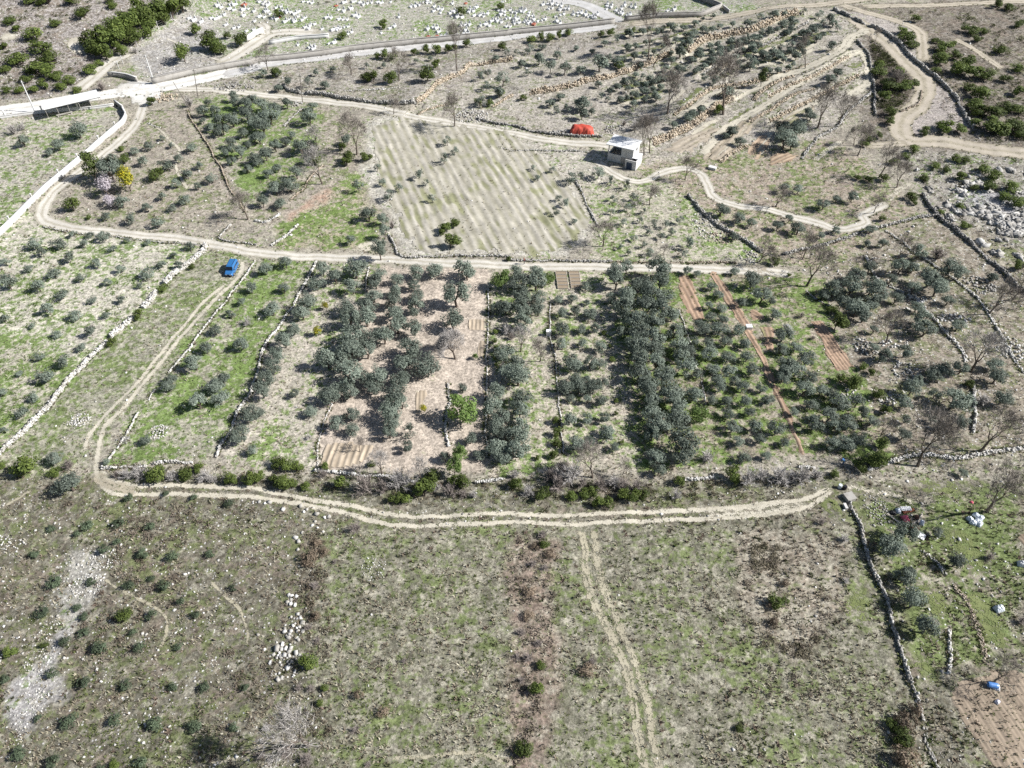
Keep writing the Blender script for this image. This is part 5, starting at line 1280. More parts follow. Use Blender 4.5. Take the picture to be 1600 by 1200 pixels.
# evergreen bushes
grove("green_bush", "dark green bush", "on the white lane wall", "bush", "bushes on the lane wall", T(0, 1, [(1010, 600, 65), (870, 765, 90), (700, 935, 65), (1200, 465, 50)]), BUSH, 200, hs=1.0, part=("stem", "foliage"), lift=.36)
grove("green_bush", "evergreen bush", "in the hedge below the grove", "bush", "hedge bushes below the grove",
  T(0, 2, [(970, 565, 110), (1160, 560, 110), (1240, 520, 90), (1440, 590, 100), (1560, 590, 110), (340, 550, 75), (10, 510, 65), (160, 510, 155)]) + T(1, 2, [(530, 620, 125), (1050, 660, 165), (170, 610, 130), (110, 590, 90), (230, 620, 80), (20, 575, 75), (310, 640, 65), (190, 500, 120), (130, 490, 90), (260, 505, 80), (430, 510, 65), (1095, 580, 110), (1290, 620, 95), (720, 500, 55), (900, 710, 90), (850, 720, 80), (940, 715, 80), (1240, 600, 70)])
  + T(2, 2, [(1050, 600, 85), (1395, 560, 110), (30, 620, 95), (190, 690, 95), (500, 670, 110), (450, 690, 80), (760, 700, 110), (700, 690, 90), (600, 740, 100), (820, 690, 80), (160, 460, 50), (540, 740, 80), (370, 700, 80)]) + T(3, 2, [(415, 560, 65), (740, 165, 95), (710, 370, 95), (590, 500, 115), (650, 480, 100), (700, 460, 115)]), BUSH, 12, far="the top", hs=1.0, part=("stem", "foliage"), lift=.36)
grove("green_bush", "small dark bush", "in file between narrow olive rows", "bush", "file of small bushes",
  T(2, 2, [(275, 225, 72), (280, 300, 72), (280, 370, 65), (260, 440, 72), (650, 105, 34), (650, 185, 38), (690, 365, 42)]) + T(2, 1, [(610, 965, 34), (625, 1045, 42), (575, 880, 34)]) + T(1, 1, [(1495, 870, 50), (1490, 930, 46), (1500, 980, 46), (1490, 1030, 50), (1500, 1080, 44)]), BUSH, 8, far="the road", part=("stem", "foliage"), lift=.36)
grove("green_bush", "dark round bush", "in the stubble field", "bush", "stubble field bushes", T(1, 1, [(1190, 210, 85), (1215, 310, 115), (1245, 190, 65), (1170, 250, 60), (1580, 415, 40)]), BUSH, 14, far="the top", part=("stem", "foliage"), lift=.36)
grove("green_bush", "evergreen bush", "around lilac almond at road bend", "bush", "bushes at the road bend", T(0, 0, [(755, 925, 50), (770, 990, 85), (965, 1090, 105), (945, 630, 80)]) + T(0, 1, [(440, 75, 115), (555, 155, 38)]), BUSH, 15, far="the junction", part=("stem", "foliage"), lift=.4)
grove("green_bush", "bright green bush", "in the lower-left scrub", "bush", "bushes of the lower scrub", T(0, 3, [(775, 245, 115), (60, 465, 105), (280, 430, 55), (715, 1180, 60)]) + T(1, 3, [(330, 540, 110), (430, 700, 60), (400, 790, 55)]) + T(2, 3, [(165, 690, 110), (70, 1080, 120), (180, 560, 60), (1420, 950, 45)]) + T(2, 2, [(200, 1000, 75), (1020, 1010, 20)]), BUSH, 30, far="the track", part=("stem", "foliage"), lift=.36)
grove("green_bush", "green bush", "in dry grass near long grey wall", "bush", "bushes near the grey wall", T(3, 3, [(115, 40, 70), (50, 160, 90), (45, 280, 80), (20, 180, 60), (110, 150, 50), (930, 830, 110), (870, 900, 150), (850, 1010, 140), (860, 1130, 170), (780, 930, 80)]), BUSH[:2] + BROWN, 25, far="the track", part=("stem", "foliage"), lift=.36)
grove("green_bush", "green bush", "on stony ground near frame edge", "bush", "bushes of the stony ground", T(3, 1, [(430, 820, 135), (540, 1180, 120), (660, 1130, 62), (600, 1090, 62), (460, 1170, 72), (40, 430, 70), (720, 165, 50), (1570, 450, 90), (1270, 1190, 60), (400, 740, 60), (130, 515, 40)]) + T(3, 2, [(690, 60, 85), (1260, 0, 60)]), BUSH, 18, far="the top", part=("stem", "foliage"), lift=.36)
grove("green_bush", "dark bush", "in the cemetery scrub", "bush", "cemetery bushes", T(0, 0, [(1140, 330, 125), (1220, 185, 85), (1300, 260, 120), (1370, 300, 95), (1500, 250, 85), (1340, 290, 80), (1420, 220, 60)]) + T(1, 0, [(1215, 210, 45), (540, 220, 60), (140, 80, 70), (800, 150, 60), (1280, 70, 70), (1530, 40, 50)]), BUSH, 12, far="the top", part=("stem", "foliage"), lift=.36)
grove("green_bush", "dark green bush", "in belt below paved road", "bush", "bushes below the paved road",
  T(1, 0, [(730, 480, 90), (690, 480, 80), (840, 490, 90), (1070, 470, 110), (1130, 400, 70), (990, 325, 60), (1060, 310, 70), (1130, 305, 80), (1200, 310, 70), (1250, 290, 60), (1320, 270, 60), (800, 345, 60), (860, 350, 60), (760, 350, 50), (1460, 640, 65), (120, 455, 65), (680, 975, 75), (580, 980, 90), (560, 1010, 90), (540, 920, 80), (370, 1000, 70), (1540, 290, 70), (1390, 630, 60), (1530, 580, 70)])
  + T(2, 0, [(670, 435, 75), (70, 610, 45), (240, 230, 70), (300, 215, 60), (350, 200, 60), (180, 230, 60), (120, 240, 60), (620, 200, 60), (560, 215, 60), (720, 200, 60), (760, 180, 50), (1300, 690, 90)]), BUSH, 12, far="the top", part=("stem", "foliage"), lift=.36)
# pine belt upper left and hill bushes
grove("pine_bush", "dense dark green pine bush", "in belt above cemetery fence", "bush", "pine belt",
  T(0, 0, [(560, 250, 125), (640, 240, 150), (720, 230, 165), (650, 320, 115), (760, 180, 155), (820, 120, 175), (840, 220, 125), (900, 90, 175), (980, 60, 165), (1060, 50, 150), (930, 180, 105), (1130, 30, 125), (760, 310, 75), (700, 160, 120), (600, 300, 95), (860, 60, 120), (780, 120, 110), (1010, 110, 100), (560, 320, 60)]), BUSH, 14, far="the top", part=("stem", "foliage"), lift=.36, hs=1.05)
grove("hill_bush", "dark green bush", "on rocky hillside above the canopy", "bush", "hillside bushes",
  T(0, 0, [(200, 220, 135), (100, 370, 150), (250, 300, 130), (300, 350, 130), (220, 420, 160), (300, 430, 120), (520, 80, 125), (350, 150, 65), (340, 470, 110), (160, 490, 90), (560, 430, 120), (300, 10, 150), (200, 10, 110), (60, 130, 100), (20, 290, 70), (270, 520, 90), (430, 500, 90), (120, 560, 80), (380, 540, 90), (20, 430, 90), (450, 10, 100), (700, 30, 90), (480, 560, 70), (110, 180, 70), (690, 10, 60), (40, 560, 70), (200, 560, 80), (620, 390, 60)]), BUSH, 14, far="the top", part=("stem", "foliage"), lift=.36, hs=.68)
grove("hill_bush", "dark evergreen bush", "on scrub hill beyond long dark wall", "bush", "bushes of the scrub hill",
  T(3, 0, [(1100, 290, 110), (1080, 370, 120), (1170, 340, 110), (1250, 370, 130), (1200, 430, 130), (1300, 440, 130), (1370, 470, 100), (1270, 540, 110), (1340, 580, 120), (1290, 650, 120), (1350, 690, 130), (1430, 700, 120), (1500, 660, 110), (1560, 680, 110), (1380, 770, 140), (1460, 800, 140), (1540, 780, 140), (1590, 830, 100), (1300, 760, 90), (1130, 790, 120), (1190, 800, 100), (1080, 780, 70),
    (1570, 420, 100), (1480, 490, 90), (1270, 180, 110), (1350, 190, 80), (1460, 310, 90), (1570, 150, 90), (1300, 240, 80), (870, 220, 120), (900, 270, 100), (840, 190, 80), (1050, 250, 70), (1160, 270, 60), (920, 120, 70), (1510, 45, 90), (1440, 25, 60), (1570, 570, 90), (990, 800, 60), (980, 830, 60), (770, 700, 90), (760, 760, 80), (700, 450, 110), (760, 520, 120), (850, 540, 100), (910, 520, 80), (820, 440, 90), (700, 400, 70), (740, 600, 100), (640, 870, 70), (690, 840, 60), (1050, 440, 70)]), BUSH, 14, far="the top", part=("stem", "foliage"), lift=.36, hs=.68)
grove("hill_bush", "evergreen bush", "between the white karst rocks", "bush", "bushes between karst rocks",
  T(3, 0, [(920, 930, 80), (1050, 1030, 90), (1180, 990, 70), (1240, 1000, 80), (1220, 1110, 80), (1350, 1060, 90), (1420, 1100, 90), (1390, 1160, 100), (1530, 1170, 120), (790, 1010, 70), (860, 970, 70), (980, 1110, 70), (730, 1110, 70), (640, 1120, 60), (560, 1110, 60), (1120, 1060, 60), (1290, 1170, 70), (600, 900, 60)]) + T(3, 1, [(1480, 30, 90), (1560, 60, 110), (1200, 90, 70), (920, 60, 60), (1080, 120, 50), (900, 30, 70), (1230, 200, 70)]), BUSH, 14, far="the top", part=("stem", "foliage"), lift=.36, hs=.68)

# special trees
def single(name, label, cat, protos, px, py, w, hs=1.0, lift=.5, part=("trunk", "crown"), group=None):
    _, _, t = P1(px, py); size = w / 4 * t / FPX
    x, y, _ = P1(px, py, size * hs * lift)
    e = plant(name, protos, x, y, size, hs, part, lean=.02)
    tag(e, label, cat, group)
    return e
q = T(0, 0, [(570, 1050, 125), (690, 1060, 190), (790, 1125, 140), (655, 1160, 135)])
single("evergreen_tree", "tall dark evergreen tree leaning over the white boundary wall", "tree", CYP, q[0][0], q[0][1], 165, .95)
single("olive_tree", "broad grey-green olive between the dark evergreen and yellow tree", "tree", OLIVE, *q[1], hs=.85)
single("yellow_tree", "bright yellow flowering mimosa tree in the road bend", "tree", YELLOW, *q[2], hs=1.05)
single("almond_tree", "lilac blossoming almond tree in front of the yellow tree", "tree", ALMOND, *q[3], hs=.9)
single("almond_tree", "small lilac blossoming almond lower in the same clump", "tree", ALMOND, *T(0, 1, [(690, 50, 110)])[0], hs=.8)
single("spring_tree", "large bright green tree in fresh leaf over tan soil", "tree", SPRING, *T(1, 2, [(1285, 170, 235)])[0], hs=.85)
single("spring_tree", "upper of two narrow fresh green trees by the grove's foot wall", "tree", SPRING, *T(1, 2, [(1275, 435, 120)])[0], hs=1.2)
single("spring_tree", "lower of two narrow fresh green trees by the grove's foot wall", "tree", SPRING, *T(1, 2, [(1240, 525, 125)])[0], hs=1.2)
single("spring_tree", "yellowish-green leafy tree at top of the silvery column by the road", "tree", SPRING, *T(1, 1, [(1530, 545, 140)])[0], hs=.9)
single("spring_tree", "fresh green olive-like tree at foot of the densest column", "tree", SPRING, *T(2, 2, [(1170, 200, 140)])[0], hs=.85)
single("citrus_bush", "small yellow-green citrus bush on tan soil near the pale olive", "bush", YELLOW, *T(1, 2, [(1048, 158, 55)])[0], part=("stem", "foliage"))
single("citrus_bush", "small yellow-green citrus bush beside the furrowed bed by white wall", "bush", SPRING, *T(1, 1, [(1372, 1025, 52)])[0], part=("stem", "foliage"))
single("citrus_bush", "small orange-tinted bush in pale strip near slanting wall, upper one", "bush", YELLOW, *T(1, 1, [(435, 715, 55)])[0], part=("stem", "foliage"))
single("citrus_bush", "small orange-tinted bush in pale strip near slanting wall, lower one", "bush", YELLOW, *T(1, 1, [(385, 870, 70)])[0], part=("stem", "foliage"))
single("spring_bush", "vivid green bush inside the densest olive column", "bush", SPRING, *T(2, 1, [(1022, 1045, 70)])[0], part=("stem", "foliage"))
single("spring_bush", "vivid green shrub right of the silvery column by the road", "bush", SPRING, *T(2, 1, [(230, 545, 90)])[0], part=("stem", "foliage"))
single("blossom_bush", "white blossoming bush right of the red soil strip", "bush", WHITEB, *T(3, 1, [(125, 845, 95)])[0], part=("stem", "foliage"))
single("roadside_tree", "slender grey-green tree rising over the dirt road", "tree", OLIVE, *T(1, 1, [(770, 350, 105)])[0], hs=1.7)
single("roadside_tree", "second slender tree just above the one over the road", "tree", OLIVE, *T(1, 1, [(800, 250, 75)])[0], hs=1.4)
single("olive_tree", "dark olive at the left side of the stubble field's lower corner", "tree", OLIVE, *T(1, 1, [(700, 135, 115)])[0])
single("olive_tree", "dark brown-shadowed olive above the slender roadside trees", "tree", OLIVE, *T(1, 1, [(790, 165, 95)])[0])
single("olive_tree", "small olive in green field above the dirt road", "tree", OLIVE, *T(1, 1, [(590, 300, 70)])[0])
single("large_shrub", "large grey and green shrub inside the bend of the track", "bush", OLIVE, *T(0, 2, [(430, 620, 190)])[0], hs=.8, part=("stem", "foliage"))
single("olive_bush", "grey-green bush at the lane mouth beside the track bend", "bush", OLIVE, *T(0, 2, [(345, 465, 105)])[0], hs=.8, part=("stem", "foliage"))
single("cypress_tree", "lone dark pine at the top right horizon edge", "tree", CYP, 1560, 4, 62, 1.1)
single("cypress_tree", "slim dark pine standing on the terrace edge", "tree", CYP, *T(2, 0, [(1570, 480, 80)])[0], hs=1.5)

# bare trees: foot, then crown centre as seen
def bare(name, label, protos, base, crown, w, group="bare winter trees", cat="tree", lean_px=True):
    x, y, t = P1(*base)
    z = float(hgt(x, y))
    wid = w / 4 * t / FPX
    # height from the picture length between foot and crown top
    m = t / FPX
    dv = (base[1] - (crown[1] - w / 8)) * m
    dep = math.atan2(CAM_H - z, y)
    h = max(wid * .95, min(wid * 1.9, dv / math.cos(dep)))
    t_, c_, _ = random.choice(protos)
    e = link(name, None, loc=(x, y, z), scale=(max(wid * 1.0, h * .6), max(wid * 1.0, h * .6), h * .95))
    e.rotation_euler = (random.gauss(0, .05), random.gauss(.04, .05), random.random() * 6.28)
    link("trunk", t_, e); link("crown", c_, e)
    tag(e, label, cat, group)
    return e
B = lambda tx, ty, b, c: (T(tx, ty, [b])[0], T(tx, ty, [c])[0])
for lab, pr, (b, c), w in [
  ("round-headed bare grey fig tree on tan soil in the grove", FIG, B(1, 1, (1245, 1045), (1230, 940)), 210),
  ("bare tree on cemetery side of the track, leftmost on the paved road", BARE, B(1, 0, (75, 440), (70, 340)), 100),
  ("small forked bare tree above the wispy terrace shrubs", BARE, B(1, 0, (595, 470), (600, 390)), 95),
  ("bare tree right of the small forked one under the paved road", BARE, B(1, 0, (895, 510), (905, 370)), 120),
  ("tall slim bare tree crossing the paved road near the cemetery wall", TALLBARE, B(1, 0, (1258, 460), (1280, 270)), 110),
  ("small bare tree on the edge of the dirt road", BARE, B(1, 0, (860, 715), (855, 620)), 65),
  ("bare tree on the dirt road beside the white stone heap", BARE, B(1, 0, (1240, 790), (1255, 650)), 130),
  ("spreading bare tree at the corner of the stubble field", BARE, B(1, 0, (630, 965), (640, 800)), 165),
  ("pale bare tree at the green orchard's lower corner", PALEBARE, B(1, 0, (415, 1150), (430, 960)), 150),
  ("pale bare tree behind the one at the orchard's lower corner", PALEBARE, B(1, 0, (390, 930), (395, 830)), 120),
  ("dark leaning bare tree at the end of the bent low wall", BARE, B(0, 1, (1550, 170), (1580, 60)), 150),
  ("tallest sparse tree standing on upper terrace under the cemetery lane", TALLBARE, B(2, 0, (850, 390), (890, 160)), 130),
  ("slim bare tree just right of the tallest terrace tree", TALLBARE, B(2, 0, (880, 420), (930, 250)), 80),
  ("spreading bare tree on terrace above the hut", BARE, B(2, 0, (965, 740), (1040, 560)), 180),
  ("large leaning bare tree on the terrace edge", BARE, B(2, 0, (1320, 715), (1440, 430)), 220),
  ("bare tree left of two behind the hut", TALLBARE, B(2, 0, (825, 970), (840, 790)), 110),
  ("bare tree right of two behind the hut", TALLBARE, B(2, 0, (860, 955), (910, 780)), 110),
  ("small bare tree inside the loop of the winding track", BARE, B(2, 0, (1080, 1120), (1105, 1010)), 90),
  ("dark bare tree below the terrace hairpin, left one", BARE, B(3, 0, (310, 800), (390, 600)), 170),
  ("dark bare tree below the terrace hairpin, right one", BARE, B(3, 0, (440, 785), (520, 650)), 110),
  ("slim bare tree on the terrace track", TALLBARE, B(3, 0, (230, 440), (270, 330)), 80),
  ("bare tree left of pair by the dirt slope", BARE, B(3, 0, (535, 910), (560, 830)), 90),
  ("bare tree right of pair by the dirt slope", BARE, B(3, 0, (560, 975), (610, 850)), 130),
  ("bare tree before the karst scrub, left of two", BARE, B(3, 0, (690, 1110), (730, 970)), 130),
  ("bare tree before the karst scrub, right of two", BARE, B(3, 0, (805, 1170), (850, 1070)), 120),
  ("slim bare tree in the green pocket by mossy wall", TALLBARE, B(3, 0, (655, 310), (675, 250)), 60),
  ("bare tree in the scrub wedge left of the dirt slope", BARE, B(3, 0, (790, 560), (820, 490)), 90),
  ("bare tree at top left end of winding track", BARE, B(3, 1, (45, 90), (60, 30)), 130),
  ("wide bare tree at the end of the dirt road", BARE, B(3, 1, (240, 590), (310, 450)), 230),
  ("bare tree behind the wide one at road end", BARE, B(3, 1, (215, 420), (260, 310)), 120),
  ("small bare tree on the green bank by the winding track", BARE, B(3, 1, (660, 130), (690, 60)), 95),
  ("dark bare tree beside the pale broken wall, uppermost", BARE, B(3, 1, (800, 430), (835, 330)), 120),
  ("bare tree over the grey stone heap in the stony olives", BARE, B(3, 1, (735, 950), (795, 820)), 160),
  ("leaning bare tree on pale broken wall, second down", BARE, B(3, 1, (1380, 765), (1435, 640)), 170),
  ("leaning bare tree by the diagonal grey wall at frame edge", BARE, B(3, 1, (1525, 675), (1570, 550)), 170),
  ("large pale bare tree below the pale broken wall", PALEBARE, B(3, 1, (1270, 1120), (1360, 970)), 250),
  ("leaning bare tree over the rubble wall, left of two", BARE, B(3, 2, (935, 515), (1050, 320)), 250),
  ("leaning bare tree over the rubble wall, right of two", BARE, B(3, 2, (1325, 420), (1430, 240)), 210),
  ("big bare tree beside the grey bags near frame edge", BARE, B(3, 2, (1365, 800), (1540, 580)), 260),
  ("thin bare sapling left of the green juniper", BARE, B(3, 2, (700, 330), (735, 265)), 100),
  ("bare tree over the blue barrel", BARE, B(3, 3, (1410, 665), (1480, 580)), 150),
  ("big grey bare tree at the bottom edge of the photo", PALEBARE, B(1, 3, (330, 1060), (270, 930)), 330),
  ("pale slim birch-like bare tree by the grove's foot wall, right one", PALEBARE, B(1, 2, (1030, 600), (1020, 450)), 130),
  ("pale bare tree by the grove's foot wall, left one", PALEBARE, B(1, 2, (790, 565), (795, 460)), 130),
  ("purplish bare tree in the hedge under the narrow rows", BARE, B(2, 2, (505, 585), (535, 470)), 180),
  ("thin bare tree right of the purplish hedge tree", BARE, B(2, 2, (692, 570), (705, 500)), 80),
  ("leaning grey bare tree above the road at the stubble field's right corner", BARE, B(2, 1, (570, 338), (595, 270)), 165),
  ("small dark bare tree on brown earth above the road", BARE, B(2, 1, (950, 395), (965, 360)), 70),
  ("bare shrub-like tree at end of rough wall by road", BARE, B(2, 1, (1545, 440), (1560, 350)), 130),
  ("yellowish bare tree beside the silvery column", PALEBARE, B(2, 1, (55, 1000), (60, 890)), 125),
  ("purple bare tree right of the yellowish bare tree", BARE, B(2, 1, (175, 1060), (190, 975)), 125),
  ("grey bare tree above the rough wall in green rows", BARE, B(2, 1, (860, 80), (870, 30)), 120),
  ("little bare twig tree on the furrowed plot", BARE, B(1, 2, (650, 425), (660, 385)), 80),
]:
    bare("bare_tree", lab, pr, b, c, w)

# bare and brown bushes
grove("bare_bush", "purplish bare bush", "in the hedge below the grove", "bush", "bare hedge bushes",
  T(0, 2, [(860, 550, 130), (780, 560, 110), (1070, 570, 110), (1280, 570, 110), (1330, 590, 80), (720, 560, 80)]) + T(1, 2, [(680, 620, 230), (900, 590, 190), (800, 640, 150), (1210, 660, 120), (1300, 680, 90), (1360, 690, 80), (1580, 620, 90), (1130, 640, 100), (420, 560, 70)])
  + T(2, 2, [(380, 545, 200), (300, 610, 170), (240, 560, 130), (100, 660, 140), (770, 640, 170), (700, 620, 140), (640, 600, 110), (1030, 690, 90), (1480, 580, 150), (1570, 560, 130), (20, 560, 90), (560, 620, 120), (440, 610, 120), (330, 520, 120)]) + T(3, 2, [(80, 560, 170), (220, 570, 180), (310, 560, 110), (150, 580, 120)]), GBUSH + BBUSH, 12, far="the top", part=("stem", "crown"), lift=.3, hs=1.15, wk=1.1)
grove("bare_bush", "grey bare bush", "scattered among the fields", "bush", "scattered bare bushes",
  T(3, 1, [(1075, 380, 165), (210, 770, 62), (280, 910, 52)]) + T(0, 1, [(1540, 810, 95)]) + T(1, 1, [(1560, 860, 100), (1600, 900, 90), (850, 210, 80)]) + T(0, 0, [(840, 310, 85), (630, 540, 110), (80, 810, 120), (130, 790, 100), (1180, 640, 100)]) + T(1, 2, [(620, 900, 120), (330, 330, 60)]) + T(2, 2, [(1225, 455, 130)]) + T(3, 2, [(1350, 100, 130), (1080, 260, 120), (335, 860, 90), (480, 965, 90), (1390, 1080, 80)]) + T(2, 0, [(840, 760, 120), (770, 790, 90), (700, 770, 60)]) + T(3, 0, [(820, 470, 120)]) + T(0, 2, [(430, 500, 120)]) + T(3, 3, [(490, 30, 70), (1590, 280, 90)]) + T(1, 3, [(190, 1100, 150), (310, 1140, 130), (60, 950, 90), (30, 1120, 90)]),
  GBUSH + BBUSH, 30, far="the top", part=("stem", "crown"), lift=.25)
grove("bare_bush", "grey brown bramble", "along brown strip in lower grassland", "bush", "brambles of the brown strip",
  T(2, 2, [(190, 940, 90), (150, 1010, 80), (240, 1060, 90), (130, 1120, 90), (210, 1150, 80)]) + T(2, 3, [(110, 90, 90), (100, 240, 100), (60, 350, 80), (100, 510, 110), (30, 500, 70), (170, 420, 90), (60, 650, 80), (460, 590, 120), (500, 540, 100), (80, 1080, 120)]) + T(1, 3, [(370, 250, 80), (330, 320, 90), (380, 400, 70), (370, 60, 90), (340, 700, 90), (270, 700, 80), (640, 740, 80), (790, 850, 90), (620, 960, 90), (930, 530, 60), (700, 1180, 60)]) + T(1, 2, [(330, 1090, 120), (420, 1050, 80), (490, 1110, 60), (380, 990, 80)]) + T(3, 3, [(830, 1010, 110), (880, 1040, 110), (820, 1150, 100)]), BBUSH + BROWN, 25, far="the track", part=("stem", "crown"), lift=.25, hs=.8)
print("planted", len(PLANTED))

# ------------------------------------------------------------------ grass, weeds and low scrub: nobody could count them
def on_road(x, y, pad=0.0):
    m = np.zeros(len(x), bool)
    for P, w in ROADS:
        near = (x > P[:, 0].min() - 5) & (x < P[:, 0].max() + 5) & (y > P[:, 1].min() - 5) & (y < P[:, 1].max() + 5)
        ii = np.where(near)[0]
        if not len(ii): continue
        Q = P[::2]
        for s in range(0, len(ii), 4000):
            k = ii[s:s + 4000]
            d = np.min((x[k, None] - Q[None, :, 0]) ** 2 + (y[k, None] - Q[None, :, 1]) ** 2, 1)
            m[k] |= d < (w * .5 + pad) ** 2
    return m
def tufts(name, x, y, size, col, blades=5, tall=1.0, mat='grass'):
    n = len(x)
    z = hgt(x, y)
    a = rng.uniform(0, 2 * math.pi, (n, blades)); til = rng.uniform(.25, 1.15, (n, blades))
    L = size[:, None] * rng.uniform(.6, 1.2, (n, blades))
    d = np.stack([np.cos(a) * np.sin(til), np.sin(a) * np.sin(til), np.cos(til) * tall], -1) * L[..., None]
    s = np.stack([-np.sin(a), np.cos(a), np.zeros_like(a)], -1) * (L * .22)[..., None]
    b = np.stack([x[:, None] + rng.normal(0, .12, a.shape) * size[:, None], y[:, None] + rng.normal(0, .12, a.shape) * size[:, None], np.repeat(z[:, None], blades, 1) - .02], -1)
    V = np.stack([b - s, b + s, b + d], 2).reshape(-1, 3)
    F = np.arange(len(V)).reshape(-1, 3)
    c = np.repeat(np.clip(col[:, None, :] * rng.uniform(.75, 1.25, (n, blades, 1)), 0, 1).reshape(-1, 3), 3, 0)
    return V, F, c
def scatter(n, py0, py1, px0=-260, px1=1860):
    px = rng.uniform(px0, px1, n); py = rng.uniform(py0, py1, n)
    x, y, t = drop(px, py, h_base)
    return x, y, t
STRAW = np.array([(.38, .345, .255), (.30, .265, .19), (.44, .41, .325), (.23, .19, .14), (.27, .245, .175)])
GREEN = np.array([(.12, .14, .05), (.155, .175, .07), (.09, .115, .04), (.18, .19, .09)])
def grass_layer(name, n, py0, py1, smin, smax, blades=5):
    x, y, t = scatter(n, py0, py1)
    _, zp = zone_at(x, y)
    g, s, d = zp[:, 0], zp[:, 1], zp[:, 2]
    patch = vnoise(x, y, 5.0) * .6 + vnoise(x + 60, y, 1.7) * .4
    keep = rng.random(n) < np.clip(1.15 * (g + s - .42), .01, 1) * np.where(patch > .40, 1, .35)
    keep &= ~on_road(x, y, -.05)
    x, y = x[keep], y[keep]; g, s, d = g[keep], s[keep], d[keep]
    gp = vnoise(x + 11, y + 5, 4.5) * .5 + vnoise(x + 200, y, 1.2) * .5
    isg = gp < g * .85 + .06
    col = STRAW[rng.integers(0, 5, len(x))]
    col[isg] = GREEN[rng.integers(0, 4, isg.sum())]
    dk = (~isg) & (rng.random(len(x)) < d * .35)
    col[dk] *= np.array([.5, .48, .5])
    size = rng.uniform(smin, smax, len(x)) * np.where(isg, .8, 1.0)
    V, F, c = tufts(name, x, y, size, col, blades)
    kind(link(name, mk(name, V, F, [M['grass']], col=c)), "stuff")
grass_layer("meadow_grass", 100000, 730, 1560, .22, .5)
grass_layer("meadow_grass", 36000, 420, 760, .22, .45, 4)
grass_layer("meadow_grass", 20000, 140, 430, .3, .6, 4)
# weeds along wall feet and road verges
vx, vy = [], []
for P, w in WALLS:
    for sgn in (-1, 1):
        m = rng.random(len(P)) < .55
        o = rng.uniform(.5, 1.0, (m.sum(), 2)) * (w * .5 + .25) * sgn
        vx.append(P[m, 0] + o[:, 0] * rng.choice([-1, 1], m.sum())); vy.append(P[m, 1] + o[:, 1])
for P, w in ROADS:
    if w < 2.2: continue
    t = np.gradient(P, axis=0); t /= np.linalg.norm(t, axis=1)[:, None] + 1e-9
    for sgn in (-1, 1):
        m = rng.random(len(P)) < .8 * vnoise(P[:, 0] + 9 * sgn, P[:, 1], 5)
        off = sgn * (w * .5 + rng.normal(.15, .3, m.sum()))
        vx.append(P[m, 0] - t[m, 1] * off); vy.append(P[m, 1] + t[m, 0] * off)
x = np.concatenate(vx); y = np.concatenate(vy)
pal = np.concatenate([STRAW * .85, GREEN, GREEN])
V, F, cc = tufts("verge", x, y, rng.uniform(.25, .6, len(x)), pal[rng.integers(0, len(pal), len(x))], 7, .9)
kind(link("verge_grass", mk("verge_grass", V, F, [M['grass']], col=cc)), "stuff")
# dark low clumps (sage, heather) in the lower grassland and brown dry stalks
x, y, _ = scatter(5600, 780, 1560)
_, zp = zone_at(x, y)
k = (vnoise(x, y, 6) * .6 + vnoise(x + 31, y, 2) * .4 > .62 - zp[:, 2] * .12) & ~on_road(x, y, .3) & (zp[:, 2] > .3)
x, y = x[k], y[k]
c = np.where(rng.random((len(x), 1)) < .6, np.array([[.095, .10, .055]]), np.array([[.17, .13, .10]]))
V, F, cc = tufts("heath", x, y, rng.uniform(.25, .6, len(x)), c, 11, .8)
kind(link("low_heath_vegetation", mk("low_heath_vegetation", V, F, [M['grass']], col=cc)), "stuff")
def mass(name, polys, n, wmin, wmax, col_a, col_b, leaves=60, hs=.55, thr=.45, seed=5, leaf=.085):
    """scrub that reads as one mass: leafy mounds joined into one object"""
    VV, CC = [], []
    r = np.random.default_rng(seed)
    base = [crown_points(leaves, 900 + i, rad=(.5, .5, .42), cz=.3, lobes=6, lobe_r=.24) for i in range(5)]
    for poly in polys:
        P = W(poly)
        k = 0; tries = 0
        cand = np.stack([r.uniform(P[:, 0].min(), P[:, 0].max(), n * 6), r.uniform(P[:, 1].min(), P[:, 1].max(), n * 6)], 1)
        ok = inside(cand[:, 0], cand[:, 1], P) & (vnoise(cand[:, 0] + seed * 13, cand[:, 1], 9) > thr)
        cand = cand[ok][:n]
        cand = cand[~on_road(cand[:, 0], cand[:, 1], .8)]
        z = hgt(cand[:, 0], cand[:, 1])
        for i, (cx, cy) in enumerate(cand):
            p, tn, rr = base[i % 5]
            w = r.uniform(wmin, wmax); a = r.uniform(0, 6.28)
            q = p * np.array([w, w, w * hs])
            q = np.stack([q[:, 0] * math.cos(a) - q[:, 1] * math.sin(a) + cx, q[:, 0] * math.sin(a) + q[:, 1] * math.cos(a) + cy, q[:, 2] + z[i]], 1)
            v, _ = leaf_quads(q, np.full(len(q), leaf * w), r)
            f = r.random()
            col = (np.array(col_a) * (1 - f) + np.array(col_b) * f) * r.uniform(.6, 1.3, (len(q), 1))
            VV.append(v); CC.append(np.repeat(col, 4, 0))
    V = np.concatenate(VV)
    kind(link(name, mk(name, V, np.arange(len(V)).reshape(-1, 4), [M['grass']], col=np.concatenate(CC))), "stuff")
HILL_L = [(-60, -20), (290, -20), (200, 80), (110, 140), (-60, 165)]
HILL_R = [(1340, 25), (1660, 5), (1660, 235), (1560, 225), (1500, 205), (1440, 130), (1400, 60)]
WEDGE = [(1360, 60), (1430, 110), (1440, 170), (1400, 200), (1375, 190), (1365, 120)]
BEYOND = [(-100, -50), (1700, -50), (1700, -8), (1000, -4), (-100, -8)]
mass("evergreen_scrub_vegetation", [HILL_L, HILL_R, WEDGE], 420, .6, 2.2, (.055, .066, .026), (.13, .14, .06), 42, .55, .5, 3)
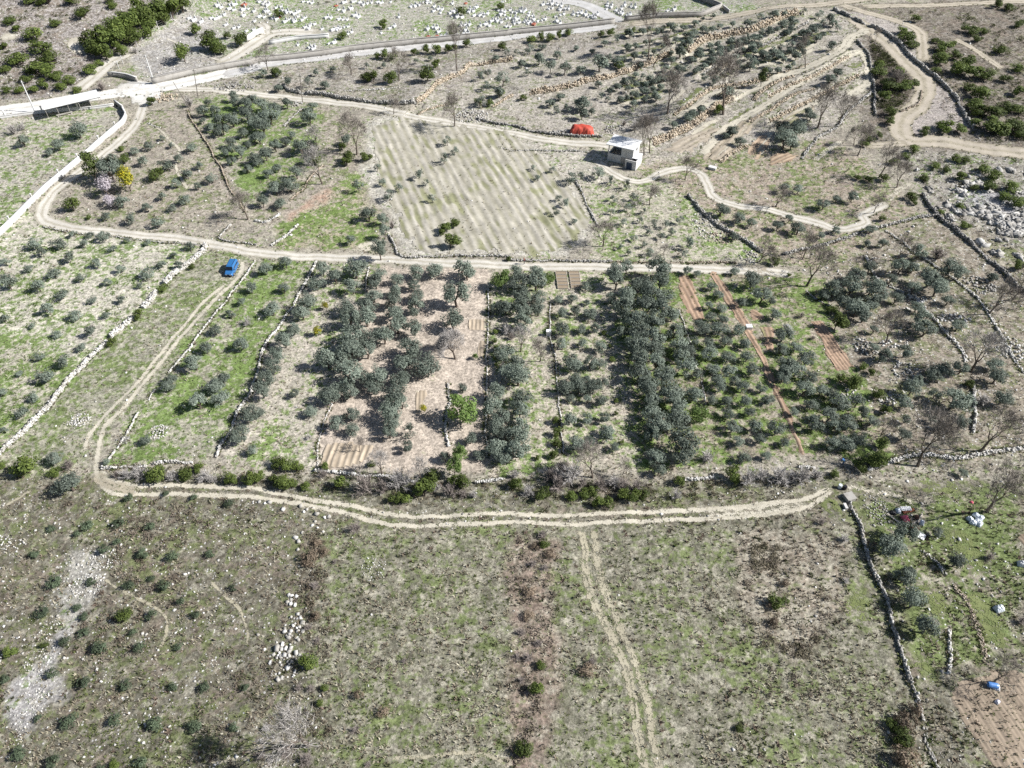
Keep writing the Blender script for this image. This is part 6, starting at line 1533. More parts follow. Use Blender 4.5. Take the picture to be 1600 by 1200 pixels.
mass("brown_scrub_vegetation", [HILL_L, HILL_R, WEDGE], 1300, .5, 1.6, (.15, .125, .10), (.29, .25, .21), 18, .5, .3, 4)
mass("karst_scrub_vegetation", [[(1370, 235), (1640, 245), (1640, 420), (1480, 340)]], 520, .5, 1.6, (.065, .075, .032), (.17, .15, .11), 28, .55, .42, 6)
mass("far_scrub_vegetation", [BEYOND], 260, 1.2, 3.2, (.06, .07, .03), (.20, .17, .12), 40, .55, .4, 7)
mass("terrace_weed_vegetation", [[(300, 140), (650, 165), (800, 100), (1000, 45), (430, 108)], [(660, 165), (800, 105), (1300, 15), (1350, 130), (1000, 260), (820, 200)]], 1300, .35, 1.2, (.11, .12, .06), (.27, .245, .18), 14, .5, .34, 8)
mass("grove_weed_vegetation", [[(960, 430), (1110, 425), (1240, 705), (1000, 730)], [(1120, 430), (1280, 435), (1390, 715), (1250, 705)]], 150, .5, 1.2, (.10, .14, .04), (.20, .24, .075), 30, .4, .42, 9)
mass("bramble_scrub_vegetation", [[(795, 830), (870, 840), (860, 1200), (800, 1200)], [(1150, 840), (1310, 845), (1320, 950), (1240, 1190), (1150, 960)]], 110, .6, 1.9, (.15, .125, .095), (.27, .23, .185), 30, .36, .25, 20)
mass("bramble_scrub_vegetation", [[(80, 760), (480, 800), (510, 1000), (380, 1180), (100, 1000)]], 420, .6, 1.9, (.14, .115, .085), (.26, .215, .17), 26, .3, .46, 10)
mass("boundary_scrub_vegetation", [[(470, 830), (505, 830), (520, 1000), (515, 1150), (470, 1150), (480, 1000)]], 120, .5, 1.7, (.12, .10, .07), (.25, .205, .155), 34, .4, .2, 21)
mass("rough_scrub_vegetation", [[(1170, 850), (1300, 850), (1310, 940), (1260, 1030), (1190, 1010)]], 210, .5, 1.5, (.14, .128, .082), (.27, .235, .17), 26, .4, .3, 22)
mass("hedge_scrub_vegetation", [[(160, 725), (480, 735), (560, 750), (640, 760), (800, 755), (1000, 760), (1190, 752), (1310, 735), (1310, 745), (1180, 775), (1000, 785), (700, 790), (620, 775), (440, 758), (170, 742)]], 210, .5, 1.5, (.075, .085, .035), (.21, .165, .125), 45, .55, .3, 12)
mass("green_patch_vegetation", [[(0, 380), (300, 390), (170, 525), (30, 680), (0, 690)]], 330, .6, 1.7, (.085, .15, .025), (.16, .22, .05), 34, .22, .5, 11, .07)
mass("orchard_weed_vegetation", [[(200, 190), (300, 150), (560, 190), (565, 270), (430, 350), (110, 335)], [(980, 260), (1300, 215), (1440, 330), (1290, 425), (1180, 405)], [(0, 195), (190, 172), (180, 200), (0, 340)]], 420, .35, 1.1, (.11, .125, .05), (.27, .235, .17), 16, .45, .36, 14)
mass("stony_weed_vegetation", [[(1290, 425), (1450, 330), (1620, 400), (1640, 720), (1400, 727), (1350, 600)], [(1340, 790), (1600, 750), (1600, 1010), (1440, 1080)]], 380, .35, 1.0, (.09, .11, .04), (.25, .215, .155), 18, .45, .36, 15)

# ------------------------------------------------------------------ cemetery
def grave_protos():
    out = []
    for v in range(5):
        r = random.Random(v)
        parts = []
        b = MB(); b.box(-.62, .62, -1.15, 1.15, -.15, .32, taper=(.97, .98)); b.box(-.5, .5, -1.02, 1.02, .32, .48, taper=(.9, .94)); parts.append(("slab", b.mesh("slab", M['marble'], .02)))
        hh = (1.25, 1.5, 1.1, 1.35, .95)[v]
        b = MB(); b.prism([(-.46, .3), (.46, .3), (.34, hh * .8), (.12, hh), (-.12, hh), (-.34, hh * .8)], .78, 1.0); parts.append(("headstone", b.mesh("headstone", M['marble'], .015)))
        if v != 2:
            b = MB(); b.prism([(-.36, .3), (.36, .3), (.26, hh * .55), (0, hh * .72), (-.26, hh * .55)], -1.0, -.82); parts.append(("footstone", b.mesh("footstone", M['marble'], .015)))
        out.append(parts)
    b = MB(); b.box(-.62, .62, -1.15, 1.15, -.15, .5, taper=(.97, .98))
    h = MB(); h.prism([(-.46, .4), (.46, .4), (.34, 1.0), (-.34, 1.0)], .75, 1.0)
    out.append([("slab", b.mesh("slab", M['redstone'], .02)), ("headstone", h.mesh("headstone", M['marble'], .015))])
    return out
GP = grave_protos()
def Z8(x0, y0, pts): return [(x0 + p[0] / 8, y0 + p[1] / 8) + tuple(p[2:]) for p in pts]
GR = Z8(280, 0, [(180, 250), (270, 270), (400, 225), (560, 180), (520, 90), (640, 50), (800, 190), (680, 120), (810, 60, 1), (860, 110), (930, 140), (1000, 20), (1060, 20), (1100, 60), (1060, 130), (1130, 170), (1060, 210), (1170, 230), (1250, 215, 1), (1290, 130), (1210, 90), (1340, 130), (1390, 150), (1440, 170), (1490, 140),
    (1320, 270), (1370, 240), (1440, 270), (1530, 250), (1570, 220), (1570, 340), (680, 350), (840, 385), (930, 365), (940, 265), (580, 310), (1550, 20), (1480, 200)])
GR += Z8(440, 0, [(330, 20), (350, 320), (410, 300), (500, 360), (560, 215), (770, 140), (860, 110), (760, 240), (815, 240), (680, 70, 1), (780, 30), (900, 20), (640, 370), (690, 375), (780, 340), (830, 330), (870, 400), (590, 540), (650, 530), (345, 590), (395, 580), (200, 560), (1240, 410), (1350, 350), (1460, 210), (1010, 40), (1070, 40), (1120, 30), (1240, 30), (1360, 25), (910, 190)])
GR += Z8(620, 0, [(230, 70), (280, 60), (320, 30), (420, 30), (460, 80), (510, 110), (560, 120), (540, 160), (660, 160), (690, 200), (710, 140), (690, 40), (860, 40, 1), (810, 215), (900, 150), (950, 120), (990, 90), (960, 190), (1030, 190), (1080, 170), (1130, 170), (1270, 130), (1290, 180), (1340, 150), (1250, 260), (1300, 250), (1180, 260), (1100, 300), (1150, 320),
    (1310, 30), (1410, 120), (1440, 150), (1490, 160), (1550, 140), (1590, 130), (1410, 220), (1460, 240), (1520, 270), (1590, 270), (1410, 330), (380, 365), (490, 350), (520, 395), (390, 450, 1), (500, 450, 1), (610, 440), (800, 320), (850, 310), (900, 310), (800, 380), (740, 430), (830, 420), (875, 420)])
GR += Z8(800, 0, [(40, 150), (90, 140), (150, 140), (30, 230), (80, 280), (170, 260), (200, 290), (270, 300, 1), (320, 260), (370, 250), (410, 240), (250, 190), (380, 55), (440, 45), (490, 45), (500, 100), (560, 60), (610, 70), (590, 110), (700, 110), (660, 110), (540, 205), (600, 190), (550, 265), (600, 280), (760, 170), (820, 160), (860, 150), (910, 185), (960, 200), (1000, 200), (1060, 180), (1040, 220),
    (1190, 50), (1240, 60), (1230, 90), (1300, 130), (1360, 110), (1320, 160), (1370, 170), (1430, 190), (1470, 180), (1400, 65), (1530, 90), (1480, 80)])
GR += Z8(980, 0, [(500, 130), (580, 120)])
for g in list(GR):
    if random.random() < .62 and len(g) == 2: GR.append((g[0] + random.choice((-1, 1)) * random.uniform(4.5, 8), g[1] + random.uniform(-3.5, 3.5)))
where, nr = rows_of(GR, 4.0)
for i, g in enumerate(GR):
    x, y, _ = P1(g[0], g[1] + 1.0)
    s = random.uniform(.6, 1.0)
    e = link("grave", None, loc=(x, y, float(hgt(x, y))), rz=math.radians(-24 + random.gauss(0, 7)), scale=s)
    red = len(g) > 2
    v = GP[5] if red else GP[random.randrange(5)]
    for nm, m in v: link(nm, m, e)
    a, b, n = where[i]
    tag(e, ("red-brick based grave" if red else "white stone grave") + f" in the cemetery, {nth(a)} row from top" + (f", {nth(b)} from left" if n > 1 else ""), "grave", "cemetery graves")

# ------------------------------------------------------------------ the white hut
DARK = m_plain("dark_interior_shade", (.03, .032, .036), .9, .1)
GREYW = m_plain("grey_render", (.46, .46, .455), .9, .1, 1.0, dirt=(.36, .35, .33))
BLUEDOOR = m_plain("dark_blue_door", (.03, .05, .09), .5, .1)
x, y, _ = P1(860 + 905 / 8, 180 + 545 / 8)
hz = float(hgt(x, y))
hut = link("hut", None, loc=(x, y, hz), rz=math.radians(-27))
tag(hut, "small white flat-roofed hut with open veranda beside the dirt track", "hut")
W_, D_, H_ = 6.4, 4.6, 4.2
def part(nm, mat, parent, fn, bevel=0):
    b = MB(); fn(b); return b.build(nm, mat, parent, bevel)
def walls_fn(b):
    t = .25
    b.box(.2, W_ / 2, -D_ / 2, -D_ / 2 + t, -.8, H_)               # right half of the front, full height
    b.box(-W_ / 2, .2, -D_ / 2, -D_ / 2 + t, -.8, 1.9)             # veranda parapet
    b.box(W_ / 2 - t, W_ / 2, -D_ / 2 + t, D_ / 2 - t, -.8, H_)    # side toward the sun
    b.box(-W_ / 2, W_ / 2, D_ / 2 - t, D_ / 2, -.8, H_)            # back
    b.box(-W_ / 2, -W_ / 2 + t, -D_ / 2 + t, D_ / 2 - t, -.8, 1.9)
    b.box(.2, .2 + t, -D_ / 2 + t, D_ / 2 - t, .9, H_)
hw = part("wall", M['whitewall'], hut, walls_fn)
part("lower_panel", M['concrete'], hut, lambda b: b.box(.22, W_ / 2 - .02, -D_ / 2 - .06, -D_ / 2 - .002, -.8, 1.7))  # thin panel, darker grey than the wall above it
part("veranda_floor", M['concrete'], hut, lambda b: b.box(-W_ / 2 + .26, .19, -D_ / 2 + .26, D_ / 2 - .26, .7, .9))
part("post", M['whitewall'], hut, lambda b: b.box(-W_ / 2 + .02, -W_ / 2 + .22, -D_ / 2 + .02, -D_ / 2 + .22, 1.905, H_))
part("roof", M['paint'], hut, lambda b: b.box(-W_ / 2 - .5, W_ / 2 + .35, -D_ / 2 - .55, D_ / 2 + .4, H_ + .01, H_ + .2), .02)
w1 = part("window", M['whitewall'], hut, lambda b: (b.box(W_ / 2 + .003, W_ / 2 + .06, -.6, .6, 2.9, 3.0), b.box(W_ / 2 + .003, W_ / 2 + .06, -.6, .6, 3.9, 4.0), b.box(W_ / 2 + .003, W_ / 2 + .06, -.6, -.5, 3.002, 3.898), b.box(W_ / 2 + .003, W_ / 2 + .06, .5, .6, 3.002, 3.898)))
part("pane", m_plain("window_glass", (.04, .05, .06), .15, .05, spec=.6), w1, lambda b: b.box(W_ / 2 + .003, W_ / 2 + .02, -.498, .498, 3.004, 3.896))
ann = part("annex", M['whitewall'], hut, lambda b: (b.box(W_ / 2 - 1.3, W_ / 2 + 1.5, -D_ / 2 - 1.5, -D_ / 2 - 1.3, -.9, 2.1), b.box(W_ / 2 + 1.3, W_ / 2 + 1.5, -D_ / 2 - 1.3, .4, -.9, 2.1), b.box(W_ / 2 + .004, W_ / 2 + 1.3, .2, .4, -.9, 2.1)))
part("annex_roof", M['paint'], ann, lambda b: b.box(W_ / 2 - .1, W_ / 2 + 1.6, -D_ / 2 - .3, .55, 2.11, 2.22))
part("door", BLUEDOOR, hut, lambda b: b.box(W_ / 2 - .9, W_ / 2 + .5, -D_ / 2 - 1.56, -D_ / 2 - 1.505, -.8, 1.5))
part("steps", M['whitewall'], hut, lambda b: (b.box(W_ / 2 - .9, W_ / 2 + .6, -D_ / 2 - 3.2, -D_ / 2 - 2.4, -1.2, -.75), b.box(W_ / 2 - .9, W_ / 2 + .6, -D_ / 2 - 2.4, -D_ / 2 - 1.6, -1.0, -.4)))
part("chimney_pipe", M['concrete'], hut, lambda b: (b.tube((-1.2, D_ / 2 - .6, H_ + .2), (-1.2, D_ / 2 - .6, H_ + 2.2), .07, .07), b.box(-1.5, -.9, D_ / 2 - .9, D_ / 2 - .3, H_ + 2.2, H_ + 2.5)))

# red tarpaulin over a long pile, dark scrap beside it
def lump(name, mat, label, cat, px, py, L, Wd, Hh, rz, seed, box=.5, part_name=None, rough=.06):
    x, y, _ = P1(px, py); z = float(hgt(x, y))
    r = np.random.default_rng(seed)
    nu, nv = 22, 14
    u = np.linspace(-1, 1, nu); v = np.linspace(-1, 1, nv)
    U, Vv = np.meshgrid(u, v)
    f = (1 - np.abs(U) ** (2 + 6 * box)) * (1 - np.abs(Vv) ** (2 + 4 * box))
    Zg = Hh * np.clip(f, 0, 1) ** .5
    Zg = Zg + rough * Hh * (vnoise(U * 5 + seed, Vv * 5, 1.0) - .5) * 2 * (Zg > .05) + .03 * Hh * np.sin(U * 9 + Vv * 3) * (Zg > .3 * Hh)
    Xg, Yg = U * L / 2 * (1 + .05 * r.standard_normal(U.shape)), Vv * Wd / 2 * (1 + .05 * r.standard_normal(U.shape))
    I = np.arange(nu * nv).reshape(nv, nu)
    F = np.stack([I[:-1, :-1], I[:-1, 1:], I[1:, 1:], I[1:, :-1]], -1).reshape(-1, 4)
    V = np.stack([Xg, Yg, Zg - .03], -1).reshape(-1, 3)
    b = np.concatenate([I[0], I[1:, -1], I[-1, -2::-1], I[-2:0:-1, 0]])
    me = mk(name, V, F, [mat], sm=False)
    o = link(name, me, None, (x, y, z), rz)
    if label: tag(o, label, cat)
    return o
lump("covered_stack", m_plain("red_tarpaulin", (.50, .075, .045), .65, .2, 2.5, spec=.4, bump=.5), "long stack covered by a bright red tarpaulin beside the dirt road", "tarpaulin", 909, 208, 5.8, 3.4, 2.0, -.12, 3, .7)
heap("heap of dark scrap wood at left of the red tarpaulin", 876, 207, 2.8, 1.2, 60, .7, 'stone_dark', name="scrap_heap", mound=.7)

# long canopy by the gravel road
a = np.array(P1(70, 171, 3.0)[:2]); b_ = np.array(P1(155, 150.5, 3.0)[:2]); d = np.array(P1(63, 160, 3.0)[:2])
ux = b_ - a; Lc = np.linalg.norm(ux); ux = ux / Lc
wy_ = np.array([-ux[1], ux[0]]); Wc = max(3.0, float((d - a) @ wy_))
ang = math.atan2(ux[1], ux[0]); z = float(hgt(*(a + ux * Lc / 2)))
can = link("canopy", None, loc=(a[0], a[1], z), rz=ang)
tag(can, "long white flat canopy on thin posts along the gravel road", "canopy")
part("roof", M['paint'], can, lambda b: b.box(-.3, Lc + .3, -.3, Wc, 3.0, 3.14), .02)
bm_ = part("beam", M['concrete'], can, lambda b: b.box(-.2, Lc + .2, -.1, .05, 2.8, 2.995))
for k in range(6):
    for yy in (0.0, Wc - .4):
        part("post", M['concrete'], can, lambda b: b.tube((k * Lc / 5, yy, -.6), (k * Lc / 5, yy, 2.99), .06, .06, 6))
for k in range(2): part("bench", M['concrete'], can, lambda b: (b.box(2 + k * Lc * .5, 6 + k * Lc * .5, .8, 1.3, .4, .5), b.box(2.2 + k * Lc * .5, 2.5 + k * Lc * .5, .85, 1.25, -.3, .395), b.box(5.5 + k * Lc * .5, 5.8 + k * Lc * .5, .85, 1.25, -.3, .395)))

# poles
def pole(label, base, top, mat, r0=.16, r1=.1, lamp=False, name="utility_pole", cross=True):
    x, y, t = P1(*base); z = float(hgt(x, y))
    # world height that reaches the seen top
    dx, dy, dz = [float(v) for v in ray(*top)]
    tt = y / dy
    h = CAM_H + dz * tt - z
    lx = dx * tt - x
    e = link(name, None, loc=(x, y, z))
    part("shaft", mat, e, lambda b: b.tube((0, 0, -.5), (lx, 0, h), r0, r1, 8))
    if cross: part("crossarm", M['concrete'], e, lambda b: b.box(lx - .5, lx + .5, -.06, .06, h - .5, h - .38))
    tag(e, label, "pole", "poles")
PC = m_plain("pale_concrete_pole", (.62, .62, .61), .8, .08)
PW = m_plain("weathered_wood_pole", (.16, .14, .12), .9, .2)
pole("tall pale concrete pole beside the long canopy", T(0, 0, [(220, 700)])[0], T(0, 0, [(132, 505)])[0], PC, .2, .13)
pole("tall pale concrete pole at the cemetery wall end", T(0, 0, [(965, 522)])[0], T(0, 0, [(907, 345)])[0], PC, .2, .13)
pole("dark wooden pole by the upper dirt road start", T(0, 0, [(1236, 608)])[0], T(0, 0, [(1210, 432)])[0], PW, .12, .08)
pole("dark leaning pole above the fence-line wall", T(0, 0, [(1200, 695)])[0], T(0, 0, [(1082, 512)])[0], PW, .11, .07, cross=False)
pole("dark wooden pole on the upper dirt road past orchard", T(1, 0, [(290, 640)])[0], T(1, 0, [(273, 465)])[0], PW, .12, .08)

# ------------------------------------------------------------------ blue van
def van(px, py, heading):
    x, y, _ = P1(px, py); z = float(hgt(x, y)) + .03
    PAINT = NT("blue_car_paint"); PB = PAINT.done(PAINT.bsdf((.035, .15, .36), .3, None, .5, .1))
    GL = NT("dark_car_glass"); GLS = GL.done(GL.bsdf((.012, .016, .022), .08, None, .6))
    RUB = m_plain("black_rubber", (.02, .02, .02), .85, .1); MET = m_plain("grey_wheel_rim", (.45, .45, .46), .35, .05, metal=.6)
    TRIM = m_plain("dark_bumper", (.03, .03, .035), .6, .1); LAMP = m_plain("headlamp_glass", (.75, .78, .8), .15, .03, spec=.6); RL = m_plain("tail_lamp", (.4, .02, .02), .3, .05)
    e = link("parked_van", None, loc=(x, y, z), rz=heading)
    tag(e, "blue estate van parked on the grassy track below the dirt road", "van")
    # x forward, y left
    def loft(secs):
        V, F = [], []
        for (xx, zb, zt, w0, w1) in secs:
            V += [(xx, -w0, zb), (xx, -w0 * 1.0, zb + (zt - zb) * .55), (xx, -w1, zt - .05), (xx, -w1 + .10, zt), (xx, w1 - .10, zt), (xx, w1, zt - .05), (xx, w0, zb + (zt - zb) * .55), (xx, w0, zb)]
        n = len(secs)
        for i in range(n - 1):
            for k in range(8):
                F.append((i * 8 + k, i * 8 + (k + 1) % 8, (i + 1) * 8 + (k + 1) % 8, (i + 1) * 8 + k))
        F += [tuple(range(7, -1, -1)), tuple((n - 1) * 8 + k for k in range(8))]
        return V, F
    b = MB(); b.add(*loft([(-2.12, .42, .98, .78, .76), (-2.02, .34, 1.02, .84, .82), (-.9, .28, 1.03, .87, .85), (.6, .28, 1.02, .87, .85), (1.0, .28, 1.0, .87, .82), (1.75, .30, .86, .84, .76), (2.05, .36, .72, .76, .66)]))
    body = b.build("body", PB, e, sm=False)
    b = MB(); b.add(*loft([(-2.05, 1.0, 1.62, .78, .66), (-1.85, 1.0, 1.80, .82, .68), (-.6, 1.0, 1.84, .82, .68), (.35, 1.0, 1.80, .82, .67), (.62, 1.0, 1.62, .81, .68), (1.08, .98, 1.06, .78, .72)]))
    cab = b.build("cabin", PB, e)
    b = MB(); b.add([(.66, -.62, 1.60), (.66, .62, 1.60), (1.08, .70, 1.09), (1.08, -.70, 1.09)], [(0, 1, 2, 3)])
    b.v = [(p[0] + .02, p[1], p[2] + .02) for p in b.v]
    b.build("windscreen", GLS, e)
    for s in (-1, 1):
        for (x0, x1) in ((-1.75, -.75), (-.68, -.02), (.05, .68)):
            b = MB(); t1 = min(x1, .5 if x1 > .5 else x1)
            b.add([(x0, s * .836, 1.08), (x1, s * .836, 1.08), (t1, s * .832, 1.42), (x0 + .04, s * .832, 1.42)], [(0, 1, 2, 3) if s < 0 else (3, 2, 1, 0)])
            b.build("side_window", GLS, e)
        for xx in (-1.35, 1.3):
            b = MB(); b.tube((xx, s * .70, .32), (xx, s * .885, .32), .33, .33, 14); wh = b.build("wheel", RUB, e)
            b = MB(); b.tube((xx, s * .886, .32), (xx, s * .895, .32), .2, .19, 12); b.build("rim", MET, wh)
        b = MB(); b.box(1.93, 2.07, s * .42 - .16, s * .42 + .16, .56, .72, taper=(.6, 1)); b.build("headlight", LAMP, e)
        b = MB(); b.box(-2.15, -2.07, s * .70 - .07, s * .70 + .07, .7, 1.15); b.build("tail_light", RL, e)
        b = MB(); b.box(.72, .86, s * .92 - .1, s * .92 + .1, 1.0, 1.15); b.build("mirror", TRIM, e)
        b = MB(); b.box(-1.7, .3, s * .56 - .02, s * .56 + .02, 1.85, 1.9); b.build("roof_rail", TRIM, e)
    b = MB(); b.box(1.95, 2.16, -.72, .72, .30, .52, taper=(.8, .97)); b.build("bumper", TRIM, e)
    b = MB(); b.box(-2.22, -2.05, -.76, .76, .32, .56, taper=(.8, .97)); b.build("bumper", TRIM, e)
    b = MB(); b.box(2.04, 2.09, -.26, .26, .56, .68); b.build("grille", TRIM, e)
    b = MB(); b.add([(-2.08, .6, 1.1), (-2.08, -.6, 1.1), (-1.99, -.58, 1.58), (-1.99, .58, 1.58)], [(0, 1, 2, 3)]); b.v = [(p[0] - .02, p[1], p[2]) for p in b.v]; b.build("rear_window", GLS, e)
    return e
A = W([(372, 405), (355, 436)])
van(363, 424, math.atan2(A[1][1] - A[0][1], A[1][0] - A[0][0]))

# ------------------------------------------------------------------ people
def person(label, px, py, pose, shirt, trousers, heading):
    x, y, _ = P1(px, py); z = float(hgt(x, y)) + .06
    J, E, R = pose
    me = bpy.data.meshes.new("person")
    me.from_pydata(J, E, [])
    o = bpy.data.objects.new("person", me); COL.objects.link(o)
    o.location = (x, y, z); o.rotation_euler = (0, 0, heading)
    sk = o.modifiers.new("skin", 'SKIN'); sk.use_smooth_shade = True
    for i, r in enumerate(R): me.skin_vertices[0].data[i].radius = r if hasattr(r, '__len__') else (r, r)
    me.skin_vertices[0].data[0].use_root = True
    sub = o.modifiers.new("sub", 'SUBSURF'); sub.levels = 1; sub.render_levels = 1
    dg = bpy.context.evaluated_depsgraph_get()
    m2 = bpy.data.meshes.new_from_object(o.evaluated_get(dg))
    o.modifiers.clear(); o.data = m2
    m2.materials.clear()
    for m in (m_plain("skin_tone", (.42, .26, .19), .6, .05), m_plain("shirt_cloth", shirt, .9, .1, 20), m_plain("trouser_cloth", trousers, .9, .1, 20), m_plain("hair", (.03, .022, .018), .8, .1), m_plain("shoe_leather", (.04, .035, .03), .7, .1)): m2.materials.append(m)
    Jv = [Vector(j) for j in J]
    for p in m2.polygons:
        c = p.center
        i = min(range(len(Jv)), key=lambda k: (Jv[k] - c).length)
        p.material_index = pose_region[i]
    tag(o, label, "person")
    return o
#            0 pelvis      1 waist         2 chest          3 neck          4 head            5 crown
STAND = ([(0, 0, .93), (.01, 0, 1.10), (.02, 0, 1.36), (.03, 0, 1.50), (.05, 0, 1.60), (.05, 0, 1.74),
          (.02, .19, 1.40), (.06, .25, 1.13), (.22, .22, .98), (.28, .20, .95),
          (.02, -.19, 1.40), (-.04, -.26, 1.13), (.08, -.27, .90), (.12, -.27, .84),
          (0, .10, .88), (.10, .11, .49), (.02, .11, .08), (.17, .12, .03),
          (0, -.10, .88), (-.04, -.11, .49), (-.14, -.11, .09), (.0, -.12, .03)],
         [(0, 1), (1, 2), (2, 3), (3, 4), (4, 5), (2, 6), (6, 7), (7, 8), (8, 9), (2, 10), (10, 11), (11, 12), (12, 13), (0, 14), (14, 15), (15, 16), (16, 17), (0, 18), (18, 19), (19, 20), (20, 21)],
         [(.15, .11), (.14, .10), (.17, .12), .06, .10, .075, .065, .048, .038, .034, .065, .048, .038, .034, .095, .065, .045, .038, .095, .065, .045, .038])
BEND = ([(0, 0, .90), (.12, 0, 1.02), (.36, 0, 1.10), (.47, 0, 1.10), (.56, 0, 1.06), (.66, 0, 1.00),
         (.36, .19, 1.08), (.42, .22, .80), (.52, .16, .58), (.56, .14, .52),
         (.36, -.19, 1.08), (.40, -.22, .80), (.54, -.14, .60), (.58, -.12, .54),
         (0, .10, .86), (.10, .13, .48), (-.02, .13, .08), (.13, .14, .03),
         (0, -.10, .86), (.06, -.13, .48), (-.08, -.13, .08), (.07, -.14, .03)], STAND[1], STAND[2])
pose_region = [2, 1, 1, 0, 0, 3, 1, 1, 0, 0, 1, 1, 0, 0, 2, 2, 2, 4, 2, 2, 2, 4]
person("person in red top and dark trousers walking on the dirt road", 819, 413.2, STAND, (.40, .06, .05), (.03, .03, .04), math.radians(200))
person("person in blue clothes bending over by the foot of the red strip", 1317, 726, BEND, (.08, .20, .42), (.07, .13, .25), math.radians(150))

# ------------------------------------------------------------------ small things in the fields
def sack(label, px, py, s, mat, n=1, name="sack"):
    o = lump(name, mat, label, "sack", px, py, s, s * .75, s * .55, random.random() * 3, int(px) % 50, .15, rough=.2)
    return o
GBAG = m_plain("grey_white_plastic", (.62, .66, .70), .4, .1, 3, spec=.5); PINK = m_plain("pink_plastic", (.75, .16, .22), .5, .1, 4); BLUE = m_plain("blue_plastic", (.08, .22, .52), .4, .1, 4, spec=.5); BLACK = m_plain("black_plastic", (.02, .02, .024), .45, .1, 4)
for i, (a, b) in enumerate([(1515, 812), (1520, 817), (1526, 815), (1530, 819), (1525, 806), (1532, 810)]):
    o = sack(f"grey plastic bag in the cluster by the big bare tree, {nth(i + 1)} of six", a, b, 1.0, GBAG); o["group"] = "grey plastic bags"
sack("single pink bag lying in the grass above grey bags", 1518, 785, .5, PINK)
# rubbish heap: boards, sheets, bags
x, y, _ = P1(1416, 812); z = float(hgt(x, y))
RUST = m_plain("rusty_sheet", (.26, .10, .05), .8, .25, 3); WOOD = m_plain("bleached_board", (.50, .45, .38), .9, .15, 3)
def flat_piece(name, label, cat, px, py, L, Wd, rz, tilt, mat, th=.05, lift=.18):
    x, y, _ = P1(px, py); z = float(hgt(x, y))
    b = MB(); b.box(-L / 2, L / 2, -Wd / 2, Wd / 2, 0, th)
    n = 6
    for k in range(n): b.box(-L / 2 + (k + .3) * L / n, -L / 2 + (k + .55) * L / n, -Wd / 2 + .01, Wd / 2 - .01, th + .002, th + .04)
    o = b.build(name, mat, None, loc=(x, y, z + lift)); o.rotation_euler = (tilt, tilt * .5, rz)
    tag(o, label, cat, "pieces of the rubbish heap")
flat_piece("metal_sheet", "pale corrugated sheet at lower end of the rubbish heap", "metal sheet", 1434, 836, 1.9, 1.0, -.7, .12, M['paint'])
flat_piece("metal_sheet", "white sheet lying on top edge of the rubbish heap", "metal sheet", 1414, 797, 1.6, .7, .1, .15, M['paint'], lift=.3)
flat_piece("rusty_sheet", "rust-brown sheet across the rubbish heap", "metal sheet", 1419, 800, 2.0, .5, .3, .1, RUST, lift=.2)
flat_piece("rusty_sheet", "rust-brown sheet above the pale corrugated one", "metal sheet", 1428, 826, 1.2, .9, -.5, .1, RUST, lift=.1)
flat_piece("wooden_board", "bleached board at right rim of rubbish heap, upper one", "board", 1437, 811, 2.2, .25, .9, .2, WOOD, lift=.25)
flat_piece("wooden_board", "bleached board at right rim of rubbish heap, lower one", "board", 1432, 815, 2.4, .22, .6, .1, WOOD, lift=.12)
flat_piece("wooden_board", "dark-edged board on left rim of rubbish heap", "board", 1397, 812, 2.4, .25, -.9, .1, WOOD, lift=.12)
sack("pink plastic sheet bundle in the middle of rubbish heap", 1414, 812, 1.2, PINK, name="plastic_bundle")
sack("black plastic bag at upper left of rubbish heap", 1394, 802, .9, BLACK, name="plastic_bag")
sack("grey plastic bundle beside the black bag on rubbish heap", 1403, 799, .9, GBAG, name="plastic_bundle")
sack("brown sack at right side of rubbish heap", 1432, 809, .8, m_plain("brown_jute", (.16, .09, .06), .95, .2), name="sack")
sack("white crumpled sheet behind the boards of the rubbish heap", 1440, 817, .9, GBAG, name="plastic_sheet")
def barrel(label, px, py, r, L, mat, lid, lying, rz):
    x, y, _ = P1(px, py); z = float(hgt(x, y))
    e = link("barrel", None, loc=(x, y, z), rz=rz)
    def bd(b):
        P_ = [(-L / 2, r * .9), (-L / 2 * .6, r), (L / 2 * .6, r), (L / 2, r * .9)]
        for (a, ra), (c, rb) in zip(P_[:-1], P_[1:]):
            b.tube((a, 0, r) if lying else (0, 0, a + L / 2), (c, 0, r) if lying else (0, 0, c + L / 2), ra, rb, 12)
    part("body", mat, e, bd)
    part("lid", lid, e, lambda b: b.tube((L / 2 + .002, 0, r) if lying else (0, 0, L + .002), (L / 2 + .05, 0, r) if lying else (0, 0, L + .05), r * .93, r * .9, 12))
    tag(e, label, "barrel")
barrel("blue plastic barrel lying under the bare tree by the ploughed corner", 1549, 1073, .36, 1.1, BLUE, GBAG, True, -.2)
sack("white bag leaning on the blue barrel", 1556, 1076, .8, m_plain("white_plastic", (.76, .77, .80), .4, .06, spec=.5))
sack("pale bag alone in the furrows below the blue barrel", 1558, 1097, .7, m_plain("lilac_white_plastic", (.66, .64, .70), .4, .06, spec=.5))
sack("grey tarp bundle on the stony bank at the right edge", 1560, 952, 1.3, GBAG, name="tarp_bundle")
sack("white sack at the right edge above the green strip", 1597, 882, 1.2, M['paint'], name="sack")
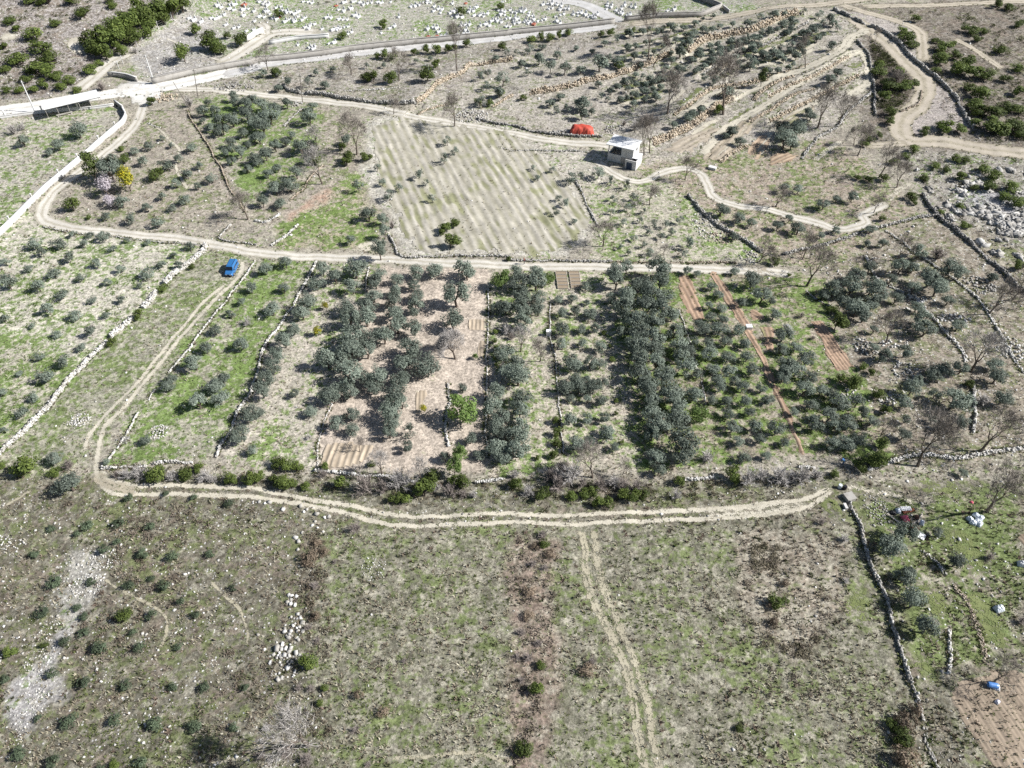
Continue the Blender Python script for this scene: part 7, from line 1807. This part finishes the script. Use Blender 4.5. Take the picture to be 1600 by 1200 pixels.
# white water box in the narrow rows, metal cage box near red strip
def box_thing(name, label, cat, px, py, sx, sy, sz, mat, rz=0, lid=None):
    x, y, _ = P1(px, py); z = float(hgt(x, y))
    e = link(name, None, loc=(x, y, z), rz=rz)
    part("body", mat, e, lambda b: b.box(-sx / 2, sx / 2, -sy / 2, sy / 2, -.05, sz), .03)
    part("lid", lid or mat, e, lambda b: b.box(-sx / 2 - .04, sx / 2 + .04, -sy / 2 - .04, sy / 2 + .04, sz + .003, sz + .07), .01)
    tag(e, label, cat)
box_thing("water_box", "upright white box on the stone line between narrow rows", "box", 857, 524, .85, .7, 1.1, M['paint'])
box_thing("water_box", "white box on the red soil strip's middle", "box", 1169.5, 513.5, 1.1, .9, .7, M['paint'])
box_thing("well_box", "dark concrete well box at the head of the long grey wall", "box", 1326, 779, 1.4, 1.3, .6, M['concrete'], .3)
box_thing("concrete_block", "pale concrete post block left of the long grey wall", "block", 1320, 793, .35, .9, .4, M['whitewall'], .1)
barrel("dark plastic drum standing above the well box, left of two", 1311.5, 762, .3, .7, GBAG, GBAG, False, 0)
barrel("dark plastic drum standing above the well box, right of two", 1319, 764, .3, .7, BLACK, BLACK, False, 0)
box_thing("parts_table", "small white table below the hut's terraces at track loop", "table", 1113, 264, 1.8, 1.1, .5, M['whitewall'], -.5)
# raised beds by the road: low earth boxes
k = 0
for col_, xs in enumerate(((868, 885), (889, 905))):
    for row in range(5):
        yy = 427.5 + row * 5.4
        a = W([(xs[0] + row * .8, yy), (xs[1] + row * .8, yy)])
        c = a.mean(0); L = abs(a[1][0] - a[0][0])
        e = link("raised_bed", None, loc=(c[0], c[1], float(hgt(*c))))
        part("board_frame", WOOD, e, lambda b: (b.box(-L / 2, L / 2, -.55, -.5, -.05, .3), b.box(-L / 2, L / 2, .5, .55, -.05, .3), b.box(-L / 2, -L / 2 + .05, -.498, .498, -.05, .3), b.box(L / 2 - .05, L / 2, -.498, .498, -.05, .3)))
        part("soil", M['stone_tan'], e, lambda b: b.box(-L / 2 + .052, L / 2 - .052, -.497, .497, -.05, .25, taper=(.98, .8)))
        tag(e, f"low raised bed by the road, {nth(row + 1)} from road in the {'left' if col_ == 0 else 'right'} column", "raised bed", "raised beds")
print("objects", len(bpy.data.objects))
